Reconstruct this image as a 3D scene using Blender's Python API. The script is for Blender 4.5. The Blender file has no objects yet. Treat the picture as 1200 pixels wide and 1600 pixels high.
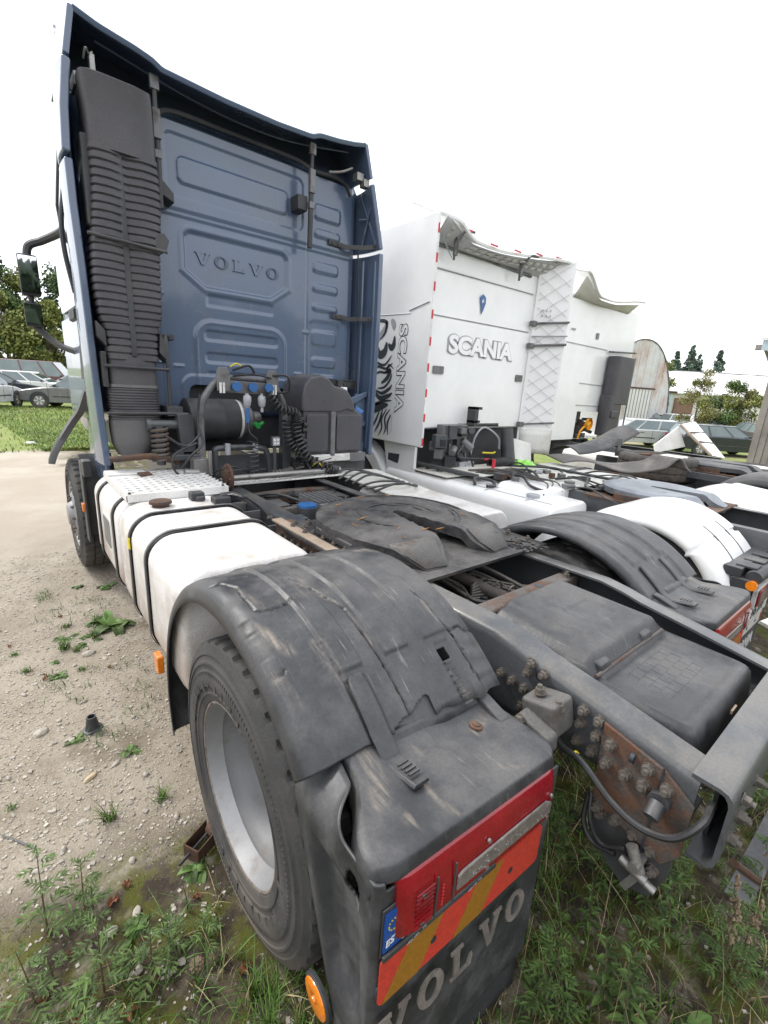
import bpy, bmesh, math, random
from mathutils import Vector, Matrix, noise
random.seed(7)
R = math.radians
sc = bpy.context.scene
COL = sc.collection
# ------------------------------------------------------------------ camera
yaw, pit, rol = 0.69862, -0.27019, 0.05923
f_ = Vector((math.sin(yaw)*math.cos(pit), math.cos(yaw)*math.cos(pit), math.sin(pit)))
r_ = Vector((math.cos(yaw), -math.sin(yaw), 0)); u_ = r_.cross(f_)
r2 = r_*math.cos(rol) + u_*math.sin(rol); u2 = u_*math.cos(rol) - r_*math.sin(rol)
cam = bpy.data.objects.new('camera', bpy.data.cameras.new('camera')); COL.objects.link(cam)
cm = Matrix((r2, u2, -f_)).transposed().to_4x4(); cm.translation = Vector((-1.66497, -1.20983, 1.83859))
cam.matrix_world = cm
cam.data.sensor_fit = 'VERTICAL'; cam.data.sensor_height = 36.0; cam.data.sensor_width = 27.0
cam.data.lens = 713.91/1600*36.0
cam.data.clip_start = 0.02; cam.data.clip_end = 2000
sc.camera = cam
# ------------------------------------------------------------------ world, sun, exposure
SUN_EL, SUN_AZ = R(46), R(-28)      # azimuth from +Y towards +X
w = bpy.data.worlds.new("World"); sc.world = w; w.use_nodes = True
nt = w.node_tree; nt.nodes.clear()
out = nt.nodes.new('ShaderNodeOutputWorld'); bg = nt.nodes.new('ShaderNodeBackground')
sky = nt.nodes.new('ShaderNodeTexSky'); sky.sky_type = 'NISHITA'; sky.sun_disc = False
sky.sun_elevation = SUN_EL; sky.sun_rotation = SUN_AZ
tc = nt.nodes.new('ShaderNodeTexCoord'); nz = nt.nodes.new('ShaderNodeTexNoise')
nz.inputs['Scale'].default_value = 2.2; nz.inputs['Detail'].default_value = 5
cr = nt.nodes.new('ShaderNodeValToRGB')
cr.color_ramp.elements[0].position = .3; cr.color_ramp.elements[0].color = (7.6, 7.9, 8.4, 1)
cr.color_ramp.elements[1].position = .7; cr.color_ramp.elements[1].color = (10.5, 10.6, 10.8, 1)
mx = nt.nodes.new('ShaderNodeMix'); mx.data_type = 'RGBA'; mx.inputs[0].default_value = .9
L = nt.links.new
L(tc.outputs['Generated'], nz.inputs['Vector']); L(nz.outputs['Fac'], cr.inputs['Fac'])
L(sky.outputs['Color'], mx.inputs[6]); L(cr.outputs['Color'], mx.inputs[7])
L(mx.outputs[2], bg.inputs['Color']); bg.inputs['Strength'].default_value = .11
L(bg.outputs['Background'], out.inputs['Surface'])
sd = bpy.data.lights.new('sun', 'SUN'); sd.energy = 1.5; sd.angle = R(12); sd.color = (1, .96, .9)
sun = bpy.data.objects.new('sun', sd); COL.objects.link(sun)
dv = Vector((math.sin(SUN_AZ)*math.cos(SUN_EL), math.cos(SUN_AZ)*math.cos(SUN_EL), math.sin(SUN_EL)))
sun.rotation_euler = dv.to_track_quat('Z', 'Y').to_euler(); sun.location = dv*60
sc.view_settings.view_transform = 'Standard'; sc.view_settings.look = 'None'
sc.view_settings.exposure = .95; sc.view_settings.gamma = 1; sc.view_settings.use_curve_mapping = False
# ------------------------------------------------------------------ node helpers / materials
def mat(name, col, rough=.5, metal=0., var=.15, vs=4., dirt=None, da=.5, ds=3., dsoft=.12, dust=None, dd=.5,
        scr=None, sa=.5, sdir=(40, 3, 40), bump=.0, bs=60., coat=0., wear=None, island=0., spec=.5, trans=0., low=None, emis=None, sp=.12, sps=130.):
    m = bpy.data.materials.new(name); m.use_nodes = True
    t = m.node_tree; ln = t.links.new; b = t.nodes['Principled BSDF']
    def n(ty, **k):
        o = t.nodes.new('ShaderNode'+ty)
        for a, v in k.items(): setattr(o, a, v)
        return o
    def tex(scale, detail=6, src=None, rgh=.6):
        x = n('TexNoise'); x.inputs['Scale'].default_value = scale; x.inputs['Detail'].default_value = detail
        x.inputs['Roughness'].default_value = rgh
        ln(src or co.outputs['Object'], x.inputs['Vector']); return x.outputs['Fac']
    def ramp(fac, a, c, lo=0., hi=1.):
        x = n('MapRange'); x.interpolation_type = 'SMOOTHSTEP'
        x.inputs[1].default_value = a; x.inputs[2].default_value = c; x.inputs[3].default_value = lo; x.inputs[4].default_value = hi
        ln(fac, x.inputs[0]); return x.outputs[0]
    def mul(a, c):
        x = n('Math', operation='MULTIPLY'); ln(a, x.inputs[0])
        if isinstance(c, (int, float)): x.inputs[1].default_value = c
        else: ln(c, x.inputs[1])
        return x.outputs[0]
    def mixc(fac, a, c):
        x = n('Mix', data_type='RGBA')
        ln(fac, x.inputs[0]) if not isinstance(fac, float) else None
        for s, i in ((a, 6), (c, 7)):
            if isinstance(s, tuple): x.inputs[i].default_value = (*s[:3], 1)
            else: ln(s, x.inputs[i])
        return x.outputs[2]
    co = n('TexCoord')
    base = mixc(ramp(tex(vs), .3, .7), tuple(c*(1-var) for c in col), tuple(min(1, c*(1+var)) for c in col))
    if island:
        g = n('NewGeometry'); h = n('HueSaturation'); ln(base, h.inputs['Color'])
        ln(ramp(g.outputs['Random Per Island'], 0, 1, 1-island, 1+island), h.inputs['Value'])
        ln(ramp(tex(1.7, 2), .3, .7, .485, .515), h.inputs['Hue']); base = h.outputs['Color']
    rsock = None
    if dirt:
        f = ramp(tex(ds, 8), 1-da-dsoft, 1-da+dsoft); base = mixc(f, base, dirt)
        rsock = ramp(f, 0, 1, rough, min(1, rough+.3))
    if low:     # splash dirt near the ground: (colour, z0, z1)
        sxyz = n('SeparateXYZ'); ln(co.outputs['Object'], sxyz.inputs[0])
        f = mul(ramp(sxyz.outputs['Z'], low[1], low[2], 1, 0), ramp(tex(5, 8), .25, .6)); base = mixc(f, base, low[0])
    if dust:    # loose dust settled on faces that look up
        g = n('NewGeometry'); s = n('SeparateXYZ'); ln(g.outputs['True Normal'], s.inputs[0])
        f = mul(mul(ramp(s.outputs['Z'], .35, .95), ramp(tex(3.1, 9, None, .68), .40, .62)), dd); base = mixc(f, base, dust)
    if scr:
        mp = n('Mapping'); mp.inputs['Scale'].default_value = sdir; ln(co.outputs['Object'], mp.inputs[0])
        f = mul(mul(ramp(tex(1., 3, mp.outputs[0]), .62, .72), ramp(tex(2.1, 3), .45, .62)), sa); base = mixc(f, base, scr)
    if wear:
        a = n('Attribute'); a.attribute_name = 'wear'
        mp = n('Mapping'); mp.inputs['Scale'].default_value = (70, 9, 9); ln(co.outputs['Object'], mp.inputs[0])
        f = mul(mul(a.outputs['Fac'], ramp(tex(1., 8, mp.outputs[0], .7), .38, .66)), ramp(tex(7, 6), .3, .6)); base = mixc(f, base, wear)
        a2 = n('Attribute'); a2.attribute_name = 'crack'; base = mixc(a2.outputs['Fac'], base, (.010, .010, .010))
    if sp:
        h = n('HueSaturation'); ln(base, h.inputs['Color']); ln(ramp(tex(sps, 3), .28, .72, 1-sp, 1+sp), h.inputs['Value']); base = h.outputs['Color']
    ln(base, b.inputs['Base Color'])
    if rsock: ln(rsock, b.inputs['Roughness'])
    else: b.inputs['Roughness'].default_value = rough
    b.inputs['Metallic'].default_value = metal; b.inputs['Coat Weight'].default_value = coat
    b.inputs['Coat Roughness'].default_value = .06; b.inputs['Specular IOR Level'].default_value = spec
    if trans: b.inputs['Transmission Weight'].default_value = trans
    if emis: b.inputs['Emission Color'].default_value = (*emis, 1); b.inputs['Emission Strength'].default_value = 1
    if bump:
        x = n('Bump'); x.inputs['Strength'].default_value = bump; x.inputs['Distance'].default_value = .01
        ln(tex(bs, 5), x.inputs['Height']); ln(x.outputs[0], b.inputs['Normal'])
    return m
TAN = (.30, .26, .21); GREYD = (.20, .19, .18); RUST = (.088, .042, .025); RUST2 = (.17, .09, .05)
MT = dict(
 rustplate=mat('rusty_plate', (.062, .055, .05), .7, var=.3, vs=7, dirt=(.105, .05, .028), da=.5, ds=9, dsoft=.1, dust=(.15, .13, .11), dd=.3, bump=.35, bs=80),
 castiron=mat('cast_iron', (.085, .082, .078), .6, var=.25, vs=9, dirt=(.07, .045, .03), da=.36, ds=11, dust=(.16, .15, .14), dd=.4, bump=.35, bs=70),
 funnel=mat('funnel_plastic', (.115, .112, .115), .5, var=.12, dirt=(.075, .07, .065), da=.3, ds=5),
 blue=mat('blue_paint', (.088, .125, .198), .24, var=.07, vs=1.5, coat=.55, dirt=(.13, .145, .175), da=.3, ds=2.2, dsoft=.25, scr=(.17, .185, .21), sa=.45, sdir=(26, 26, 1.1), sp=.04),
 bluein=mat('blue_inner_panel', (.085, .11, .165), .5, var=.12, dirt=(.12, .12, .13), da=.3, ds=4),
 plas=mat('black_plastic', (.033, .034, .038), .5, var=.2, dirt=(.085, .085, .085), da=.4, ds=3, dsoft=.25, dust=GREYD, dd=.35, bump=.05, bs=120),
 duct=mat('duct_plastic', (.062, .060, .068), .5, var=.12, dirt=(.10, .095, .10), da=.35, ds=2.5, dsoft=.25, dust=GREYD, dd=.3),
 fend=mat('fender_plastic', (.028, .029, .033), .42, var=.2, vs=2.5, dirt=(.074, .073, .075), da=.46, ds=6.5, dsoft=.16, dust=(.125, .12, .115), dd=.5, scr=(.22, .21, .20), sa=.6, sdir=(110, 4, 12), bump=.12, bs=70, wear=(.24, .205, .165)),
 tyre=mat('tyre_rubber', (.035, .034, .034), .75, var=.2, dirt=(.085, .078, .072), da=.40, ds=5, dsoft=.2, bump=.2, bs=110, low=((.10, .082, .065), 0, .45)),
 frame=mat('frame_paint', (.06, .064, .07), .38, var=.2, dirt=RUST, da=.26, ds=4.2, dsoft=.07, dust=(.19, .17, .145), dd=.5, bump=.1, bs=50, coat=.15),
 rust=mat('rusty_steel', RUST, .85, var=.35, vs=9, dirt=(.055, .045, .04), da=.45, ds=8, dust=(.22, .17, .12), dd=.4, bump=.3, bs=90),
 rustgrey=mat('rust_spotted_steel', (.085, .075, .068), .7, var=.3, vs=8, dirt=RUST, da=.45, ds=7, dust=(.16, .145, .13), dd=.35, bump=.25, bs=80),
 steel=mat('bare_steel', (.30, .29, .28), .45, .7, var=.2, dirt=RUST2, da=.3, ds=10, bump=.1, bs=100),
 bolt=mat('bolt_steel', (.13, .115, .10), .6, .3, var=.4, vs=25, dirt=RUST, da=.4, ds=18, bump=.1, bs=150),
 white=mat('white_tank_paint', (.70, .68, .66), .38, var=.05, dirt=(.36, .31, .265), da=.40, ds=4.5, dsoft=.2, low=((.27, .19, .14), .40, .98), coat=.15, scr=(.32, .27, .23), sa=.35, sdir=(3, 30, 3)),
 alu=mat('deck_aluminium', (.66, .65, .63), .5, .15, var=.08, dirt=(.36, .33, .30), da=.33, ds=6, bump=.08, bs=80),
 rim=mat('silver_rim', (.25, .25, .255), .5, .3, var=.1, dirt=(.20, .18, .165), da=.36, ds=9, bump=.05, bs=160, sp=.04),
 rimedge=mat('rim_edge', (.22, .19, .17), .6, .5, var=.3, vs=20, dirt=RUST, da=.35, ds=16),
 grease=mat('black_grease', (.018, .018, .021), .38, var=.4, dirt=(.05, .048, .047), da=.5, ds=9, dsoft=.2, dust=(.15, .14, .13), dd=.5, bump=.8, bs=26),
 wood=mat('weathered_wood', (.27, .21, .16), .85, var=.25, scr=(.09, .07, .06), sa=.9, sdir=(60, 60, 2.5), bump=.3, bs=40),
 plank=mat('grey_barn_wood', (.25, .225, .215), .9, var=.22, vs=1.2, scr=(.12, .10, .09), sa=.8, sdir=(30, 30, .7), bump=.2, bs=30, island=.0),
 orange=mat('orange_lens', (.72, .20, .012), .25, var=.1, coat=.5, dirt=(.35, .15, .05), da=.2),
 red=mat('red_lens', (.22, .004, .010), .16, var=.15, coat=.35, vs=14, bump=.08, bs=220),
 lens=mat('clear_lens', (.20, .17, .155), .3, var=.25, vs=60, coat=.5, bump=.5, bs=200),
 refl_r=mat('retro_red', (.52, .045, .03), .4, var=.08, vs=90),
 refl_o=mat('retro_amber', (.30, .135, .015), .4, var=.08, vs=90),
 bluepl=mat('plate_blue', (.012, .07, .30), .35, var=.05),
 whitepl=mat('plate_white', (.62, .62, .60), .4, var=.08, dirt=(.33, .31, .28), da=.4, ds=9),
 letter=mat('flap_letter_white', (.15, .13, .115), .7, var=.25, vs=20),
 scan=mat('white_cab_paint', (.82, .82, .81), .3, var=.03, sp=.015, coat=.4, dirt=(.62, .60, .57), da=.18, ds=1.8, dsoft=.2),
 scand=mat('dirty_white_panel', (.66, .65, .61), .5, var=.06, dirt=(.40, .36, .30), da=.35, ds=2.5, dsoft=.25),
 ink=mat('dark_print', (.025, .035, .045), .4, var=.1),
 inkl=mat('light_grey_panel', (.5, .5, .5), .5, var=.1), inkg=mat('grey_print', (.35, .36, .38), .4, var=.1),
 redtape=mat('red_marker_tape', (.55, .03, .05), .4, var=.1), whitetape=mat('white_marker_tape', (.75, .75, .74), .4),
 chrome=mat('chrome', (.8, .8, .8), .08, 1.), mirror=mat('mirror_glass', (.85, .87, .9), .02, 1., var=0),
 glass=mat('dark_glass', (.03, .04, .045), .06, var=.1, coat=.6), carglass=mat('car_glass', (.11, .15, .16), .05, var=.2, vs=1.2, coat=1., sp=0),  # car windows: pale base colour stands in for reflected sky
 hose=mat('black_hose', (.022, .022, .024), .4, var=.2, dust=GREYD, dd=.3),
 hoseg=mat('grey_cable', (.06, .058, .055), .6, var=.3, dust=TAN, dd=.5),
 steelgrey=mat('grey_metal', (.16, .16, .165), .45, .3, var=.15, dirt=(.09, .08, .075), da=.4, ds=8),
 bluecap=mat('blue_cap', (.03, .12, .32), .4, var=.1), green=mat('green_plastic', (.03, .34, .07), .4), yellow=mat('yellow_plastic', (.62, .5, .03), .5), orangep=mat('orange_plastic', (.75, .33, .01), .5),
 bag=mat('green_bag', (.24, .62, .06), .3, var=.2, vs=12, coat=.3), 
 rubber=mat('grey_rubber_mat', (.16, .15, .14), .8, var=.2, dirt=(.27, .24, .21), da=.4, ds=4, bump=.2, bs=60),
 hangar=mat('rusty_corrugated', (.56, .56, .57), .6, var=.12, vs=.5, scr=(.33, .12, .06), sa=1., sdir=(1.6, 1.6, .10), dirt=(.42, .24, .17), da=.42, ds=.4, dsoft=.16, sp=.05),
 roofw=mat('pale_roof_sheet', (.66, .65, .64), .6, var=.05, dirt=(.5, .27, .18), da=.2, ds=.25), 
 bluewall=mat('pale_blue_sheet', (.42, .50, .56), .6, var=.06), brownw=mat('brown_boards', (.20, .12, .09), .8, var=.2),
 bark=mat('bark', (.12, .09, .065), .9, var=.3, bump=.3, bs=12),
)
def leafmat(n, c, isl=.45): return mat(n, c, .6, var=.25, vs=.8, island=isl, spec=.3)
MT['woods'] = leafmat('far_woods', (.025, .04, .024)); MT['streak'] = mat('rust_streaks', (.38, .17, .04), .7, var=.3, vs=30); MT['leaf_a'] = leafmat('leaves_green', (.095, .145, .045)); MT['leaf_b'] = leafmat('leaves_yellow_green', (.17, .19, .055))
MT['leaf_c'] = leafmat('leaves_dark', (.055, .095, .035)); MT['leaf_d'] = leafmat('leaves_olive', (.20, .19, .075)); MT['hazy_needle'] = leafmat('hazy_needles', (.10, .145, .11))  # conifer colour has distance haze mixed into it
MT['weed'] = leafmat('weed_leaves', (.068, .118, .028), .5); MT['weedstem'] = mat('weed_stem', (.11, .075, .045), .8, var=.3)
MT['grass'] = leafmat('grass_blades', (.075, .14, .025), .5); MT['dry'] = leafmat('dry_grass', (.30, .24, .13), .35); MT['seed'] = mat('seed_heads', (.27, .20, .13), .9, var=.3, vs=40)
MT['stone'] = mat('pale_stones', (.37, .335, .285), .85, var=.12, vs=20, island=.28, bump=.2, bs=120); MT['stoney'] = mat('yellow_stone', (.50, .40, .26), .8, var=.1, vs=15, bump=.2, bs=60)
MT['leafbrown'] = mat('dead_leaf', (.26, .115, .06), .7, var=.3, vs=18, island=.3)

# ------------------------------------------------------------------ mesh helpers
class M:
    def __init__(s): s.v = []; s.f = []
    def add(s, vs, fs):
        o = len(s.v); s.v += [tuple(v) for v in vs]; s.f += [tuple(i+o for i in f) for f in fs]; return s
    def bx(s, x0, x1, y0, y1, z0, z1):
        return s.add([(x, y, z) for x in (x0, x1) for y in (y0, y1) for z in (z0, z1)],
                     [(0, 1, 3, 2), (4, 6, 7, 5), (0, 4, 5, 1), (2, 3, 7, 6), (0, 2, 6, 4), (1, 5, 7, 3)])
    def obx(s, c, size, rot):      # oriented box
        rm = rot if isinstance(rot, Matrix) else Matrix.Rotation(rot, 3, 'Z')
        h = [k/2 for k in size]; c = Vector(c)
        vs = [c + rm @ Vector((x*h[0], y*h[1], z*h[2])) for x in (-1, 1) for y in (-1, 1) for z in (-1, 1)]
        return s.add(vs, [(0, 1, 3, 2), (4, 6, 7, 5), (0, 4, 5, 1), (2, 3, 7, 6), (0, 2, 6, 4), (1, 5, 7, 3)])
    def tube(s, pts, r, n=8, cap=True):
        P = [Vector(p) for p in pts]; k = len(P)
        rr = r if isinstance(r, (list, tuple)) else [r]*k
        t0 = (P[1]-P[0]).normalized(); a = t0.orthogonal().normalized(); vs = []
        for i in range(k):
            t = (P[min(i+1, k-1)]-P[max(i-1, 0)])
            t = t.normalized() if t.length > 1e-9 else t0
            a = (a - t*a.dot(t)); a = a.normalized() if a.length > 1e-6 else t.orthogonal().normalized()
            b = t.cross(a)
            vs += [P[i] + (a*math.cos(2*math.pi*j/n)+b*math.sin(2*math.pi*j/n))*rr[i] for j in range(n)]
        fs = [(i*n+j, i*n+(j+1) % n, (i+1)*n+(j+1) % n, (i+1)*n+j) for i in range(k-1) for j in range(n)]
        if cap: fs += [tuple(range(n-1, -1, -1)), tuple((k-1)*n+j for j in range(n))]
        return s.add(vs, fs)
    def cyl(s, p0, p1, r0, r1=None, n=20): return s.tube([p0, p1], [r0, r0 if r1 is None else r1], n)
    def lathe(s, prof, c, ax='X', n=48, close=False, mod=None):   # prof: (a along axis, r)
        c = Vector(c); vs = []; k = len(prof)
        for j in range(n):
            t = 2*math.pi*j/n
            for i, (a, r) in enumerate(prof):
                if mod: r = r + mod(i, j)
                cu, sv = r*math.cos(t), r*math.sin(t)
                vs.append(c + Vector({'X': (a, cu, sv), 'Y': (cu, a, sv), 'Z': (cu, sv, a)}[ax]))
        fs = []
        for j in range(n):
            j2 = (j+1) % n
            for i in range(k if close else k-1):
                i2 = (i+1) % k; fs.append((j*k+i, j*k+i2, j2*k+i2, j2*k+i))
        return s.add(vs, fs)
    def prism(s, poly, ax, t0, t1):   # poly of 2-D points in the plane normal to ax
        n = len(poly)
        def p(q, t): return {'X': (t, q[0], q[1]), 'Y': (q[0], t, q[1]), 'Z': (q[0], q[1], t)}[ax]
        return s.add([p(q, t0) for q in poly]+[p(q, t1) for q in poly],
                     [tuple(range(n-1, -1, -1)), tuple(range(n, 2*n))]+[(i, (i+1) % n, n+(i+1) % n, n+i) for i in range(n)])
    def loft(s, rings, cap=True, closed=True):
        n = len(rings[0]); vs = [p for r in rings for p in r]
        m = n if closed else n-1
        fs = [(i*n+j, i*n+(j+1) % n, (i+1)*n+(j+1) % n, (i+1)*n+j) for i in range(len(rings)-1) for j in range(m)]
        if cap and closed: fs += [tuple(range(n-1, -1, -1)), tuple((len(rings)-1)*n+j for j in range(n))]
        return s.add(vs, fs)
    def grid(s, fn, nu, nv, skip=None):
        vs = [fn(i/nu, j/nv) for i in range(nu+1) for j in range(nv+1)]; q = nv+1
        fs = [(i*q+j, i*q+j+1, (i+1)*q+j+1, (i+1)*q+j) for i in range(nu) for j in range(nv) if not (skip and skip((i+.5)/nu, (j+.5)/nv))]
        return s.add(vs, fs)
    def xf(s, m): s.v = [tuple(m @ Vector(v)) for v in s.v]; return s
    def mesh(s, name, mt, ang=40):
        me = bpy.data.meshes.new(name); me.from_pydata(s.v, [], s.f)
        if mt: me.materials.append(MT[mt] if isinstance(mt, str) else mt)
        b = bmesh.new(); b.from_mesh(me); bmesh.ops.recalc_face_normals(b, faces=b.faces); b.to_mesh(me); b.free()
        if ang:
            me.shade_smooth(); me.set_sharp_from_angle(angle=R(ang))
        return me
    def ob(s, name, mt, parent=None, bev=0, solid=0, sub=0, ang=40, seg=2, mod=None):
        o = bpy.data.objects.new(name, s.mesh(name, mt, ang)); COL.objects.link(o)
        if parent: o.parent = parent
        if solid:
            q = o.modifiers.new('s', 'SOLIDIFY'); q.thickness = solid; q.offset = 0
        if sub:
            q = o.modifiers.new('u', 'SUBSURF'); q.levels = q.render_levels = sub
        if bev:
            q = o.modifiers.new('b', 'BEVEL'); q.width = bev; q.segments = seg; q.limit_method = 'ANGLE'; q.angle_limit = R(35); q.harden_normals = True
        return o
def tag(o, label, cat, group=None, kind=None):
    if label: o['label'] = label
    if cat: o['category'] = cat
    if group: o['group'] = group
    if kind: o['kind'] = kind
    return o
def thing(name, label, cat, loc=(0, 0, 0), rz=0, group=None):
    o = bpy.data.objects.new(name, None); COL.objects.link(o); o.location = loc; o.rotation_euler = (0, 0, rz)
    o.empty_display_size = .2
    return tag(o, label, cat, group)
def inst(name, me, parent, mtx):
    o = bpy.data.objects.new(name, me); COL.objects.link(o); o.parent = parent; o.matrix_local = mtx; return o
def copy_tree(o, parent=None):
    c = o.copy(); COL.objects.link(c); c.parent = parent
    for ch in o.children: copy_tree(ch, c)
    return c
def at(p, d=(0, 0, 1), spin=0, s=1):   # matrix placing local +Z along d
    q = Vector(d).to_track_quat('Z', 'Y').to_matrix().to_4x4()
    m = Matrix.Translation(p) @ q @ Matrix.Rotation(spin, 4, 'Z')
    return m @ Matrix.Scale(s, 4)
def spline(pts, n=10):     # Catmull-Rom
    P = [Vector(p) for p in pts]; P = [P[0]*2-P[1]]+P+[P[-1]*2-P[-2]]; o = []
    for i in range(1, len(P)-2):
        for k in range(n):
            t = k/n; a, b, c, d = P[i-1:i+3]
            o.append(.5*((2*b)+(c-a)*t+(2*a-5*b+4*c-d)*t*t+(3*b-a-3*c+d)*t**3))
    o.append(P[-2]); return o
def coil(path, r, turns, wire, n=9, ns=None):
    P = spline(path, 40); k = len(P); pts = []; N = int(turns*n)
    for i in range(N+1):
        u = i/N*(k-1); j = min(int(u), k-2); c = P[j].lerp(P[j+1], u-j); t = (P[j+1]-P[j]).normalized()
        a = t.orthogonal().normalized() if abs(t.z) > .9 else t.cross(Vector((0, 0, 1))).normalized(); b = t.cross(a); g = 2*math.pi*i/n
        pts.append(c+(a*math.cos(g)+b*math.sin(g))*r)
    return M().tube(pts, wire, 5)
def rr(x0, x1, z0, z1, r, n=5):   # rounded rectangle outline
    o = []
    for cx, cz, a0 in ((x1-r, z1-r, 0), (x0+r, z1-r, 90), (x0+r, z0+r, 180), (x1-r, z0+r, 270)):
        o += [(cx+r*math.cos(R(a0+90*i/n)), cz+r*math.sin(R(a0+90*i/n))) for i in range(n+1)]
    return o
def ss(a, b, x):
    t = max(0, min(1, (x-a)/(b-a))); return t*t*(3-2*t)
def text(name, body, size, mt, parent, mtx, ext=.003, offset=0., sx=1., bev=0.):
    c = bpy.data.curves.new(name, 'FONT'); c.body = body; c.size = size; c.extrude = ext; c.offset = offset; c.align_x = 'CENTER'; c.align_y = 'CENTER'
    c.bevel_depth = bev
    tmp = bpy.data.objects.new('tmp', c); COL.objects.link(tmp); bpy.context.view_layer.update()
    me = bpy.data.meshes.new_from_object(tmp.evaluated_get(bpy.context.evaluated_depsgraph_get())); bpy.data.objects.remove(tmp); me.materials.clear(); me.materials.append(MT[mt])
    o = bpy.data.objects.new(name, me); COL.objects.link(o); o.parent = parent
    o.matrix_local = mtx @ Matrix.Diagonal((sx, 1, 1, 1)); return o
def back_facing(x, y, z, tilt=0):   # text frame that reads from behind the trucks (normal -Y)
    return Matrix.Translation((x, y, z)) @ Matrix.Rotation(tilt, 4, 'Y') @ Matrix.Rotation(R(90), 4, 'X')
# bolts: one hex nut with washer and stud, shared by all
def bolt_mesh(r=.016, h=.018, stud=.012):
    m = M(); m.cyl((0, 0, 0), (0, 0, .004), r*1.35, n=14)
    m.add([(r*1.12*math.cos(R(60*i)), r*1.12*math.sin(R(60*i)), z) for z in (.004, .004+h) for i in range(6)], [(0,1,7,6),(1,2,8,7),(2,3,9,8),(3,4,10,9),(4,5,11,10),(5,0,6,11),(6,7,8,9,10,11)])
    m.cyl((0, 0, .004+h), (0, 0, .004+h+stud), r*.6, n=10)
    return m.mesh('bolt', 'bolt', 35)
BOLT = bolt_mesh(); BOLTS = bolt_mesh(.009, .008, .003)
def bolts(parent, pts, d, me=None, s=.82):
    for p in pts: inst('bolt', me or BOLT, parent, at(p, d, random.random()*1.0, s))

def split(m, name, mt, parent, bev=0):      # every loose piece of a builder becomes an object of its own
    n = len(m.v); par = list(range(n))
    def find(i):
        while par[i] != i: par[i] = par[par[i]]; i = par[i]
        return i
    for f in m.f:
        for k in f[1:]: par[find(k)] = find(f[0])
    gr = {}
    for f in m.f: gr.setdefault(find(f[0]), []).append(f)
    for fs in gr.values():
        q = M(); ix = {}
        for f in fs:
            for i in f:
                if i not in ix: ix[i] = len(ix); q.v.append(m.v[i])
        q.f = [tuple(ix[i] for i in f) for f in fs]; q.ob(name, mt, parent, bev=bev)
# ================================================================== blue tractor unit
V = thing('semi_truck', 'dark blue tractor unit with VOLVO pressed into its tall cab back and VOLVO mud flap', 'truck')
def rsd(x, z, x0, x1, z0, z1, r):      # signed distance to a rounded rectangle
    cx, cz, hx, hz = (x0+x1)/2, (z0+z1)/2, (x1-x0)/2-r, (z1-z0)/2-r
    dx, dz = abs(x-cx)-hx, abs(z-cz)-hz
    return math.hypot(max(dx, 0), max(dz, 0))+min(max(dx, dz), 0)-r
# ---- cab shell
def ring(y, x0, x1, z0, z1, r, n=6): return [(px, y, pz) for px, pz in rr(x0, x1, z0, z1, r, n)]
cab = M().loft([ring(2.752, -1.0, 1.05, 1.55, 3.53, .06), ring(2.765, -1.045, 1.095, 1.53, 3.57, .10), ring(2.80, -1.08, 1.13, 1.5, 3.6, .13), ring(2.88, -1.095, 1.145, 1.48, 3.62, .14),
    ring(3.3, -1.095, 1.145, 1.4, 3.6, .14), ring(4.2, -1.1, 1.15, 1.35, 3.3, .14), ring(4.75, -1.06, 1.11, 1.2, 3.0, .2), ring(4.95, -1.0, 1.05, 1.1, 2.9, .2)], cap=False).ob('cab', 'blue', V)
def wall_h(x, z):
    h = 0
    p = lambda d, w=.012: ss(0, w, -d)
    h += .012*p(rsd(x, z, -.48, .41, 3.16, 3.34, .05))
    h -= .014*p(rsd(x, z, -.56, .555, 3.07, 3.47, .06))*.5
    h += .007*ss(2.985, 2.995, z) + .006*ss(2.945, 2.955, z)
    # recessed name panel with cut lower corners
    d = rsd(x, z, -.46, .41, 2.49, 2.88, .07); d = max(d, (-(x+.46)*.7-(z-2.60))*.82, ((x-.41)*.7-(z-2.60))*.82)
    h -= .02*p(d, .02)
    h += .006*p(d-.035, .012)
    h -= .012*p(rsd(x, z, -.3, .27, 2.36, 2.455, .02))
    d = rsd(x, z, -.42, .40, 1.6, 2.27, .16); h += .016*p(d, .03); h -= .006*p(d+.03, .012)
    for z0, z1 in ((2.10, 2.19), (1.93, 2.02), (1.83, 1.87)): h -= .013*p(rsd(x, z, -.33, .31, z0, z1, .03), .014)
    h += .012*p(rsd(x, z, -.53, .50, 1.4, 1.84, .1)+.0, .014)*(1 if z < 1.9 else 0)*.6
    h -= .006*p(abs(x-.60)-.012, .01) + .004*p(abs(x+.66)-.01, .01)
    for z0, z1 in ((3.2, 3.33), (3.06, 3.14), (2.78, 2.88), (2.62, 2.7), (2.46, 2.53), (2.16, 2.3), (1.96, 2.06), (1.84, 1.9)):
        h += .014*p(rsd(x, z, .655, .93, z0, z1, .035), .016)
    h -= .01*p(rsd(x, z, .63, .96, 1.8, 2.38, .05), .012)
    for x0 in (-.58, .47): h += .01*p(rsd(x, z, x0, x0+.09, 1.885, 1.905, .01), .01)
    for z0 in (2.4, 1.9): h += .008*p(rsd(x, z, -.72, -.62, z0, z0+.02, .008), .01)
    h += .01*p(rsd(x, z, .56, .63, 2.25, 2.28, .01), .01)
    return h
def wall(u, v):
    x = -1.0+2.05*u; z = 1.55+1.98*v
    return (x, 2.752-wall_h(x, z), z)
def notch(u, v): return rsd(-1.0+2.05*u, 1.55+1.98*v, -.47, .43, 1.0, 1.755, .06) < 0
M().grid(wall, 230, 220, notch).ob('back_panel', 'blue', V, ang=60)
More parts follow.
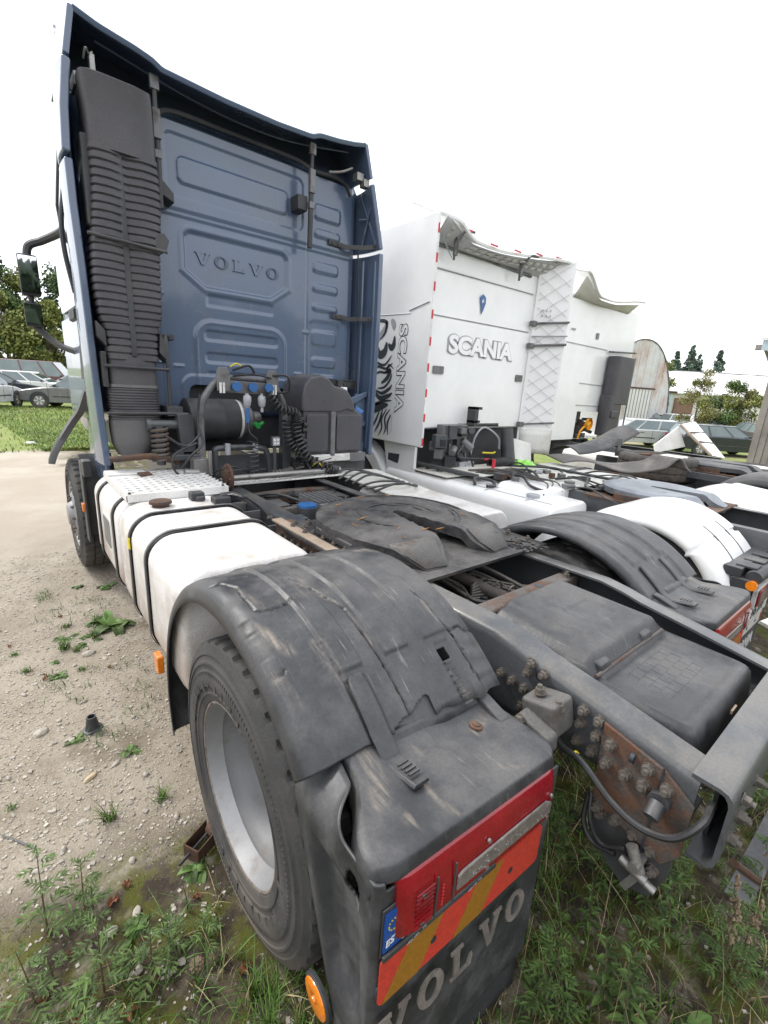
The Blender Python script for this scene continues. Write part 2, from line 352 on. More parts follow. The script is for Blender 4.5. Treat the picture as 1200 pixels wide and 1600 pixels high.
# pressed name on the back panel: slab-serif letters
def letter(ch):      # polygons in a 1 x 1 cell
    if ch == 'V': return [[(-.05, 1), (.38, 1), (.38, .9), (.31, .9), (.52, .3), (.72, .9), (.62, .9), (.62, 1), (1.03, 1), (1.03, .9), (.94, .9), (.58, 0), (.38, 0), (.05, .9), (-.05, .9)]]
    if ch == 'L': return [[(0, 1), (.5, 1), (.5, .9), (.37, .9), (.37, .1), (.72, .1), (.84, .36), (.95, .36), (.9, 0), (0, 0), (0, .1), (.13, .1), (.13, .9), (0, .9)]]
    if ch == 'O':
        o = []
        for k in range(28):
            a, b = 2*math.pi*k/28, 2*math.pi*(k+1)/28
            e = lambda t, rx, rz: (.5+rx*math.cos(t), .5+rz*math.sin(t))
            o.append([e(a, .5, .52), e(b, .5, .52), e(b, .24, .38), e(a, .24, .38)])
        return o
def slab_text(body, w, h, gap, depth, mtx, name, mt, parent, bev=0):
    m = M(); x = -(len(body)*w+(len(body)-1)*gap)/2
    for ch in body:
        for poly in letter(ch): m.prism([(x+px*w, (pz-.5)*h) for px, pz in poly], 'Y', 0, depth)
        x += w+gap
    m.xf(mtx); return m.ob(name, mt, parent, bev=bev, ang=30)
slab_text('VOLVO', .112, .088, .034, -.014, Matrix.Translation((-.02, 2.7685, 2.70)), 'pressed_lettering', 'blue', V, bev=.005)
M().bx(-.95, 1.0, 2.83, 4.3, 1.2, 1.9).add([], []).ob('engine_bay', 'plas', V)
# side skin: doors, window, seams on the near side
side = M()
for y0, y1, z0, z1 in ((3.05, 4.35, 1.42, 2.25), (2.82, 3.02, 1.5, 3.4)): side.bx(-1.122, -1.10, y0, y1, z0, z1)
side.ob('side_skin', 'blue', V, bev=.012)
M().prism(rr(3.12, 4.3, 2.3, 3.1, .08), 'X', -1.118, -1.10).ob('side_window', 'glass', V, bev=.004)
M().tube(spline([(-1.13, 3.06, 1.4), (-1.14, 3.05, 2.3), (-1.13, 3.1, 3.15), (-1.11, 3.4, 3.3)]), .014, 6).ob('door_seal', 'plas', V)
M().tube(spline([(-1.15, 3.0, 2.35), (-1.185, 2.98, 2.6), (-1.185, 2.98, 2.8), (-1.15, 3.0, 3.0)]), .016, 8).ob('grab_handle', 'plas', V)
M().prism([(2.62, 1.0), (3.35, 1.0), (3.3, 1.45), (2.62, 1.5)], 'X', -1.13, -1.10).ob('lower_side_panel', 'blue', V, bev=.01)
M().loft([[(-1.145, 3.25, 2.2), (-1.145, 3.55, 2.2), (-1.145, 3.55, 2.27), (-1.145, 3.25, 2.27)], [(-1.10, 3.25, 2.18), (-1.10, 3.55, 2.18), (-1.10, 3.55, 2.29), (-1.10, 3.25, 2.29)]]).ob('door_handle', 'plas', V, bev=.006)
# ---- side fairings (left and right), each in three pieces
def fair(sgn, pts, ya, yb, bulge=.03, name='side_fairing'):
    # pts: (z, x at the trailing edge, y of the trailing edge)
    def fn(u, v):
        k = v*(len(pts)-1); i = min(int(k), len(pts)-2); t = k-i
        z, x, yt = (pts[i][a]*(1-t)+pts[i+1][a]*t for a in range(3))
        y = yt+(yb-yt)*u
        inner = -1.115 if sgn < 0 else 1.16
        return (x*(1-u)+inner*u+sgn*bulge*math.sin(math.pi*u), y, z)
    o = M().grid(fn, 14, 30).ob(name, 'blue', V, solid=.046, bev=.012, ang=50)
    return o
fair(-1, [(1.17, -1.125, 2.51), (1.5, -1.14, 2.5), (2.0, -1.15, 2.5), (2.45, -1.155, 2.5), (2.8, -1.165, 2.5), (3.045, -1.165, 2.5)], 2.5, 2.98)
fair(-1, [(3.065, -1.175, 2.48), (3.3, -1.16, 2.48), (3.545, -1.125, 2.48)], 2.48, 2.95)
fair(1, [(1.14, 1.215, 2.5), (1.8, 1.235, 2.5), (2.5, 1.245, 2.5), (3.01, 1.24, 2.5)], 2.5, 2.95)
fair(1, [(3.04, 1.235, 2.5), (3.3, 1.165, 2.5), (3.53, 1.10, 2.5)], 2.5, 2.95)
# inner faces and stiffening ribs of the far fairing
ri = M()
for (a, b) in (((1.20, 2.55, 3.08), (1.12, 2.7, 3.5)), ((1.13, 2.52, 3.45), (1.16, 2.72, 3.08)), ((1.19, 2.53, 3.28), (1.13, 2.72, 3.3))): ri.tube([a, b], .009, 6)
ri.tube([(1.20, 2.56, 1.2), (1.215, 2.55, 2.0), (1.215, 2.56, 2.95)], .012, 6); ri.tube([(1.13, 2.66, 1.2), (1.15, 2.66, 2.0), (1.15, 2.66, 2.95)], .012, 6)
ri.ob('fairing_rib', 'blue', V)
st = M(); st.bx(1.08, 1.2, 2.60, 2.64, 1.15, 1.74); st.bx(1.06, 1.19, 2.575, 2.6, 1.15, 1.27); st.bx(1.06, 1.2, 2.575, 2.6, 1.42, 1.47); st.prism([(1.0, 1.62), (1.2, 1.72), (1.2, 1.77), (1.0, 1.7)], 'Y', 2.57, 2.6)
st.ob('lower_fairing_insert', 'blue', V, bev=.008)
M().bx(1.115, 1.165, 2.596, 2.599, 1.40, 1.46).xf(Matrix.Translation((0, -.001, 0))).ob('sticker', 'whitepl', V)
# ---- roof spoiler with its open dark underside
EDGE = [(-1.075, 3.80), (-.95, 3.765), (-.75, 3.735), (-.66, 3.715), (-.6, 3.685), (-.2, 3.668), (.2, 3.668), (.50, 3.685), (.57, 3.715), (.75, 3.735), (.9, 3.76), (1.02, 3.79)]
def edge_z(x):
    for (a, za), (b, zb) in zip(EDGE, EDGE[1:]):
        if x <= b: return za+(zb-za)*max(0, (x-a)/(b-a))
    return EDGE[-1][1]
def spo(u, v):
    x = -1.075+2.095*u; y = 2.5+.8*v
    return (x*(1-.0*v), y, edge_z(x)+.10*v+.10*math.sin(math.pi*min(1, v))*.6-.02*v*v)
M().grid(spo, 90, 14).ob('roof_spoiler', 'blue', V, solid=.034, bev=.008, ang=50)
for sgn, xt, xb in ((-1, -1.075, -1.125), (1, 1.02, 1.09)):
    M().grid(lambda u, v: (xt*(1-v)+xb*v+.0*u, 2.5+.7*u, (edge_z(xt)+.0875*u+.06*math.sin(math.pi*.875*u)+.01)*(1-v)+3.565*v), 10, 8).ob('spoiler_side', 'blue', V, solid=.034, bev=.008)
M().grid(lambda u, v: (-1.10+2.22*u, 2.765+.30*v, 3.50+.45*v), 20, 8).ob('spoiler_inner_panel', 'bluein', V, solid=.01)
M().tube(spline([(-.62, 2.71, 3.50), (-.5, 2.70, 3.57), (-.1, 2.695, 3.575), (.4, 2.695, 3.575), (.55, 2.70, 3.56), (.62, 2.72, 3.55), (.85, 2.73, 3.565), (.97, 2.735, 3.545), (1.03, 2.74, 3.47)]), .016, 8).ob('roof_gutter', 'plas', V)
M().tube(spline([(-.95, 2.62, 3.74), (-.3, 2.66, 3.66), (.3, 2.66, 3.655), (.9, 2.6, 3.73)]), .006, 5).ob('spoiler_seam', 'bluein', V)
for x in (-.635, .545):
    g = M(); g.cyl((x, 2.585, 3.66), (x, 2.60, 3.38), .014); g.cyl((x, 2.60, 3.40), (x, 2.615, 2.93), .021)
    s = g.ob('gas_strut', 'plas', V)
    q = M(); q.bx(x-.028, x+.028, 2.57, 2.60, 3.6, 3.68); q.bx(x-.024, x+.024, 2.57, 2.61, 3.33, 3.5); q.bx(x-.022, x+.022, 2.58, 2.625, 3.22, 3.27); split(q, 'strut_bracket', 'steelgrey', s, .004)
    q = M(); q.bx(x-.11, x-.02, 2.62, 2.748, 3.2, 3.31) if x > 0 else q.prism([(x, 3.02), (x+.09, 2.98), (x+.09, 3.04), (x+.03, 3.10), (x, 3.1)], 'Y', 2.6, 2.748)
    q.ob('strut_plate', 'plas', s, bev=.006)
# latch hardware at the ends of the spoiler
lt = M(); lt.tube(spline([(-1.03, 2.56, 3.60), (-1.02, 2.52, 3.64), (-1.0, 2.55, 3.63), (-.98, 2.56, 3.65)], 6), .006, 6); lt.bx(-1.0, -.97, 2.55, 2.6, 3.5, 3.64); lt.bx(-1.09, -1.06, 2.55, 2.7, 3.45, 3.52)
lt.bx(.97, 1.04, 2.55, 2.62, 3.54, 3.6); lt.tube(spline([(.75, 2.66, 3.56), (.85, 2.62, 3.58), (.95, 2.6, 3.63)], 6), .012, 6); lt.bx(1.03, 1.09, 2.53, 2.6, 3.5, 3.56)
split(lt, 'latch', 'steel', V, .004)
# ---- brackets that carry the far fairing
def strap_bar(x0, x1, xm, z, zz):
    return M().loft([[(x, y, z0), (x, y-.012, z0), (x, y-.012, z0+.04), (x, y, z0+.04)] for x, y, z0 in ((x0, 2.73, z), (x0+.13, 2.728, z), (x0+.17, 2.70, z-.012), (xm, 2.60, z-.01), (x1, 2.56, zz))])
for a in ((.80, 1.22, 1.1, 3.03, 3.05), (.86, 1.2, 1.08, 2.42, 2.42)):
    o = strap_bar(*a).ob('fairing_bracket', 'plas', V, bev=.004); bolts(o, [(a[0]+.04, 2.716, a[3]+.02), (a[0]+.1, 2.716, a[3]+.02), (a[1]-.03, 2.555, a[4]+.02)], (0, -1, 0), BOLTS)
br = M(); br.bx(.56, 1.16, 2.70, 2.735, 1.80, 1.855); br.bx(.56, 1.14, 2.69, 2.70, 1.785, 1.797); br.bx(.56, 1.14, 2.69, 2.70, 1.858, 1.87); br.bx(.9, .96, 2.65, 2.7, 1.8, 1.86)
o = br.ob('fairing_bracket', 'plas', V, bev=.004); bolts(o, [(.6+.1*i, 2.7, 1.828) for i in range(6)], (0, -1, 0), BOLTS)
M().tube(spline([(1.10, 2.66, 1.2), (1.12, 2.66, 2.2), (1.10, 2.68, 3.0)]), .008, 6).ob('fairing_cable', 'hose', V)
# ---- air intake duct
def sq(cx, cy, hx, hy, z, n=40, e=4., notchd=.0):
    o = []
    for k in range(n):
        a = 2*math.pi*k/n; c, s = math.cos(a), math.sin(a)
        x = cx+hx*math.copysign(abs(c)**(2/e), c); y = cy+hy*math.copysign(abs(s)**(2/e), s)
        if notchd and s < 0 and abs(x-cx) < .035: y += notchd
        o.append((x, y, z))
    return o
DX = [(2.0, -.915, .15), (2.08, -.915, .155), (2.2, -.905, .185), (2.35, -.90, .195), (2.6, -.89, .195), (2.95, -.875, .19), (3.15, -.872, .185)]
def dxy(z):
    for (a, c, h), (b, c2, h2) in zip(DX, DX[1:]):
        if z <= b: t = max(0, (z-a)/(b-a)); return c+(c2-c)*t, h+(h2-h)*t
    return DX[-1][1:]
rg = []; z = 1.90
while z < 3.15:
    for dz, g in ((0, 0), (.008, .011), (.036, .011), (.044, 0)):
        c, h = dxy(z+dz); rg.append(sq(c+(.008*math.sin(z*7)), 2.56, h+g, .115+g, z+dz, 64, 6, .03))
    z += .0465
D = M().loft(rg).ob('intake_duct', 'duct', V, ang=25)
M().bx(-.925, -.888, 2.455, 2.50, 1.93, 3.28).ob('groove_strip', 'plas', D, bev=.004)
M().loft([sq(-.872, 2.56, .19, .125, 3.13, 64, 6), sq(-.875, 2.56, .192, .125, 3.3, 64, 7), sq(-.885, 2.55, .195, .13, 3.42, 64, 7), sq(-.89, 2.54, .195, .135, 3.49, 64, 6), sq(-.893, 2.56, .17, .11, 3.515, 64, 5)]).ob('duct_head', 'duct', D, ang=50)
M().bx(-1.10, -1.04, 2.5, 2.66, 2.7, 3.2).ob('duct_flange', 'plas', D, bev=.015)
rg = []; z = 1.50
while z < 1.72:
    for dz, g in ((0, 0), (.005, .008), (.012, .008), (.016, 0)): rg.append(sq(-.92, 2.56, .155+g, .115+g, z+dz, 48, 4))
    z += .0185
M().loft(rg).ob('bellows', 'duct', D, ang=25)
M().loft([sq(-.918, 2.56, .152, .115, zz, 48, 5) for zz in (1.74, 1.92)]).ob('duct_neck', 'duct', D)
M().loft([sq(-.92, 2.56, .165, .125, zz, 48, 4) for zz in (1.722, 1.742)]).ob('clamp_band', 'steelgrey', D)
fu = M().loft([sq(-.925, 2.56, .158, .115, 1.5, 48, 3.5), sq(-.93, 2.56, .155, .113, 1.42, 48, 3.5), sq(-.94, 2.56, .14, .10, 1.33, 48, 3), sq(-.95, 2.56, .11, .09, 1.27, 48, 2.6), sq(-.952, 2.56, .095, .08, 1.245, 48, 2.4)])
for x in (-1.0, -.90): fu.cyl((x, 2.5, 1.255), (x, 2.5, 1.215), .028, .026)
fu.ob('duct_funnel', 'funnel', D, ang=50)
for z, x0, x1, dz in ((2.64, -1.12, -.66, -.02), (1.86, -1.1, -.70, -.003), (1.55, -1.11, -.62, 0)):
    M().cyl((x0, 2.425, z), (x1, 2.425, z+dz), .011, n=10).ob('clamp_rod', 'plas', D)
M().tube(spline([(-.70, 2.45, 1.55), (-.70, 2.45, 1.9), (-.702, 2.45, 2.05), (-.69, 2.5, 2.09), (-.60, 2.70, 2.09)], 6), .013, 8).ob('duct_bracket', 'plas', D)
q = M(); q.bx(-.73, -.62, 2.42, 2.7, 1.53, 1.60); q.bx(-.70, -.60, 2.6, 2.748, 2.07, 2.11); q.prism([(-.73, 2.63), (-.66, 2.63), (-.64, 2.7), (-.67, 2.74), (-.73, 2.72)], 'Y', 2.44, 2.6); q.prism([(-.75, 1.97), (-.69, 1.9), (-.69, 2.03), (-.74, 2.1)], 'Y', 2.44, 2.6)
q.prism([(-1.12, 2.04), (-1.07, 1.98), (-1.07, 2.08), (-1.12, 2.14)], 'Y', 2.45, 2.6); q.bx(-1.11, -1.08, 2.45, 2.62, 1.72, 1.95); split(q, 'duct_mount', 'plas', D, .006)
# ---- mirrors
mi = M().tube(spline([(-1.10, 3.55, 2.88), (-1.14, 3.7, 2.86), (-1.24, 3.82, 2.81), (-1.33, 3.85, 2.76), (-1.355, 3.85, 2.66)]), [.03]*40+[.028], 8).ob('mirror_arm', 'plas', V)
h = M().loft([[(-1.355+sx*.068, 3.80, z) for sx in (-1, 1)]+[(-1.355+sx*.06, 3.90, z) for sx in (1, -1)] for z in (2.38, 2.42, 2.66, 2.69)]).ob('mirror_housing', 'plas', mi, bev=.015)
M().bx(-1.415, -1.295, 3.792, 3.797, 2.40, 2.675).ob('mirror_glass', 'mirror', mi)
h = M().loft([[(-1.36+sx*.062, 3.80, z) for sx in (-1, 1)]+[(-1.36+sx*.05, 3.90, z) for sx in (1, -1)] for z in (2.14, 2.17, 2.3, 2.33)]).ob('mirror_housing', 'plas', mi, bev=.015)
M().bx(-1.418, -1.302, 3.792, 3.797, 2.16, 2.315).ob('mirror_glass', 'mirror', mi)
M().cyl((-1.36, 3.85, 2.32), (-1.36, 3.85, 2.40), .02).ob('mirror_stem', 'plas', mi)
M().tube(spline([(-1.36, 3.85, 2.15), (-1.27, 3.82, 2.06), (-1.2, 3.75, 2.0), (-1.10, 3.65, 1.96)]), .026, 8).ob('mirror_arm', 'plas', mi)
M().tube([(-1.11, 3.3, 3.4), (-1.17, 3.25, 2.95), (-1.15, 3.3, 2.75)], .01, 6).ob('antenna_rod', 'plas', V)
# black trim strip that hangs loose beside the front wheel
M().loft([[(x-.02, y, z), (x+.025, y-.05, z), (x+.035, y+.09, z+.02), (x-.01, y+.12, z+.02)] for x, y, z in spline([(-1.13, 3.1, 1.66), (-1.165, 3.3, 1.50), (-1.20, 3.5, 1.40), (-1.28, 3.65, 1.24), (-1.35, 3.72, 1.1), (-1.385, 3.75, 1.0)], 5)]).ob('hanging_trim', 'plas', V, ang=50)
M().loft([[(-1.135, 3.1, 1.75), (-1.135, 3.3, 1.75), (-1.12, 3.3, 1.75), (-1.12, 3.1, 1.75)], [(-1.14, 3.12, 2.0), (-1.14, 3.2, 2.0), (-1.12, 3.2, 2.0), (-1.12, 3.12, 2.0)]]).ob('door_edge', 'plas', V)
# ---- wheels
def tyre(c, x_out, w=.30, R0=.505, rim_r=.292, lug=0, parent=None, sgn=-1, name='tyre', n=240):
    # x_out: outer side wall plane, sgn: direction of the outer side
    a = lambda d: x_out-sgn*d-c[0]
    prof = [(a(.018), rim_r+.002), (a(.0), rim_r+.012), (a(-.006), rim_r+.035), (a(-.009), rim_r+.037), (a(-.009), rim_r+.043), (a(-.006), rim_r+.045), (a(-.006), rim_r+.06), (a(-.012), rim_r+.063), (a(-.014), rim_r+.075), (a(-.016), R0-.12), (a(-.012), R0-.095), (a(-.008), R0-.09), (a(-.008), R0-.075), (a(-.011), R0-.073), (a(-.010), R0-.066), (a(-.004), R0-.06), (a(-.002), R0-.055), (a(.0), R0-.045), (a(-.003), R0-.043), (a(-.002), R0-.037), (a(.004), R0-.03), (a(.008), R0-.012), (a(.014), R0-.004), (a(.024), R0)]
    k0 = len(prof)-2
    tw = w-.048; 
    for i, (f, d) in enumerate(((.02, 0), (.20, 0), (.205, .013), (.235, .013), (.24, 0), (.47, 0), (.475, .013), (.525, .013), (.53, 0), (.76, 0), (.765, .013), (.795, .013), (.80, 0), (.98, 0))): prof.append((a(.024+tw*f), R0+.002-d))
    prof += [(a(w-.024), R0), (a(w-.008), R0-.012), (a(w), R0-.06), (a(w+.008), R0-.12), (a(w), rim_r+.02), (a(w-.02), rim_r)]
    def mod(i, j):
        if k0 <= i < k0+18:
            ph = (j+(2 if (i-k0)//5 % 2 else 0)) % 6
            return -.012 if ph < 1.5 and i != k0 else (-.006 if ph < 1.5 else 0)
        return 0
    o = M().lathe(prof, c, 'X', n, False, mod).ob(name, 'tyre', parent, ang=35)
    if n >= 180 and parent:
        g = M()
        for k in range(150): t = 2*math.pi*k/150; g.obx((c[0]+a(-.0135), c[1]+(R0-.105)*math.cos(t), c[2]+(R0-.105)*math.sin(t)), (.003, .016, .0028), Matrix.Rotation(t, 3, 'X'))
        for k in range(34):
            if k % 17 > 10: continue
            t = 2*math.pi*k/34; g.obx((c[0]+a(-.0145), c[1]+(rim_r+.068)*math.cos(t), c[2]+(rim_r+.068)*math.sin(t)), (.003, .020+.006*(k % 3), .006+.012*(k % 2)), Matrix.Rotation(t, 3, 'X'))
        g.ob('sidewall_ribs', 'tyre', parent)['kind'] = 'stuff'
    return o
def wheel(c, parent, sgn=-1, dual=True, cap=False, w=.30, xo=None, n=240):
    t = thing('wheel', None, None); t.parent = parent
    xo = c[0] if xo is None else xo
    tyre(c, xo, w, parent=t, sgn=sgn, n=n)
    a = lambda d: xo-sgn*d-c[0]
    if not cap:
        m = M().lathe([(a(.025), .296), (a(.006), .300), (a(.004), .292), (a(.02), .284), (a(.045), .272), (a(.06), .262), (a(.07), .264), (a(.10), .258), (a(.15), .252), (a(.195), .242), (a(.215), .225), (a(.225), .19), (a(.225), .14), (a(.17), .125), (a(.15), .115), (a(.145), .02)], c, 'X', 72)
        rm = m.ob('rim', 'rim', t, ang=35)
        M().lathe([(a(.028), .2975), (a(.004), .302), (a(.0015), .297), (a(.004), .2915), (a(.012), .2895)], c, 'X', 72).ob('rim_edge', 'rimedge', t)
        bolts(t, [(xo-sgn*.223, c[1]+.168*math.cos(R(36*k)), c[2]+.168*math.sin(R(36*k))) for k in range(10)], (sgn, 0, 0))
    else:
        m = M().lathe([(a(.025), .296), (a(.0), .300), (a(.004), .285), (a(.03), .27), (a(.045), .255), (a(.03), .235), (a(.0), .205), (a(-.015), .17), (a(.0), .125), (a(-.03), .11), (a(-.05), .09), (a(-.055), .02), (a(-.055), .0)], c, 'X', 60)
        rm = m.ob('hub_cap', 'rim', t, ang=35)
        ho = M()
        for k in range(10): ho.cyl((xo-sgn*.012, c[1]+.225*math.cos(R(36*k)), c[2]+.225*math.sin(R(36*k))), (xo+sgn*.004, c[1]+.222*math.cos(R(36*k)), c[2]+.222*math.sin(R(36*k))), .022, n=12)
        ho.ob('hand_holes', 'rimedge', t)
        bolts(t, [(xo+sgn*.008, c[1]+.165*math.cos(R(36*k)), c[2]+.165*math.sin(R(36*k))) for k in range(10)], (sgn, 0, 0))
    if dual: tyre(c, xo-sgn*.345, w, parent=t, sgn=-sgn if False else sgn, name='tyre', n=120)
    return t
wheel((-1.228, 0, .505), V); wheel((1.228, 0, .505), V, sgn=1, n=180)
wheel((-1.265, 3.70, .535), V, dual=False, cap=True); wheel((1.2, 3.70, .505), V, sgn=1, dual=False, cap=True, n=120)
ax = M(); ax.cyl((-.9, 0, .505), (.9, 0, .505), .075, n=20); ax.lathe([(-.2, .07), (-.16, .15), (-.05, .21), (.08, .2), (.18, .12), (.22, .07)], (0, 0, .52), 'Y', 24); ax.cyl((.0, .2, .52), (0, 2.4, .75), .06, n=14)
ax.cyl((-.9, 3.7, .5), (.9, 3.7, .5), .06); ax.ob('axle', 'rustgrey', V)
ab = M()
for x in (-.5, .5):
    for y in (.52, -.42): ab.lathe([(.50, .10), (.54, .13), (.6, .14), (.66, .135), (.70, .11)], (x, y, 0), 'Z', 20)
ab.ob('air_spring', 'tyre', V)
# mud guard behind the front wheel
fg = M(); fg.loft([[(-1.235, y, z), (-1.0, y, z), (-1.0, y+.015, z), (-1.235, y+.015, z)] for y, z in ((3.14, .48), (3.10, .7), (3.06, .95), (3.1, 1.08), (3.2, 1.16))]); fg.bx(-1.24, -1.222, 3.03, 3.16, .45, 1.12)
fg.ob('front_mudguard', 'plas', V, bev=.006)
M().prism(rr(-.03, .03, -.035, .035, .01), 'X', -.012, .012).xf(Matrix.Translation((-1.245, 3.10, .74))).ob('side_marker', 'orange', V, bev=.004)
M().bx(-1.24, -1.18, 2.9, 3.02, 1.02, 1.15).ob('cab_mount', 'plas', V, bev=.01)
M().bx(-1.235, -1.225, 2.93, 2.96, 1.11, 1.13).ob('warning_lamp', 'redtape', V)
# ---- frame rails
def rail(x_out, sgn, sl):    # C section opening towards the centre line
    rings = []
    for y, zt, zb in sl:
        o = x_out; i = lambda d: o+sgn*d
        pts = [(i(.100), zt), (i(.030), zt), (i(.012), zt-.006), (i(.002), zt-.018), (i(0), zt-.04), (i(0), zb+.04), (i(.006), zb+.012), (i(.03), zb), (i(.1), zb), (i(.1), zb+.009), (i(.03), zb+.009), (i(.010), zb+.03), (i(.010), zt-.035), (i(.03), zt-.012), (i(.1), zt-.010)]
        rings.append([(a, y, b) for a, b in pts])
    return M().loft(rings).ob('frame_rail', 'frame', V, ang=60)
SL = [(4.6, 1.03, .73), (.4, 1.035, .74), (-.05, 1.04, .745), (-.38, 1.045, .75), (-.48, 1.03, .755), (-.56, 1.012, .765), (-.75, .985, .775), (-1.0, .945, .80), (-1.03, .94, .81)]
rl = rail(-.435, 1, SL); rr_ = rail(.435, -1, SL)
xm = M()      # rear cross member: a pressed channel, open towards the front, whose cut end shows beside the rail tip
def chn(x, zt=.947, zb=.71):
    o = [(-1.01, zt), (-1.07, zt), (-1.088, zt-.005), (-1.10, zt-.018), (-1.105, zt-.04), (-1.105, zb+.04), (-1.10, zb+.018), (-1.088, zb+.005), (-1.07, zb), (-1.04, zb)]
    i_ = [(-1.04, zb+.011), (-1.07, zb+.011), (-1.082, zb+.015), (-1.090, zb+.026), (-1.094, zb+.04), (-1.094, zt-.04), (-1.090, zt-.026), (-1.082, zt-.015), (-1.07, zt-.011), (-1.01, zt-.011)]
    return [(x, y, z) for y, z in o+i_]
xmo = xm.loft([chn(-.437), chn(.43)]).ob('rear_cross_member', 'frame', V, ang=50)
M().bx(-.34, .40, -1.06, -1.05, .70, .90).ob('channel_backing', 'plas', V)
bolts(xmo, [(-.36, -1.105, .90), (-.36, -1.105, .85), (-.30, -1.105, .80), (-.20, -1.105, .86), (-.38, -1.105, .79), (.1, -1.105, .88), (.1, -1.105, .78), (.3, -1.105, .88)], (0, -1, 0))
x2 = M(); x2.loft([[(x, y, z) for y, z in rr(-.245, -.165, .90, 1.005, .012, 3)] for x in (-.40, .40)]); o = x2.ob('cross_member', 'rustgrey', V, ang=50)
bolts(o, [(.37, -.19, 1.005), (.33, -.22, 1.005), (-.36, -.2, 1.005)], (0, 0, 1)); M().lathe([(0, .018), (.002, .018), (.002, 0)], (.12, -.205, 1.0045), 'Z', 16).ob('hole_plug', 'ink', o)
for y in (1.5, 1.95, 2.6):
    c = M(); c.loft([[(x, y+.05*math.cos(math.pi*x/.8)*0, 0) for x in ()]] ) if False else c.loft([[(x, yy+.08*(1-(x/.42)**2), z) for yy, z in rr(y-.04, y+.04, .88, .99, .01, 2)] for x in (-.42, -.25, 0, .25, .42)]); c.ob('cross_member', 'rustgrey' if y < 2.5 else 'frame', V)
# bolts along the outer web, on a 50 x 62 mm pattern
bp = [(-.538, 1.0), (-.432, .904), (-.479, .901), (-.529, .962), (-.585, .985), (-.527, .9), (-.573, .903), (-.525, .833), (-.725, .945), (-.774, .94), (-.723, .9), (-.774, .89), (-.723, .839), (-.77, .834)]
bolts(rl, [(-.435, y, z) for y, z in bp], (-1, 0, 0))
bolts(rl, [(-.435, .7+.05*k, .79+.06*(k % 3)) for k in range(22)], (-1, 0, 0)); bolts(rl, [(-.435, 1.08, .8+.06*k) for k in range(4)], (-1, 0, 0))
bolts(rr_, [(.425, -.05-.06*k, .84+.06*(k % 2)) for k in range(5)], (-1, 0, 0))
# gusset and tow-bracket plates at the tail of the rail
gp = M().prism([(-.79, .95), (-.80, .69), (-.90, .665), (-1.0, .64), (-1.035, .70), (-1.035, .86), (-.955, .915)], 'X', -.449, -.437).ob('gusset_plate', 'rustplate', V, bev=.002)
bolts(gp, [(-.449, y, z) for y, z in ((-.82, .899), (-.921, .895), (-.819, .837), (-.872, .84), (-.919, .842), (-.972, .87), (-.821, .684), (-.874, .683))], (-1, 0, 0))
m = M(); m.cyl((-.449, -.965, .835), (-.475, -.965, .835), .026, n=20); m.cyl((-.475, -.965, .835), (-.51, -.966, .812), .019, n=16); m.ob('cable_gland', 'plas', gp)
M().tube([(-.4495, -.885, .90), (-.4495, -.875, .90)], .016, 12).ob('slot_hole', 'ink', gp)
M().tube([(-.450, -.955, .925), (-.450, -.95, .60)], .003, 4).ob('plate_joint', 'ink', gp)
tp = M().prism([(-.80, .70), (-.80, .58), (-.86, .51), (-.93, .47), (-.99, .50), (-1.02, .60), (-1.02, .69)], 'X', -.436, -.424).ob('tow_bracket', 'plas', V, bev=.003)
bolts(tp, [(-.437, y, z) for y, z in ((-.923, .67), (-.972, .66), (-.985, .60), (-.83, .66))], (-1, 0, 0))
v_ = M(); v_.cyl((-.44, -.955, .62), (-.50, -.955, .62), .015, n=12); v_.cyl((-.475, -.915, .60), (-.475, -.985, .585), .014, n=12); v_.cyl((-.475, -.935, .66), (-.475, -.965, .60), .016, n=12); v_.obx((-.48, -.95, .55), (.004, .02, .07), Matrix.Rotation(R(20), 3, 'X')); v_.cyl((-.475, -.985, .58), (-.475, -1.01, .575), .011)
v_.ob('air_valve', 'steel', tp)
for pts, r in (([(-.46, -.63, .86), (-.49, -.70, .83), (-.50, -.77, .83), (-.505, -.87, .775), (-.505, -.95, .76), (-.50, -1.02, .79), (-.47, -1.06, .85), (-.40, -1.06, .87)], .0095), ([(-.45, -.79, .70), (-.47, -.80, .62), (-.475, -.84, .58), (-.475, -.9, .595)], .008), ([(-.46, -.80, .72), (-.48, -.82, .65), (-.48, -.86, .60), (-.47, -.92, .63)], .006)):
    M().tube(spline(pts), r, 8).ob('brake_hose', 'hose', V)
M().tube([(-.492, -.745, .833), (-.495, -.752, .833)], .011, 8).ob('hose_clip', 'yellow', V)
# stabiliser block
sb = M(); sb.obx((-.495, -.645, .915), (.11, .115, .10), Matrix.Rotation(R(-14), 3, 'X')); s_ = sb.ob('stabiliser_block', 'castiron', V, bev=.014, seg=3)
cp = M(); cp.loft([[(x, y, z) for y, z in ((-.72, .855), (-.60, .885), (-.605, .935), (-.715, .91))] for x in (-.60, -.545)]); cp.ob('block_cap', 'castiron', s_, bev=.012)
bolts(s_, [(-.51, -.62, .968), (-.51, -.685, .952)], (0, .2, 1)); bolts(s_, [(-.60, -.62, .918), (-.60, -.695, .895)], (-1, 0, .1))
m = M(); m.cyl((-.57, -.60, .87), (-.70, -.58, .84), .028, n=18); m.cyl((-.58, -.602, .868), (-.60, -.598, .862), .036, n=18); m.ob('stabiliser_bar', 'frame', s_)
M().tube(spline([(-.44, -.545, 1.0), (-.445, -.555, .98), (-.445, -.58, .95), (-.46, -.62, .955)], 6), .004, 5).ob('pipe', 'hose', V)
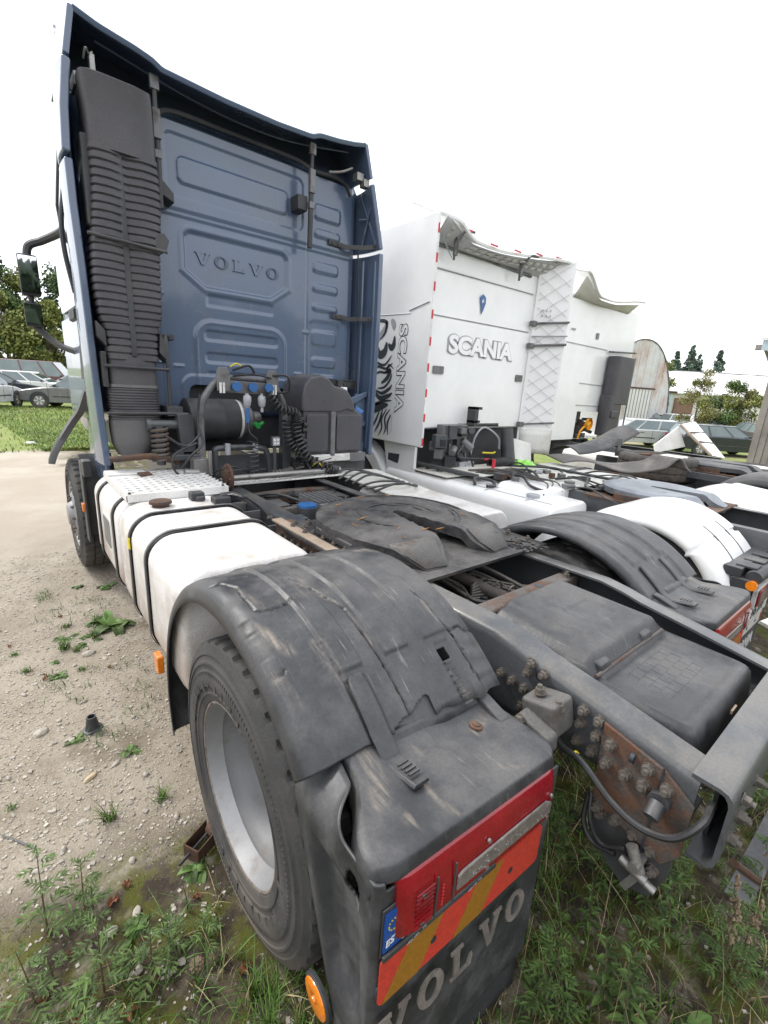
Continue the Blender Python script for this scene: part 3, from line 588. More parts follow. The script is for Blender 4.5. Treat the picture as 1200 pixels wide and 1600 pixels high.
# ---- black box cover between the rails
def boxtop(u, v):
    x = -.30+.63*u; y = -.985+.76*v
    f = ss(.40, .47, v); e = min(u, 1-u, v*1.3, (1-v)*1.3)
    z = .925+.035*ss(0, .06, e)+.055*f*ss(.0, .14, min(u, 1-u))-.012*(1-v)*1.0
    if v < .40: z -= .012*ss(.08, .12, min(u, 1-u))*ss(.05, .10, v)
    if f > .5:
        z += .02*ss(.15, .22, min(u, 1-u))*ss(.50, .6, v); z -= .008*ss(0, .02, -(abs(u-.52)-.16))*ss(0, .02, -(abs(v-.66)-.09))
    c = .10; dx, dy = max(0, c-u)/c, max(0, c*1.1-v)/c/1.1; dx2 = max(0, u-(1-c))/c
    x += .03*dy*dy*(1-2*u); return (x, y, z-.12*ss(.02, 0, e))
bc = M().grid(boxtop, 70, 90).ob('box_cover', 'fend', V, ang=50)
for x, y in ((-.2, -.63), (.14, -.63)):
    M().loft([[(x-.04, y-.05, .945), (x+.04, y-.05, .945), (x+.04, y+.05, .945), (x-.04, y+.05, .945)], [(x-.035, y-.04, .985), (x+.035, y-.04, .985), (x+.03, y+.05, 1.005), (x-.03, y+.05, 1.005)]]).ob('cover_clip', 'fend', bc, bev=.006)
    M().bx(x-.018, x+.018, y-.01, y+.0, .986, .994).ob('clip_slot', 'ink', bc)
M().tube([(-.27, -.675, .962), (.27, -.675, .962)], .006, 6).ob('cover_hinge', 'rustgrey', bc)
def bz(y): v = (y+.985)/.76; return .925+.035-.012*(1-v)-.012*ss(.05, .10, v)
gr = M()
for i in range(5):
    y = -.72-.035*i; gr.tube([(-.14+.0, y, bz(-.72-.035*i)), (.16, y, bz(-.72-.035*i))], .0009, 4)
for i in range(4):
    for k in range(5): x = -.12+.06*k+(.03 if i % 2 else 0); gr.tube([(x, -.72-.035*i, bz(-.72-.035*i)), (x, -.755-.035*i, bz(-.755-.035*i))], .0009, 4)
gr.ob('brick_pattern_groove', 'hose', bc)
M().bx(.0, .05, -.992, -.986, .90, .912).ob('reflector_chip', 'wood', bc)
# ---- cables and pipes in the open bay
for k in range(13):
    a = random.Random(k); x = .02+a.uniform(-.12, .2); z = .88+a.uniform(-.06, .05)
    M().tube(spline([(x-.25, .62, z), (x-.08+a.uniform(-.05, .05), .35, z+.03), (x+a.uniform(-.05, .05), .16, z+a.uniform(-.03, .05)), (x+.1*a.uniform(-1, 1), -.02, z-.02), (x+.22*a.uniform(-1, 1), -.16, z-.05)], 8), a.choice((.006, .009, .011, .007)), 6).ob('cable', a.choice(('hoseg', 'hoseg', 'hose')), V)
for k in range(6):
    a = random.Random(k+50); z = .86+.012*k
    M().tube(spline([(.40, -.1-.02*k, z), (.25, -.06+.01*k, z-.02), (.12, .0+.02*k, z), (-.02, .06, z+.01)], 8), .007, 6).ob('cable', 'hoseg', V)
for k in range(5): M().lathe([(-.004, .034), (.004, .034), (.004, .028), (-.004, .028)], (.06+.02*k, .22-.07*k, .91), 'Y', 12, True).ob('cable_tie', 'hoseg', V)
M().tube(spline([(-.05, .5, .92), (.04, .2, .92), (.12, -.15, .86)]), .03, 10).ob('conduit', 'rustgrey', V)
# ---- fifth wheel
def fw_outline():
    o = [(.10, .20)]
    o += [(.03, .66), (0, .69), (-.03, .66), (-.10, .20), (-.17, .085), (-.30, .10), (-.40, .28), (-.455, .45)]
    for k in range(0, 19): a = R(195-k*210/18); o.append((.465*math.cos(a), .64+.465*math.sin(a)))
    o += [(.455, .45), (.40, .28), (.30, .10), (.17, .085)]
    return o
def fw_h(x, y): return 1.152-.075*ss(.27, .08, y)-.02*ss(.40, .47, math.hypot(x, y-.64))
def plate(zf, zb, name, mt, par, off=(0, 0, 0), s=1.0):
    me = bpy.data.meshes.new(name); b = bmesh.new()
    vs = [b.verts.new((x, y, 0)) for x, y in fw_outline()]
    f = b.faces.new(vs); bmesh.ops.triangulate(b, faces=[f])
    for _ in range(4): bmesh.ops.subdivide_edges(b, edges=[e for e in b.edges if e.calc_length() > .035], cuts=1, use_grid_fill=False); bmesh.ops.triangulate(b, faces=b.faces)
    top = list(b.verts); ret = bmesh.ops.extrude_face_region(b, geom=list(b.faces)); bot = [v for v in ret['geom'] if isinstance(v, bmesh.types.BMVert)]
    for v in top:
        d = math.hypot(v.co.x-.02, v.co.y-.62)
        v.co.z = fw_h(v.co.x, v.co.y)+.0022*noise.noise(Vector((v.co.x*22, v.co.y*22, 1)))+.003*math.sin(d*150)*ss(.42, .3, d)
    for v in bot: v.co.z = fw_h(v.co.x, v.co.y)-.055
    bmesh.ops.recalc_face_normals(b, faces=b.faces)
    b.to_mesh(me); b.free(); me.materials.append(MT[mt]); me.shade_smooth(); me.set_sharp_from_angle(angle=R(50))
    o = bpy.data.objects.new(name, me); COL.objects.link(o); o.parent = par; return o
fwp = FW = plate(0, 0, 'fifth_wheel', 'grease', V)
gz = M()
for k in range(26):
    a = random.Random(k); r0 = .08+.33*a.random(); t0 = a.uniform(0, 360); sp = a.uniform(25, 110)
    pts = [(r0*math.cos(R(t0+sp*i/9)), .64+r0*math.sin(R(t0+sp*i/9)), 1.1535+.001*a.random()) for i in range(10)]
    if all(not (abs(p[0]) < .13 and p[1] < .72) and p[1] > .28 for p in pts): gz.tube(pts, [.0015+.003*math.sin(math.pi*i/9) for i in range(10)], 5)
gz.ob('grease_ridge', 'grease', fwp)
for k, (x, y, l, an) in enumerate(((-.30, .62, .07, 20), (-.33, .75, .06, 60), (-.12, .33, .05, 5), (-.22, .40, .04, 30), (-.05, .30, .05, 0), (.28, .42, .05, 40), (.30, .40, .03, 80), (-.25, .92, .06, 10), (-.02, 1.02, .05, 0), (.18, .98, .05, -10), (-.36, .52, .05, 100), (-.27, .30, .05, 15))):
    M().loft([[(x+math.cos(R(an))*t*l*1.2, y+math.sin(R(an))*t*l*1.2+q*.0022*math.sin(math.pi*(t*.8+.1)), fw_h(x, y)+.005) for q in (-1, 1)] for t in (0, .3, .6, 1)], cap=False, closed=False).ob('rust_streak', 'streak', fwp, solid=.003)
rm = M()
for sx in (-1, 1):
    rm.loft([[(sx*.125, .205, 1.10), (sx*.40, .26, 1.10), (sx*.40, .30, 1.06), (sx*.13, .24, 1.06)], [(sx*.165, .09, 1.05), (sx*.295, .10, 1.05), (sx*.30, .14, 1.035), (sx*.17, .13, 1.035)]])
rm.ob('ramp', 'grease', FW)
for sx in (-1, 1):
    M().loft([[(sx*x, y, fw_h(x, y)+.004) for x, y in q] for q in (((.122, .245), (.375, .285)), ((.145, .17), (.345, .19)), ((.172, .092), (.298, .105)))], closed=False, cap=False).ob('worn_ramp', 'castiron', FW, solid=.004)
pd = M(); pd.bx(-.46, -.30, .45, .78, 1.06, 1.10); pd.bx(.30, .46, .45, .78, 1.06, 1.10); pd.bx(-.2, .2, .4, .95, 1.05, 1.09); pd.cyl((-.44, .62, 1.085), (.44, .62, 1.085), .03); pd.ob('pedestal', 'grease', FW, bev=.008)
sp = M(); sp.bx(-.55, .55, .03, 1.02, 1.042, 1.056); spo_ = sp.ob('sub_plate', 'grease', V)
bolts(spo_, [(sx*x, y, 1.056) for sx in (-1, 1) for x in (.40, .50) for y in (.12, .25, .82, .95)], (0, 0, 1))
dp = M()
for k in range(70):
    a = random.Random(k); dp.obx((a.uniform(.32, .48), a.uniform(-.02, .18), 1.06), (a.uniform(.008, .02), a.uniform(.008, .02), .01), a.random()*3)
d_ = dp.ob('grease_crumbs', 'grease', V); d_['kind'] = 'stuff'
# rusty mounting angles beside the rails
for sx in (-1, 1):
    m = M(); m.bx(sx*.47-.045, sx*.47+.045, .42, 1.12, 1.036, 1.048); m.bx(sx*.515-.005, sx*.515+.005, .42, 1.12, .96, 1.036); o = m.ob('mounting_angle', 'rust' if sx < 0 else 'rustgrey', V, bev=.003)
    bolts(o, [(sx*.52, .48+.07*k, .99) for k in range(9)], (sx, 0, 0)); bolts(o, [(sx*.46, .5+.1*k, 1.048) for k in range(6)], (0, 0, 1))
M().bx(-.56, -.50, .45, 1.13, 1.049, 1.062).xf(Matrix.Translation((.02, 0, 0))).ob('timber_packer', 'wood', V, bev=.003)
for k, y in enumerate((1.16, 1.5, 1.74)):      # brackets from rail to tank
    b_ = M(); b_.bx(-.60, -.437, y, y+.012, .80, 1.01); b_.bx(-.60, -.437, y, y+.05, .80, .81); o = b_.ob('tank_bracket', 'steelgrey', V, bev=.003)
    bolts(o, [(-.56, y, .96), (-.56, y, .85), (-.46, y, .93)], (0, -1, 0)); M().cyl((-.50, y-.002, .93), (-.50, y, .93), .022, n=16).ob('bracket_hole', 'ink', o)
# valves, batteries and small boxes inside the frame
for x0, x1, y0, y1, z0, z1, mt in ((-.10, .12, 1.32, 1.62, .92, 1.05, 'steelgrey'), (-.34, -.16, 1.55, 1.8, .85, .99, 'steelgrey'), (.1, .35, 1.6, 1.85, .85, 1.0, 'plas'), (-.38, -.28, 1.15, 1.25, .94, 1.03, 'frame')):
    M().bx(x0, x1, y0, y1, z0, z1).ob('valve_box', mt, V, bev=.012)
M().bx(-.42, .42, .2, 4.4, .70, .74).ob('belly_pan', 'plas', V)
for k in range(6): M().bx(-.10+.036*k, -.084+.036*k, 1.33, 1.61, 1.05, 1.062).ob('cooling_fin', 'steelgrey', V)
m = M().cyl((-.22, 1.28, .95), (-.22, 1.28, 1.06), .065, n=24).ob('air_bellow', 'plas', V); M().cyl((-.22, 1.28, 1.06), (-.22, 1.28, 1.075), .06, n=24).ob('bellow_cap', 'bluecap', m)
for k in range(9):
    a = random.Random(k+9); y = a.uniform(1.0, 2.3); x = a.uniform(-.3, .3)
    M().tube(spline([(x, y, 1.0), (x+a.uniform(-.2, .2), y+.15, 1.02+a.uniform(-.05, .03)), (x+a.uniform(-.3, .3), y+.35, .97)], 8), a.choice((.008, .012)), 6).ob('cable', 'hose', V)
# ---- tanks with straps, cap, marker
def trr(z0=.49, z1=1.10, x0=-1.225, x1=-.60, r=.13): return rr(x0, x1, z0, z1, r, 8)
def tankm(y0, y1, name='fuel_tank'):
    rg = []
    for y, s in ((y0, .90), (y0+.008, .955), (y0+.03, .985), (y0+.07, 1), (y1-.07, 1), (y1-.03, .985), (y1-.008, .955), (y1, .90)):
        rg.append([(-.912+(x+.912)*s, y, .795+(z-.795)*s) for x, z in trr()])
    return M().loft(rg).ob(name, 'white', V, ang=45)
tk = tankm(.50, 1.72)
t2 = tankm(1.735, 2.62, 'service_tank')
def strap(y, par, w=.045, mt='hose', x0=-1.225, x1=-.6):
    ol = [p for p in rr(-1.231, -.59, .484, 1.106, .134, 8)]
    ol2 = [p for p in rr(-1.225, -.59, .49, 1.10, .13, 8)]
    o = M().loft([[(a, y-w/2, b) for a, b in ol], [(a, y+w/2, b) for a, b in ol], [(a, y+w/2, b) for a, b in ol2], [(a, y-w/2, b) for a, b in ol2]], cap=False).ob('tank_strap', mt, par)
    q = M(); q.tube([(x, y, z) for x, z in rr(-1.236, -.59, .48, 1.112, .138, 8)[9:]], .008, 6) if False else None
    c = M().loft([[(a, y-w/5, b) for a, b in rr(-1.236, -.585, .478, 1.112, .138, 8)], [(a, y+w/5, b) for a, b in rr(-1.236, -.585, .478, 1.112, .138, 8)]], cap=False).ob('strap_ridge', 'steelgrey', o, solid=.003)
    bolts(o, [(-.62, y-.03, 1.112), (-.59, y, 1.1)], (0, 0, 1), BOLTS)
    return o
for y, p in ((1.03, tk), (1.38, tk), (1.86, t2), (2.38, t2)): strap(y, V)
M().loft([[(-1.238, 1.36, z), (-1.238, 1.40, z), (-1.230, 1.40, z), (-1.230, 1.36, z)] for z in (.93, .99)]).ob('strap_label', 'yellow', tk)
c = M(); c.cyl((-1.03, 1.53, 1.095), (-1.03, 1.53, 1.118), .045, n=28); c.cyl((-1.03, 1.53, 1.118), (-1.03, 1.53, 1.135), .062, .058, n=28); c.ob('fuel_cap', 'rust', tk, bev=.004)
s = M(); s.cyl((-.80, 1.56, 1.10), (-.80, 1.56, 1.13), .03); s.bx(-.85, -.77, 1.56, 1.63, 1.10, 1.15); s.bx(-.76, -.66, 1.42, 1.5, 1.10, 1.14); s.bx(-.70, -.6, 1.46, 1.52, 1.1, 1.15); s.ob('level_sender', 'plas', tk, bev=.008)
for k in range(4): M().tube(spline([(-.72+.03*k, 1.5, 1.13), (-.62, 1.44-.03*k, 1.15), (-.52, 1.36+.03*k, 1.09), (-.46, 1.3, 1.0)], 8), .007, 6).ob('tank_pipe', 'hose', tk)
M().prism(rr(1.98, 2.24, .70, .93, .03), 'X', -1.229, -1.222).ob('step_recess', 'scand', t2, bev=.004)
M().prism(rr(2.0, 2.22, .72, .91, .03), 'X', -1.231, -1.2285).ob('step_opening', 'steelgrey', t2)
M().prism(rr(-.035, .035, -.045, .045, .012), 'X', -.014, .014).xf(Matrix.Translation((-1.25, .83, .55))).ob('side_marker', 'orange', V, bev=.005)
# deck plate with raised, slotted tread
dk = M(); dk.bx(-1.17, -.57, 1.70, 2.46, 1.135, 1.141); dk.bx(-1.17, -.57, 1.70, 1.704, 1.095, 1.135); dk.bx(-1.17, -1.166, 1.70, 2.46, 1.1, 1.135)
dko = dk.ob('deck_plate', 'alu', V)
lg = M(); sl = M()
for i in range(12):
    for j in range(11):
        x = -1.13+.05*i; y = 1.74+.066*j+(.033 if i % 2 else 0)
        if x < -.95 and y > 2.2: continue
        lg.bx(x-.017, x+.017, y-.009, y+.009, 1.141, 1.1445); sl.bx(x-.011, x+.011, y-.004, y+.004, 1.1445, 1.1455)
lg.ob('tread_lugs', 'alu', dko)['kind'] = 'stuff'; sl.ob('tread_slots', 'ink', dko)['kind'] = 'stuff'
q = M(); q.bx(-1.17, -.93, 2.28, 2.44, 1.142, 1.155); q.ob('step_plate', 'alu', dko, bev=.003); M().bx(-.99, -.91, 2.20, 2.30, 1.142, 1.156).ob('step_hinge', 'rust', dko, bev=.003)
bolts(dko, [(-1.15, 1.72, 1.141), (-.6, 1.72, 1.141)], (0, 0, 1), BOLTS)
dk = M(); dk.bx(-.40, .75, 2.08, 2.34, 1.05, 1.056); d2 = dk.ob('deck_plate', 'alu', V); lg = M(); sl = M()
for i in range(21):
    for j in range(4): x = -.37+.054*i; y = 2.11+.06*j; lg.bx(x-.018, x+.018, y-.01, y+.01, 1.056, 1.0595); sl.bx(x-.012, x+.012, y-.004, y+.004, 1.0595, 1.0602)
lg.ob('tread_lugs', 'alu', d2)['kind'] = 'stuff'; sl.ob('tread_slots', 'ink', d2)['kind'] = 'stuff'
M().loft([[(.62, 1.35, 1.0), (1.12, 1.5, .98), (1.15, 2.3, 1.02), (.6, 2.35, 1.05)], [(.62, 1.35, 1.01), (1.12, 1.5, .99), (1.15, 2.3, 1.03), (.6, 2.35, 1.06)]]).ob('deck_plate', 'scand', V)
# far side tank
M().loft([[(x, y, z) for x, z in rr(.62, 1.22, .49, .99, .12, 6)] for y in (.75, 1.9)]).ob('fuel_tank', 'white', V, bev=.02)
for k in range(7):
    a = random.Random(k+30); M().tube(spline([(.5, 1.5+.1*k, 1.04), (.7, 1.45+.12*k, 1.09+a.uniform(-.03, .04)), (.95, 1.5+.1*k, 1.04), (1.1, 1.7+.06*k, 1.0)], 8), .01, 6).ob('cable', 'hose', V)
# ---- rear fenders (arched, ribbed black plastic, cracked on the near side)
def seg_d(px, pt, a, b):
    ax, at_ = a; bx_, bt = b; k = 79.6     # degrees of arc per metre on R = .72
    ax, bx_, px = ax*k, bx_*k, px*k
    dx, dt = bx_-ax, bt-at_; L2 = dx*dx+dt*dt
    t = max(0, min(1, ((px-ax)*dx+(pt-at_)*dt)/L2)) if L2 else 0
    return math.hypot(px-ax-t*dx, pt-at_-t*dt)/k
CRACK = [[(-1.209, 80), (-1.18, 86), (-1.19, 93), (-1.186, 98.8), (-1.14, 99.5), (-1.101, 99), (-1.07, 98.5)], [(-1.209, 80), (-1.16, 79.5), (-1.115, 80.1)],
         [(-1.236, 101), (-1.238, 105), (-1.228, 109), (-1.232, 112), (-1.216, 116)], [(-1.205, 116), (-1.225, 119)],
         [(-.70, 108), (-.682, 113), (-.69, 117), (-.667, 121.3), (-.62, 121), (-.583, 124)], [(-.675, 121), (-.66, 127), (-.668, 131), (-.65, 137)],
         [(-1.023, 90), (-.99, 96), (-.975, 101), (-.953, 106), (-.952, 114), (-.945, 123), (-.94, 134)]]
WEAR = [((-1.09, 113), (-1.09, 117), .028, 1.2), ((-1.085, 118), (-1.07, 124), .02, .8), ((-1.215, 104), (-1.17, 112), .03, .9), ((-1.23, 116), (-1.21, 124), .02, .7), ((-1.19, 88), (-1.16, 100), .03, .35), ((-1.02, 93), (-.96, 104), .012, 1), ((-.953, 104), (-.94, 134), .004, .7),
        ((-.75, 130), (-.73, 137), .012, .8), ((-1.1, 98), (-.9, 98), .03, .25), ((-.72, 72), (-.6, 82), .04, .7), ((-1.15, 74), (-.9, 70), .03, .4), ((-1.06, 124), (-1.05, 133), .02, .5), ((-.7, 110), (-.69, 118), .014, .6), ((-.98, 86), (-1.0, 95), .03, .3)]
def fender(near=True, name='rear_fender'):
    x0, x1 = -1.252, -.585; T0, T1 = -18, 135.5
    PR = [(-1.258, .655), (-1.256, .675), (-1.25, .697), (-1.236, .713), (-1.21, .7205)]
    nx = 140 if near else 70; nt = 360 if near else 180
    xs = [p for p in PR]+[(-1.205+(-.60+1.205)*i/nx, .7215) for i in range(nx+1)]+[(-.592, .716), (-.586, .70), (-.584, .68)]
    q = len(xs); vs = []; wear = []; crk = []
    for j in range(nt+1):
        th = T0+(T1-T0)*j/nt
        for i, (x, r) in enumerate(xs):
            tt = th
            if j == nt: tt += (1.5*noise.noise(Vector((x*14, 3, 0)))+2.2*ss(-1.15, -.6, x)) if near else 0
            if len(PR) <= i < q-3:
                d = 0
                for a, b in ((-1.086, -1.001), (-.934, -.836), (-.786, -.682)):
                    e = max(0, min(1, (tt-52)/6))
                    d = max(d, ss(0, .008, min(x-a, b-x, (121.3-tt)/79.6))*e)
                r += .0095*d
                r -= .006*ss(0, .006, min(x+1.08, -1.01-x, (tt-122.8)/79.6))      # recess for the strap
                r -= .006*ss(0, .006, min(x+.762, .70-.0-(-x) if False else -.70-x, (tt-122.8)/79.6))
                if near:
                    r += .004*noise.noise(Vector((x*4, tt*.06, 0)))
                    if x > -.68: r -= .02*ss(111, 126, tt)*ss(-.68, -.64, x)*(.6+.5*noise.noise(Vector((x*18, tt*.3, 5))))
            wv = 0; ck = 0
            if near:
                for c in CRACK:
                    for a, b in zip(c, c[1:]):
                        dd = seg_d(x, tt, a, b)+.0025*noise.noise(Vector((x*60, tt*.8, 2)))
                        if dd < .006: r -= .006*ss(.006, .001, dd); ck = max(ck, .95*ss(.0045, .001, dd))
                for a, b, w_, s_ in WEAR:
                    dd = seg_d(x, tt, a, b)
                    if dd < w_: wv = max(wv, s_*ss(w_, w_*.2, dd))
            if near and abs(x+1.09) < .03 and 112 < tt < 119: r += .003*noise.noise(Vector((x*120, tt*1.5, 0)))
            vs.append((x, r*math.cos(R(tt)), .5+r*math.sin(R(tt)))); wear.append(min(1, wv)); crk.append(ck)
    fs = []
    for j in range(nt):
        th = T0+(T1-T0)*(j+.5)/nt
        for i in range(q-1):
            x = (xs[i][0]+xs[i+1][0])/2
            if near:
                if -.756 < x < -.722 and 124.6 < th < 127.6: continue
                jag = 2.5*noise.noise(Vector((x*20, 0, 7)))
                if -1.0 < x < -.86 and th > 135.2-2.6*ss(-1.0, -.88, x)+jag*.4: continue
                if abs(x+.672+.006*noise.noise(Vector((th*.5, 0, 0)))) < .004 and 121 < th < 133: continue
            fs.append((j*q+i, j*q+i+1, (j+1)*q+i+1, (j+1)*q+i))
    m = M(); m.v = vs; m.f = fs
    me = m.mesh(name, 'fend', 55)
    at_ = me.attributes.new('wear', 'FLOAT', 'POINT'); at_.data.foreach_set('value', wear)
    at_ = me.attributes.new('crack', 'FLOAT', 'POINT'); at_.data.foreach_set('value', crk)
    o = bpy.data.objects.new(name, me); COL.objects.link(o); o.parent = V
    s = o.modifiers.new('s', 'SOLIDIFY'); s.thickness = .005; s.offset = -1
    return o
F1 = fender(True); M().grid(lambda u, v: (-1.04+.34*u, .708*math.cos(R(128+11*v)), .5+.708*math.sin(R(128+11*v))), 6, 6).ob('fender_support', 'fend', V, solid=.004); F2 = fender(False); F2.scale = (-1, 1, 1); F2.location.z = -.08
# rubber straps: from the fender recess down onto the lamp cover
def fstrap(x0, w, long=True, par=None, tilt=0, end=.02):
    path = [(.5+.0, 0)]; pts = []
    for th in range(123, 136, 2): pts.append((.7225*math.cos(R(th)), .5+.7225*math.sin(R(th))))
    pts += [(-.535, .995), (-.56, .99-tilt), (-.66, 1.006-tilt)] if long else []
    rg = []
    for k, (y, z) in enumerate(pts):
        ww = w*(.75 if k == 0 else 1)
        if k == len(pts)-1: ww *= .85
        rg.append([(x0-ww/2, y, z+.001), (x0-ww/2, y, z+.006), (x0-ww*.38, y, z+.013), (x0+ww*.38, y, z+.013), (x0+ww/2, y, z+.006), (x0+ww/2, y, z+.001)])
    o = M().loft(rg).ob('fender_strap', 'fend', V, bev=.003, ang=45)
    g = M()
    for k in range(4): g.obx((x0, -.595-.013*k, 1.0185-tilt+.0018*k), (w*.55, .004, .006), Matrix.Rotation(R(6), 3, 'X'))
    g.ob('grip_rib', 'plas', o)
    return o
fstrap(-1.046, .056, tilt=.022)
g = M(); 
for k in range(7):
    th = R(128+1.6*k); g.obx((-.741, .7235*math.cos(th), .5+.7235*math.sin(th)), (.032, .006, .004), Matrix.Rotation(th-R(90), 3, 'X'))
g.ob('strap_channel', 'plas', V)
for x in (.98, .74):
    o = fstrap(x, .05, tilt=.0); o.location.z = -.08
# ---- tail assembly: cover, housing, lamp, plates, flap. Built flat, then sagging to one side by TILT about its outer edge.
def tail(sgn, tilt):
    xm_ = Matrix.Translation((-1.24, -.75, 1.0 if sgn < 0 else .915)) @ Matrix(((1, 0, 0, 0), (0, 1, 0, 0), (-math.tan(R(tilt)), 0, 1, 0), (0, 0, 0, 1)))
    if sgn > 0: xm_ = Matrix.Scale(-1, 4, (1, 0, 0)) @ xm_
    def fin(m): return m.xf(xm_)
    W_ = .615
    # cover: local s along x, y back negative, z up (0 = top of cover at its rear edge)
    def cov(u, v):
        c = .10
        y0_ = .265*(1-min(1, v/.7)); s = -.021+.105*ss(0, .24, y0_); s = s+(W_+.012-s)*u
        # v 0 front (under the fender) .. .75 top edge .. 1 lip bottom
        if v < .7: y = .265-.255*(v/.7); z = .02*ss(.25, 0, v)
        else:
            a = (v-.7)/.3*math.pi/2; y = .01-.030*math.sin(a); z = -.016*(1-math.cos(a))-.020*ss(.7, 1.5, a)
        # rounded plan corners
        e = ss(.35, .75, v)
        k = min(u, 1-u)
        if k < c: y += e*(.026 if u < .5 else .05)*(1-k/c)**2
        z -= .012*ss(.03, 0, k)+(.03*ss(.022, 0, u)*ss(.02, .2, v)); z += .016*ss(0, .02, .265-.045-y+.0 if False else -1) 
        return (s, y, z)
    cv = M().grid(cov, 60, 40)
    me = fin(cv).mesh('lamp_cover', 'fend', 50)
    wa = []
    for i in range(61):
        for j in range(41):
            u, v = i/60, j/40; p = 0
            for (a, b, c, d, w_) in ((.30, .30, .36, .75, .022), (.36, .75, .40, .9, .02), (.72, .30, .93, .15, .05), (.66, .62, .74, .72, .02), (.34, .22, .36, .27, .03), (.1, .1, .12, .4, .06), (.2, .6, .22, .64, .03)):
                L2 = (c-a)**2+(d-b)**2; t = max(0, min(1, ((u-a)*(c-a)+(v-b)*(d-b))/L2)); dd = math.hypot(u-a-t*(c-a), (v-b-t*(d-b))*.5)
                p = max(p, ss(w_, w_*.2, dd))
            wa.append(p*.8)
    at_ = me.attributes.new('wear', 'FLOAT', 'POINT'); at_.data.foreach_set('value', wa)
    C = bpy.data.objects.new('lamp_cover', me); COL.objects.link(C); C.parent = V
    q = C.modifiers.new('s', 'SOLIDIFY'); q.thickness = .006; q.offset = -1
    st = M(); st.loft([[(s, .225, -.012), (s, .255, -.0), (s, .262, .03), (s, .235, .028), (s, .215, .0)] for s in (.18, .47)]); fin(st).ob('cover_step', 'fend', C, bev=.006)
    st = M(); st.loft([[(s, y, z) for y, z in ((.13, -.02), (.25, -.02), (.25, .035), (.22, .03), (.14, .003))] for s in (.555, .60)]); fin(st).ob('cover_corner', 'fend', C, bev=.006)
    sc_ = M(); sc_.lathe([(0, .019), (.004, .018), (.005, .011), (.008, .010), (.008, 0)], (.475, .165, .002), 'Z', 18); fin(sc_).ob('cover_screw', 'rust', C)
    # housing: side panel wrapping round the corner into the rear face
    def hs(u, v):
        z = -.03-.022*ss(.33, .47, u)*(1-v)-.72*v           # downwards
        yf = .335-.27*v**.9; 
        if u < .55: 
            t = u/.55; y = yf*(1-t)+.0*t; x = -.012
            x += .03*ss(.15, .32, t)*ss(.98, .72, t)*ss(.10, .2, v)*ss(.62, .48, v)     # dished recess
            x += .01*ss(.3, 0, t)
            if v < .09: k = (1-v/.09)*(1-ss(.45, .75, t)); x += (.115*(1-.75*t))*k*k; z = -.03-.72*v+.035*math.sin(k*math.pi/2)
            if t > .9: a = (t-.9)/.1*math.pi/2; x = -.012+.02*(1-math.cos(a)) ; y = .0-.012*math.sin(a)+.03*(1-math.sin(a))*0
        else:
            t = (u-.55)/.45; x = .008+(W_-.012)*t; y = -.012+.02*ss(.06, .1, t)*0
        return (x, y, z)
    def hole(u, v):
        q = hs(u, v); return u < .53 and ((q[1]-.058)/.026)**2+((q[2]+.115)/.048)**2 < 1
    hm = M().grid(hs, 180, 130, hole)
    fin(hm).ob('lamp_housing', 'fend', V, solid=.006, ang=50)
    back = M(); back.bx(.05, W_-.01, .03, .10, -.25, -.02); fin(back).ob('lamp_backing', 'plas', C)
    # lamp: red body, bevelled ends, clear strip
    lp = M()
    def lring(s, k): return [(s, y, z) for y, z in ((-.008, -.030), (-.012*k-.012, -.036), (-.020*k-.014, -.055), (-.028*k-.014, -.165), (-.014*k-.014, -.186), (-.008, -.19))]
    lp.loft([lring(.03, .35), lring(.042, .85), lring(.06, 1), lring(.545, 1), lring(.565, .8), lring(.575, .3)])
    LP = fin(lp).ob('tail_lamp', 'red', V, bev=.006, ang=30)
    cl = M(); cl.loft([[(s, y, z) for y, z in ((-.0385, zt-.015), (-.0435, zt-.019), (-.0435, -.151), (-.0385, -.155))] for s, zt in ((.185, -.095), (.20, -.088), (.52, -.082), (.55, -.10))]); fin(cl).ob('clear_lens', 'lens', LP, bev=.003)
    sm = M()
    for s, z in ((.085, -.078), (.085, -.15), (.285, -.07), (.545, -.085), (.29, -.15), (.54, -.15)): sm.cyl((s, -.038, z-.01), (s, -.0435, z-.01), .0055, n=12)
    fin(sm).ob('lamp_screw', 'steel', LP)
    for k in range(9): rb = M(); rb.bx(.064, .112, -.0435, -.0405, -.078-.011*k, -.0745-.011*k); fin(rb).ob('lens_rib', 'red', LP)
    dv_ = M(); dv_.bx(.118, .122, -.0435, -.0405, -.17, -.066); dv_.bx(.172, .176, -.0435, -.0405, -.17, -.066); split(fin(dv_), 'lens_divider', 'plas', LP)
    ck_ = M()
    for k in range(26): a_ = random.Random(k); ck_.obx((.20+.34*a_.random(), -.0438, -.112-.036*a_.random()), (.003, .0012, .003), .3)
    fin(ck_).ob('lens_sparkle', 'inkg', LP)['kind'] = 'stuff'  # grey specks that paint the sparkle of the clear lens
    dm = M()
    for k in range(7): dm.cyl((.14, -.041, -.10-.009*k), (.14, -.043, -.10-.009*k), .0025, n=8)
    fin(dm).ob('lamp_dot', 'redtape', LP)
    bar = M(); bar.bx(.0, .35, -.02, -.016, -.215, -.09); fin(bar).ob('plate_holder', 'plas', V, bev=.003)
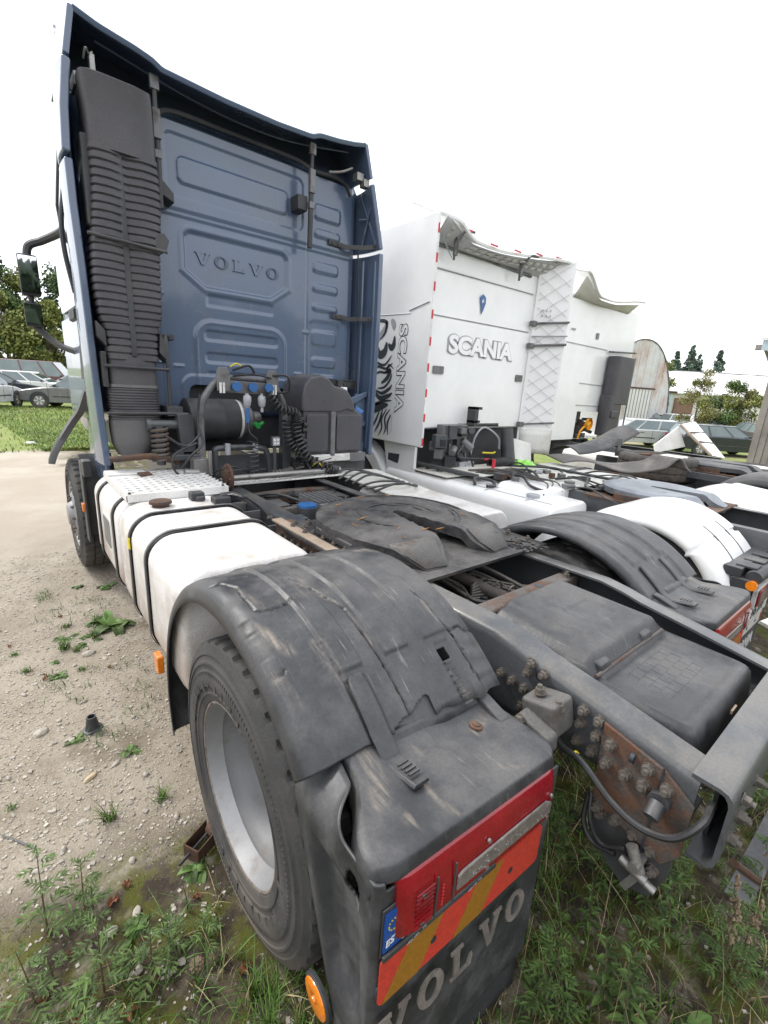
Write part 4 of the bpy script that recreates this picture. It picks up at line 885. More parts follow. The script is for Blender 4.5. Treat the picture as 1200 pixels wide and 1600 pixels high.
    if sgn < 0:
        pl = M(); pl.bx(.004, .052, -.0235, -.0205, -.198, -.10); PLT = fin(pl).ob('number_plate', 'bluepl', V)
        pw = M(); pw.bx(.052, .34, -.0235, -.0205, -.198, -.10); fin(pw).ob('plate_field', 'whitepl', PLT)
        text('plate_country', 'EST', .024, 'whitetape', PLT, xm_ @ back_facing(.026, -.0242, -.175), .0004, .0004)
        for k in range(12): 
            sm = M().cyl((.028+.014*math.cos(R(30*k)), -.0235, -.135+.014*math.sin(R(30*k))), (.028+.014*math.cos(R(30*k)), -.0242, -.135+.014*math.sin(R(30*k))), .0022, n=6); fin(sm).ob('plate_star', 'yellow', PLT)
        ht = M(); ht.bx(.0, .35, -.030, -.0235, -.214, -.199); HB = fin(ht).ob('plate_frame', 'plas', V, bev=.002)
        text('frame_lettering', 'VOLVO   TRUCKS', .011, 'inkg', HB, xm_ @ back_facing(.10, -.0305, -.2065), .0003)
        text('frame_lettering', 'VOLVO TRUCKS', .010, 'inkg', HB, xm_ @ back_facing(.28, -.0305, -.2065), .0003)
    # retro-reflective board with diagonal stripes
    bo = M(); bo.prism(rr(.0, .565, -.345, -.215, .014), 'Y', -.024, -.020); B_ = fin(bo).ob('marker_board', 'refl_r', V)
    stp = M()
    for s in (.055, .265, ): stp.prism([(s-.045, -.344), (s+.055, -.344), (s+.125, -.216), (s+.025, -.216)], 'Y', -.0252, -.0242)
    stp.prism([(.475, -.344), (.50, -.344), (.564, -.23), (.564, -.216), (.545, -.216)], 'Y', -.0252, -.0242) if False else None
    fin(stp).ob('board_stripe', 'refl_o', B_)
    hb = M()
    for s in (.15, .43): hb.cyl((s, -.0252, -.285), (s, -.0258, -.285), .009, n=14)
    fin(hb).ob('board_hole', 'ink', B_)
    # mud flap with name
    fl = M().grid(lambda u, v: (.0+.60*u, -.014+.02*math.sin(v*2.2)+.006*math.sin(u*5)*v, -.30-.60*v), 20, 20); FL = fin(fl).ob('mud_flap', 'plas', V, solid=.008)
    if sgn < 0:
        slab_text('VOLVO', .082, .088, .024, .004, xm_ @ Matrix.Translation((.255, -.036, -.425)) @ Matrix.Rotation(R(-4), 4, 'X'), 'flap_lettering', 'letter', FL)
    # amber disc on the outer side
    dsc = M(); dsc.lathe([(-.002, .052), (.006, .052), (.010, .046)], (0, 0, 0), 'X', 36); dsc.xf(Matrix.Translation((-.02, .155, -.555)) @ Matrix.Scale(-1, 4, (1, 0, 0))); fin(dsc).ob('reflector_base', 'plas', V)
    dsc = M(); dsc.lathe([(.004, .047), (.010, .044), (.013, .035), (.0135, .012), (.011, .009), (.016, .007), (.016, 0)], (0, 0, 0), 'X', 36); dsc.xf(Matrix.Translation((-.022, .155, -.555)) @ Matrix.Scale(-1, 4, (1, 0, 0))); fin(dsc).ob('side_reflector', 'orange', V)
tail(-1, 6.0)
tail(1, 0)
# ---- air-line stand behind the cab
s = M(); s.tube(spline([(-.53, 2.32, 1.02), (-.53, 2.32, 1.45), (-.52, 2.32, 1.62), (-.44, 2.31, 1.76), (-.37, 2.30, 1.83)]), .026, 10)
s.tube(spline([(.16, 2.32, 1.45), (.15, 2.32, 1.62), (.09, 2.31, 1.74), (.02, 2.3, 1.82)]), .024, 10)
S = s.ob('air_line_stand', 'steelgrey', V)
q = M(); q.prism([(-.40, 1.72), (.02, 1.71), (.02, 1.80), (-.40, 1.81)], 'Y', 2.27, 2.285)
for x in (-.42, -.03): q.prism([(x, 1.73), (x+.10, 1.73), (x+.10, 1.86), (x+.08, 1.90), (x+.02, 1.90), (x, 1.87)], 'Y', 2.255, 2.27)
q.cyl((-.36, 2.30, 1.83), (.02, 2.30, 1.82), .02, n=12); q.ob('socket_plate', 'steelgrey', S, bev=.004)
for x in (-.26, -.13, .0):
    m = M().cyl((x-.02, 2.265, 1.765), (x-.02, 2.235, 1.765), .03, n=20); m.cyl((x-.02, 2.24, 1.765), (x-.02, 2.225, 1.765), .036, n=20); m.ob('socket_cap', 'bluecap', S, bev=.003)
for x in (-.385, .03): 
    m = M()
    for dx in (-.012, .012): m.cyl((x+dx, 2.25, 1.715), (x+dx, 2.25, 1.79), .009, n=10)
    m.ob('coupling', 'alu', S)
for x in (-.20, -.08): 
    m = M(); m.lathe([(0, .018), (.01, .026), (.05, .032), (.075, .03), (.09, .016)], (x, 2.24, 1.62), 'Z', 16); m.cyl((x, 2.24, 1.58), (x, 2.24, 1.72), .012, n=10); m.ob('plug', 'inkg', S)
M().cyl((-.20, 2.24, 1.50), (-.20, 2.24, 1.61), .013, n=10).ob('plug_sleeve', 'bluecap', S)
M().tube(spline([(-.20, 2.24, 1.5), (-.19, 2.22, 1.42), (-.14, 2.2, 1.37), (-.15, 2.22, 1.33)]), .006, 6).ob('cable', 'hose', S)
coil([(-.17, 2.22, 1.36), (-.17, 2.22, 1.2), (-.17, 2.22, 1.05)], .045, 8, .0055).ob('thin_coil', 'hose', S)
coil([(-.05, 2.22, 1.74), (.05, 2.2, 1.62), (.19, 2.2, 1.58), (.22, 2.2, 1.50)], .032, 14, .009).ob('air_coil', 'hose', S)
coil([(.20, 2.22, 1.52), (.22, 2.2, 1.36), (.30, 2.18, 1.2), (.50, 2.16, 1.10), (.58, 2.16, 1.085)], .04, 20, .009).ob('air_coil', 'hose', S)
coil([(.14, 2.25, 1.52), (.16, 2.23, 1.35), (.26, 2.2, 1.22), (.42, 2.2, 1.09)], .036, 16, .007).ob('air_coil', 'hose', S)
coil([(-.03, 2.2, 1.08), (.08, 2.2, 1.085), (.16, 2.2, 1.10)], .032, 8, .009).ob('air_coil', 'hoseg', S)
for a in ([(-.30, 2.26, 1.88), (-.2, 2.2, 1.92), (-.13, 2.24, 1.86)], [(.02, 2.26, 1.86), (.12, 2.2, 1.86), (.14, 2.22, 1.75), (.05, 2.25, 1.73)], [(-.30, 2.26, 1.84), (-.15, 2.22, 1.86), (0, 2.24, 1.84)], [(-.54, 2.28, 1.7), (-.57, 2.26, 1.5), (-.56, 2.2, 1.36), (-.66, 2.15, 1.28), (-.72, 2.2, 1.18)],
          [(-.56, 2.24, 1.42), (-.68, 2.2, 1.34), (-.82, 2.2, 1.42)], [(-.60, 2.2, 1.36), (-.76, 2.2, 1.28), (-.76, 2.2, 1.16), (-.64, 2.2, 1.1)], [(-.5, 2.25, 1.12), (-.35, 2.2, 1.17), (-.2, 2.24, 1.1)], [(-.45, 2.25, 1.08), (-.3, 2.2, 1.14), (-.05, 2.24, 1.12)]):
    M().tube(spline(a), .0085, 6).ob('air_line', 'hose', S)
M().tube(spline([(-.32, 2.25, 1.905), (-.28, 2.24, 1.93), (-.24, 2.24, 1.915)]), .006, 6).ob('cable_sleeve', 'yellow', S)
K = M(); K.lathe([(-.56, 0), (-.56, .15), (-.55, .165), (-.3, .165), (-.295, .169), (-.28, .169), (-.275, .165), (-.16, .165), (-.15, .16), (-.15, 0)], (0, 2.62, 1.49), 'X', 40); K = K.ob('air_filter', 'plas', V)
q = M(); q.lathe([(-.15, .13), (-.13, .155), (-.11, .155), (-.10, .13), (-.04, .125), (-.02, .10), (0, .07), (.06, .065)], (0, 2.62, 1.49), 'X', 32); q.ob('filter_end', 'steelgrey', K)
M().lathe([(-.152, .158), (-.14, .162), (-.128, .158)], (0, 2.62, 1.49), 'X', 40).ob('clamp_band', 'alu', K)
q = M(); q.cyl((-.02, 2.50, 1.46), (-.02, 2.44, 1.45), .022, n=12); q.cyl((.0, 2.46, 1.46), (.03, 2.45, 1.48), .015, n=10); q.ob('green_plug', 'green', K)
q = M(); q.tube(spline([(-.42, 2.36, 1.08), (-.42, 2.36, 1.24), (-.38, 2.36, 1.29), (-.05, 2.36, 1.28), (.02, 2.36, 1.22), (.04, 2.36, 1.08)]), .024, 10); q.ob('pipe_loop', 'frame', V)
q = M()
for x in (-.33, -.10): q.cyl((x, 2.33, 1.33), (x, 2.33, 1.24), .022, n=12)
q.ob('pipe_clamp', 'inkg', V, bev=.004)
M().bx(-.42, .16, 2.44, 2.46, 1.05, 1.22).ob('cab_cross_beam', 'frame', V, bev=.006)
M().bx(.16, .24, 2.36, 2.44, 1.05, 1.58).ob('cab_pillar', 'frame', V, bev=.008)
q = M(); q.bx(-.70, -.55, 2.36, 2.46, 1.05, 1.28); q.prism([(-.66, 1.25), (-.56, 1.25), (-.56, 1.52), (-.60, 1.56), (-.68, 1.55)], 'Y', 2.36, 2.46); q.bx(-.74, -.54, 2.30, 2.48, 1.22, 1.26); q.ob('cab_suspension_bracket', 'frame', V, bev=.008)
q = M(); q.cyl((-.86, 2.42, 1.47), (-.66, 2.42, 1.47), .035, n=14); q.cyl((-.88, 2.42, 1.47), (-.85, 2.42, 1.47), .045, n=14); q.ob('cab_pivot', 'frame', V)
q = M(); q.cyl((-.80, 2.40, 1.18), (-.80, 2.40, 1.46), .03, n=14); SP = q.ob('cab_damper', 'frame', V)
coil([(-.80, 2.40, 1.20), (-.80, 2.40, 1.45)], .052, 7, .012, 14).ob('cab_spring', 'rustgrey', SP)
q = M(); q.cyl((-.60, 2.2, 1.14), (-.70, 2.2, 1.15), .03, n=12); q.cyl((-.60, 2.2, 1.09), (-.70, 2.2, 1.10), .022, n=12); q.bx(-.63, -.52, 2.2, 2.3, 1.04, 1.24); q.cyl((-.52, 2.18, 1.12), (-.52, 2.18, 1.3), .014, n=10); q.ob('valve_block', 'steel', V, bev=.005)
M().tube(spline([(-1.13, 2.40, 1.235), (-1.0, 2.38, 1.245), (-.88, 2.37, 1.25), (-.72, 2.37, 1.215), (-.68, 2.38, 1.2)]), [.022]*20+[.026]*21, 10).ob('rusty_pipe', 'rust', V)
LM = M().bx(.01, .09, 2.26, 2.30, 1.30, 1.385).ob('work_lamp', 'plas', V, bev=.01); M().bx(.02, .08, 2.256, 2.262, 1.31, 1.375).ob('lamp_glass', 'inkg', LM)
for dx in (-.014, .014):
    for dz in (-.014, .014): M().cyl((.05+dx, 2.256, 1.342+dz), (.05+dx, 2.252, 1.342+dz), .008, n=10).ob('lamp_led', 'whitetape', LM)
M().cyl((.05, 2.29, 1.05), (.05, 2.29, 1.3), .014).ob('lamp_post', 'frame', LM)
# grey plastic box on the far side
def gb(z, x0, x1, y0=2.28): return [(x0, y0, z), (x1, y0, z), (x1, 2.62, z), (x0, 2.62, z)]
q = M().prism([(.30, 1.22), (.92, 1.22), (.93, 1.55), (.86, 1.60), (.80, 1.63), (.70, 1.62), (.65, 1.60), (.30, 1.60)], 'Y', 2.26, 2.62); GB = q.ob('battery_box', 'duct', V, bev=.015, seg=3)
M().prism([(.285, 1.58), (.285, 1.70), (.30, 1.80), (.36, 1.87), (.46, 1.895), (.54, 1.87), (.60, 1.81), (.66, 1.80), (.74, 1.78), (.80, 1.70), (.84, 1.60), (.80, 1.585), (.74, 1.605), (.66, 1.58)], 'Y', 2.25, 2.63).ob('box_lid', 'duct', GB, bev=.03, seg=4)
for x0, x1 in ((.325, .545), (.63, .90)): M().prism(rr(x0, x1, 1.24, 1.565, .03), 'Y', 2.245, 2.262).ob('box_door', 'duct', GB, bev=.008)
q = M(); q.bx(.565, .61, 2.235, 2.262, 1.2, 1.59); q.bx(.575, .60, 2.225, 2.24, 1.215, 1.235); q.ob('box_strap', 'steelgrey', GB, bev=.003)
q = M(); q.bx(.36, .95, 2.24, 2.6, 1.15, 1.215); q.bx(.36, .80, 2.236, 2.242, 1.155, 1.205); q.ob('box_tray', 'alu', GB, bev=.004)
M().bx(.78, .95, 2.232, 2.242, 1.14, 1.22).ob('tray_plate', 'steelgrey', GB, bev=.003)
M().cyl((.93, 2.4, 1.6), (.98, 2.36, 1.56), .04, n=16).ob('filler_cap', 'bluecap', GB, bev=.004); M().bx(.86, .91, 2.5, 2.56, 1.62, 1.80).ob('reservoir', 'whitetape', GB, bev=.01)
q = M(); 
for k in range(8): a = random.Random(k); q.bx(.27+a.uniform(-.03, .03), .31+a.uniform(-.02, .03), 2.22, 2.26, 1.2+.045*k, 1.225+.045*k)
q.ob('connector', 'plas', GB, bev=.004)
for k in range(12):
    a = random.Random(k+70); p = (.2+a.uniform(0, .25), 2.2+a.uniform(-.05, .1), 1.1+a.uniform(0, .08))
    M().tube(spline([p, (p[0]+a.uniform(-.1, .15), p[1]+a.uniform(-.1, .05), p[2]+a.uniform(-.02, .1)), (p[0]+a.uniform(-.1, .2), p[1]+a.uniform(-.1, .1), p[2]+a.uniform(-.04, .03))], 8), a.choice((.006, .009)), 6).ob('cable', a.choice(('hose', 'hoseg')), V)
M().tube(spline([(.33, 2.16, 1.14), (.37, 2.14, 1.17), (.43, 2.15, 1.13)]), .007, 6).ob('cable_sleeve', 'yellow', V)
M().bx(.25, 1.0, 2.3, 2.9, .8, 1.14).ob('bulkhead', 'plas', V)
M().bx(-1.0, .9, 2.45, 2.9, .75, 1.0).ob('bulkhead', 'plas', V)
# half shaft lying across the deck
hs_ = thing('half_shaft', 'bare steel axle half shaft with rusty round flange lying across the blue truck frame', 'axle shaft', (-.45, 2.02, 1.09))
m = M().cyl((0, 0, .03), (1.05, .16, -.005), .022, n=18); m.cyl((.95, .145, 0), (1.08, .165, -.006), .026, n=18); m.ob('shaft', 'steel', hs_)
m = M(); m.lathe([(-.025, 0), (-.025, .05), (-.012, .055), (-.012, .098), (.008, .098), (.008, .05), (.03, .035)], (0, 0, .04), 'X', 32); fl_ = m.ob('flange', 'rust', hs_, bev=.003); bolts(hs_, [(-.012, .08*math.cos(R(45*k)), .04+.08*math.sin(R(45*k))) for k in range(8)], (-1, 0, 0), BOLTS)
# ================================================================== white cab with gryphon-style print, next to the blue truck
S = thing('semi_truck', 'white tractor unit with SCANIA lettering, black print on its cab side and red-white edge tape', 'truck', (0, 0, 0))
CX = 2.92
M().loft([[(x, y, z) for x, z in rr(x0, x1, z0, z1, r, 5)] for y, x0, x1, z0, z1, r in ((2.42, 1.80, 3.62, 1.42, 3.22, .05), (2.44, 1.77, 4.0, 1.40, 3.26, .08), (4.3, 1.77, 4.05, 1.3, 3.3, .12), (4.6, 1.8, 4.0, 1.2, 3.0, .2))], cap=False).ob('cab', 'scan', S, ang=50)
def sw(u, v):
    x = 1.80+1.9*u; z = 1.42+1.80*v
    h = .006*ss(0, .01, z-2.995)+.006*ss(.0, .01, 2.56-z) - .012*ss(.0, .25, x-3.4)*0
    h += .004*ss(0, .01, -(abs(z-2.56)-.012))
    return (x, 2.418-h, z)
notch2 = lambda u, v: rsd(1.80+1.9*u, 1.42+1.8*v, 2.42, 3.18, .8, 1.47, .03) < 0
M().grid(sw, 80, 90, notch2).ob('back_panel', 'scan', S)
for z in (2.998, 2.565): M().tube([(1.82, 2.409, z), (3.55, 2.409, z+.012)], .006, 5).ob('panel_seam', 'inkg', S)
M().bx(1.9, 3.9, 2.55, 4.2, .9, 1.42).ob('engine_bay', 'plas', S)
# embossed name
for off, mt, y in ((.022, 'inkg', 2.408), (.010, 'scan', 2.400)):
    text('embossed_lettering', 'SCANIA', .245, mt, S, back_facing(2.69, y, 2.30), .004, off, 1.28)
for x0, x1, z0, z1 in ((1.93, 2.09, 1.99, 2.07), (3.40, 3.54, 1.98, 2.06)): M().prism(rr(x0, x1, z0, z1, .012), 'Y', 2.398, 2.41).ob('vent', 'steelgrey', S)
M().prism([(2.57, 2.83), (2.62, 2.87), (2.67, 2.84), (2.675, 2.78), (2.64, 2.70), (2.615, 2.66), (2.60, 2.74)], 'Y', 2.405, 2.41).ob('sticker', 'bluecap', S)
M().prism([(2.60, 2.80), (2.635, 2.825), (2.64, 2.79), (2.61, 2.775)], 'Y', 2.402, 2.4045).ob('sticker_print', 'whitepl', S)
# near side skin with printed marks
M().loft([[(x, y, z) for x, y in ((1.735, 2.29), (1.765, 2.29), (1.79, 2.42), (1.79, 4.5), (1.765, 4.5), (1.735, 3.5))] for z in (1.22, 1.5, 2.4, 3.0, 3.44)]).ob('side_fairing', 'scan', S, bev=.01)
side_m = Matrix(((0, 0, -1, 1.7335), (0, -1, 0, 2.70), (-1, 0, 0, 2.02), (0, 0, 0, 1)))     # text runs down, tops towards the rear
text('side_lettering', 'SCANIA', .185, 'ink', S, side_m, .0005, .010, 1.38)
side_m = side_m.copy(); side_m[0][3] = 1.7315
text('side_lettering', 'SCANIA', .185, 'scan', S, side_m, .0005, .003, 1.38)
def stroke(pts, w, name='print_stroke', mt='ink'):
    P = spline([(y, z) + (0,) for y, z in pts], 7); n = len(P); L_, R_ = [], []
    for i in range(n):
        t = (P[min(i+1, n-1)]-P[max(i-1, 0)]).normalized(); a = Vector((-t.y, t.x, 0)); k = w*math.sin(math.pi*(.08+.88*i/(n-1)))**.7
        L_.append(P[i]+a*k); R_.append(P[i]-a*k)
    m = M(); vs = [(1.7325, p.x, p.y) for p in L_]+[(1.7325, p.x, p.y) for p in R_]
    m.add(vs, [(i, i+1, n+i+1, n+i) for i in range(n-1)]); return m.ob(name, mt, S, ang=0)
for pts, w, mt in (([(3.35, 2.52), (3.1, 2.53), (2.98, 2.50), (3.0, 2.40), (3.08, 2.33)], .02, 'ink'), ([(2.96, 2.52), (3.03, 2.42), (3.10, 2.36), (3.13, 2.28)], .03, 'inkg'), ([(3.13, 2.26), (3.08, 2.17), (2.99, 2.2), (2.96, 2.30)], .045, 'ink'), ([(2.90, 2.53), (2.86, 2.48), (2.85, 2.42)], .035, 'inkg'), ([(2.93, 2.28), (2.88, 2.24), (2.84, 2.27), (2.83, 2.36)], .035, 'ink'),
        ([(3.22, 2.22), (3.14, 2.10), (2.98, 2.06), (2.86, 2.16)], .015, 'ink'), ([(3.25, 1.98), (3.1, 2.04), (2.95, 2.02), (2.84, 2.08)], .014, 'ink'), ([(3.22, 1.9), (3.08, 1.98), (2.95, 1.98), (2.9, 2.06), (2.82, 2.02)], .014, 'ink'), ([(3.02, 1.86), (2.92, 1.92), (2.88, 2.0), (2.96, 1.97)], .028, 'ink'),
        ([(3.08, 1.80), (2.96, 1.82), (2.87, 1.9), (2.84, 1.97)], .014, 'ink'), ([(3.12, 1.78), (3.0, 1.75), (2.88, 1.80), (2.83, 1.85)], .02, 'ink'), ([(3.22, 1.84), (3.05, 1.70), (2.9, 1.72), (2.82, 1.76)], .028, 'ink'), ([(3.4, 1.66), (3.15, 1.62), (2.98, 1.66), (2.82, 1.68)], .018, 'ink'),
        ([(3.4, 1.58), (3.15, 1.57), (3.02, 1.60), (2.88, 1.63)], .05, 'ink'), ([(3.1, 1.56), (3.2, 1.44), (3.3, 1.34)], .02, 'ink'), ([(3.02, 1.56), (3.1, 1.42), (3.22, 1.28)], .016, 'ink'), ([(2.97, 1.57), (3.02, 1.42), (3.1, 1.30)], .018, 'ink'), ([(2.9, 1.58), (2.98, 1.46), (2.97, 1.36), (3.03, 1.26)], .014, 'ink'), ([(2.84, 1.58), (2.92, 1.48), (2.90, 1.36), (2.93, 1.29)], .014, 'ink'), ([(2.82, 1.52), (2.87, 1.42), (2.85, 1.29)], .014, 'ink'), ([(3.3, 1.5), (3.36, 1.4), (3.45, 1.3)], .02, 'ink')):
    stroke(pts, w, mt=mt)
M().loft([[(1.7320+d, y, z) for y, z in rr(2.80, 3.9, 1.30, 1.52, .05)] for d in (0, .002)], cap=False).ob('side_panel_line', 'ink', S)
M().tube([(1.7335, 2.33, 2.66), (1.7335, 2.62, 2.60)], .008, 5).ob('roof_seam', 'inkg', S); M().tube([(1.7335, 2.6, 2.57), (1.7335, 3.6, 2.60)], .004, 5).ob('roof_seam', 'inkg', S)
# red-white marker tape up both trailing edges
for i in range(26):
    z = 1.24+.084*i
    M().bx(1.734, 1.756, 2.2855, 2.2895, z, z+.081).ob('marker_tape', 'redtape' if i % 3 == 0 else 'whitetape', S, ang=0)
for i in range(22):
    z = 1.16+.1*i; M().bx(3.945, 3.962, 2.136, 2.14, z, z+.097).ob('marker_tape', 'redtape' if i % 4 == 0 else 'whitetape', S, ang=0)
# roof spoiler: dished trailing edge, slatted underside
def ez(x): t = (x-1.745)/2.2; return 3.26+.17*(1-ss(0, .22, t))+.13*ss(.3, 1.0, t)
def sp2(u, v): x = 1.745+2.2*u; return (x, 2.16+.06*math.sin(math.pi*u)+.14*(1-ss(0, .1, u))+.4*v, ez(x)+.05*v+.12*ss(0, 1, v))
M().grid(sp2, 50, 8).ob('roof_spoiler', 'scan', S, solid=.03, bev=.006)
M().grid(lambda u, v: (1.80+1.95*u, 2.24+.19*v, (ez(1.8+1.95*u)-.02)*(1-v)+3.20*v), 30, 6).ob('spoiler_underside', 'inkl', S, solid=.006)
for k in range(2):
    for i in range(13): M().grid(lambda u, v: (1.9+.14*i+.09*u, 2.255+.06*k+.035*v, (ez(1.9+.14*i)-.035)*(1-(.1+.3*k+.18*v))+3.195*(.1+.3*k+.18*v)), 1, 1).ob('underside_panel', 'scand', S, solid=.004)
M().tube([(1.82, 2.40, 3.20), (2.6, 2.40, 3.205), (3.45, 2.40, 3.19)], .014, 6).ob('roof_gutter', 'steelgrey', S)
for x in (2.02, 3.12): 
    q = M(); q.loft([[(x+a, y, z) for a in (-.02, .02) for y in ((2.30, 2.33) if a < 0 else (2.33, 2.30))] for y, z in ((0, 3.12), (0, 3.3))]); q.tube(spline([(x, 2.33, 3.08), (x-.01, 2.30, 3.22), (x+.02, 2.22, 3.32), (x+.13, 2.2, 3.33)]), .014, 6); q.ob('spoiler_bracket', 'steelgrey', S)
M().tube([(1.83, 2.33, 3.26), (2.0, 2.34, 3.10)], .006, 5).ob('spoiler_stay', 'inkg', S)
for i in range(5): M().bx(2.0+.4*i, 2.12+.4*i, 2.19, 2.2, ez(2.06+.4*i)+.015, ez(2.06+.4*i)+.03).ob('marker_tape', 'redtape', S)
# far fairing, seen from inside, with cross-braced skin
def ff(u, v):
    z = 1.12+2.28*v; return (3.58+.36*u+.02*math.sin(math.pi*u)+.02*v, 2.40-.27*u, z)
M().grid(ff, 10, 20).ob('side_fairing', 'scan', S, solid=.025, bev=.005)
M().grid(lambda u, v: (3.60+.35*u, 2.375-.255*u, 1.07+.32*v), 4, 4).ob('fairing_foot', 'scand', S, solid=.03)
for k in range(11):
    z = 1.42+.17*k
    for s in (0, 1):
        a, b = (.08, .92) if s == 0 else (.92, .08)
        M().tube([(3.58+.36*a, 2.384-.27*a, z), (3.58+.36*b, 2.384-.27*b, z+.26)], .003, 4).ob('fairing_rib', 'inkl', S)
for z, r_ in ((2.68, .014), (2.42, .016), (1.45, .012)):
    q = M(); q.tube([(3.57, 2.37, z), (3.94, 2.10, z+.04)], r_, 6); q.bx(3.54, 3.62, 2.34, 2.40, z-.03, z+.03); q.ob('fairing_bracket', 'steelgrey', S, bev=.004)
M().tube([(3.57, 2.37, 2.53), (3.94, 2.10, 2.56)], .008, 6).ob('fairing_bracket', 'inkg', S)
for dx in (0, .04, .08):
    for dz in (0, .06): M().cyl((3.66+dx, 2.32-.75*dx, 2.78+dz), (3.665+dx, 2.315-.75*dx, 2.78+dz), .014, n=8).ob('grommet', 'inkg', S)
# front wheel, arch and lower side panels
WS = thing('wheel', None, None); WS.parent = S
tyre((1.78, 3.55, .5), 1.78, parent=WS, n=96); M().lathe([(.02, .295), (.01, .30), (.04, .27), (.07, .2), (.03, .12), (.0, .1), (.0, 0)], (1.76, 3.55, .5), 'X', 40).ob('rim', 'rust', WS)
ar = M()
for r0, r1, xa, xb in ((.56, .72, 1.74, 2.1),):
    ar.loft([[(x, 3.55+r*math.cos(R(th)), .5+r*math.sin(R(th))) for x, r in ((xa, r0), (xa, r1-.02), (xa+.02, r1), (xb, r1), (xb, r0))] for th in range(0, 181, 6)])
ar.ob('wheel_arch', 'scan', S, bev=.008)
M().prism([(2.45, .65), (2.93, .60), (2.93, .95), (3.0, 1.22), (2.45, 1.2)], 'X', 1.80, 1.84).ob('lower_side_panel', 'scan', S, bev=.008); M().prism([(2.72, .98), (2.9, 1.0), (2.9, 1.08), (2.7, 1.09)], 'X', 1.797, 1.80).ob('panel_opening', 'ink', S)
# gearbox and stripped-out machinery under the cab
for k in range(46):
    a = random.Random(k+200); x = a.uniform(1.98, 2.48); y = a.uniform(2.2, 2.42); z = a.uniform(.92, 1.42); q = M()
    if k % 3 == 0: q.obx((x, y, z), (a.uniform(.05, .16), a.uniform(.05, .1), a.uniform(.05, .14)), a.uniform(-.5, .5))
    elif k % 3 == 1: q.cyl((x, y, z), (x+a.uniform(-.12, .12), y-a.uniform(0, .1), z+a.uniform(-.14, .14)), a.uniform(.015, .05), n=12)
    else: q.tube(spline([(x, y, z), (x+a.uniform(-.2, .2), y-.05, z+a.uniform(-.2, .1)), (x+a.uniform(-.1, .3), y-.08, max(.9, z-.2))]), a.uniform(.008, .016), 6)
    q.ob(('bracket', 'valve', 'hose')[k % 3], a.choice(('plas', 'steelgrey', 'frame', 'hose')), S, bev=.004)
q = M(); q.bx(2.50, 2.56, 2.24, 2.36, 1.44, 1.66); q.bx(2.50, 2.62, 2.24, 2.36, 1.63, 1.66); q.bx(2.50, 2.60, 2.24, 2.36, 1.48, 1.51); q.ob('stand_bracket', 'plas', S, bev=.004)
M().bx(2.02, 2.42, 2.26, 2.36, 1.30, 1.46).ob('valve_plate', 'steelgrey', S, bev=.006)
M().tube(spline([(2.56, 2.3, 1.1), (2.62, 2.3, 1.32), (2.8, 2.32, 1.42), (3.05, 2.3, 1.3), (3.1, 2.3, 1.15)]), .012, 6).ob('hose', 'inkg', S)
M().tube(spline([(2.78, 2.3, 1.12), (2.95, 2.28, 1.11), (3.0, 2.28, 1.12)]), .012, 6).ob('cable', 'yellow', S); M().tube([(2.8, 2.28, 1.04), (2.96, 2.27, 1.03)], .014, 6).ob('cable', 'redtape', S)
q = M(); q.cyl((3.18, 2.2, 1.0), (3.22, 2.3, 1.40), .09, .07, n=16); q.ob('damper', 'plas', S)
M().loft([[(3.26, 2.3, 1.30), (3.62, 2.2, 1.22)], [(3.26, 2.26, 1.05), (3.58, 2.12, .92)], [(3.36, 2.1, .95), (3.6, 2.02, .88)]], closed=False, cap=False).ob('mud_shield', 'scand', S, solid=.012)
M().bx(2.3, 2.55, 2.22, 2.3, .86, 1.04).ob('junction_box', 'inkg', S, bev=.01)
# chassis
def chassis(cx, par, y0=-.85, y1=3.0, zt=.97, mt='frame'):
    for sx in (-1, 1):
        o = M().loft([[(cx+sx*(.42-d), y, z) for d, z in ((.08, zt), (.004, zt), (0, zt-.01), (0, zt-.27), (.08, zt-.28), (.08, zt-.272), (.008, zt-.262), (.008, zt-.012), (.08, zt-.008))] for y in (y0, y1)]).ob('frame_rail', mt, par)
        if sx < 0: bolts(o, [(cx-.42, -.3+.22*k, zt-.08-.06*(k % 2)) for k in range(10)], (-1, 0, 0), BOLTS)
    for y in (y0+.03, .1, 1.2): M().bx(cx-.41, cx+.41, y, y+.08, zt-.2, zt-.03).ob('cross_member', 'rustgrey', par, bev=.01)
def fifth(cx, cy, z, par, mt, s=.95):
    o = fwp.copy(); COL.objects.link(o); o.parent = par; o.location = (cx, cy-.6*s, z-1.152*s); o.scale = (s, s, s); o.name = 'fifth_wheel'
    o.data = fwp.data.copy(); 
    for v in o.data.vertices: v.co.z = fw_h(v.co.x, v.co.y)+(-.055 if v.co.z < fw_h(v.co.x, v.co.y)-.03 else 0)
    o.data.materials.clear(); o.data.materials.append(MT[mt])
    q = M(); q.bx(cx-.5, cx+.5, cy-.5, cy+.45, z-.115, z-.10); q.bx(cx-.46, cx-.3, cy-.15, cy+.2, z-.1, z-.05); q.bx(cx+.3, cx+.46, cy-.15, cy+.2, z-.1, z-.05); q.cyl((cx-.47, cy, z-.07), (cx+.47, cy, z-.07), .03)
    for k in range(14): a = random.Random(k); q.obx((cx+a.uniform(-.5, .45), cy+a.uniform(-.5, -.1), z-.08), (.05, .06, .05), a.random()*3)
    q.ob('sub_plate', 'rust', par)
chassis(CX, S)
MT['plate_worn'] = mat('worn_coupling_steel', (.20, .215, .24), .42, .5, var=.25, dirt=(.06, .06, .065), da=.3, ds=7, bump=.05, bs=50)
fifth(CX+.02, .35, 1.075, S, 'plate_worn')
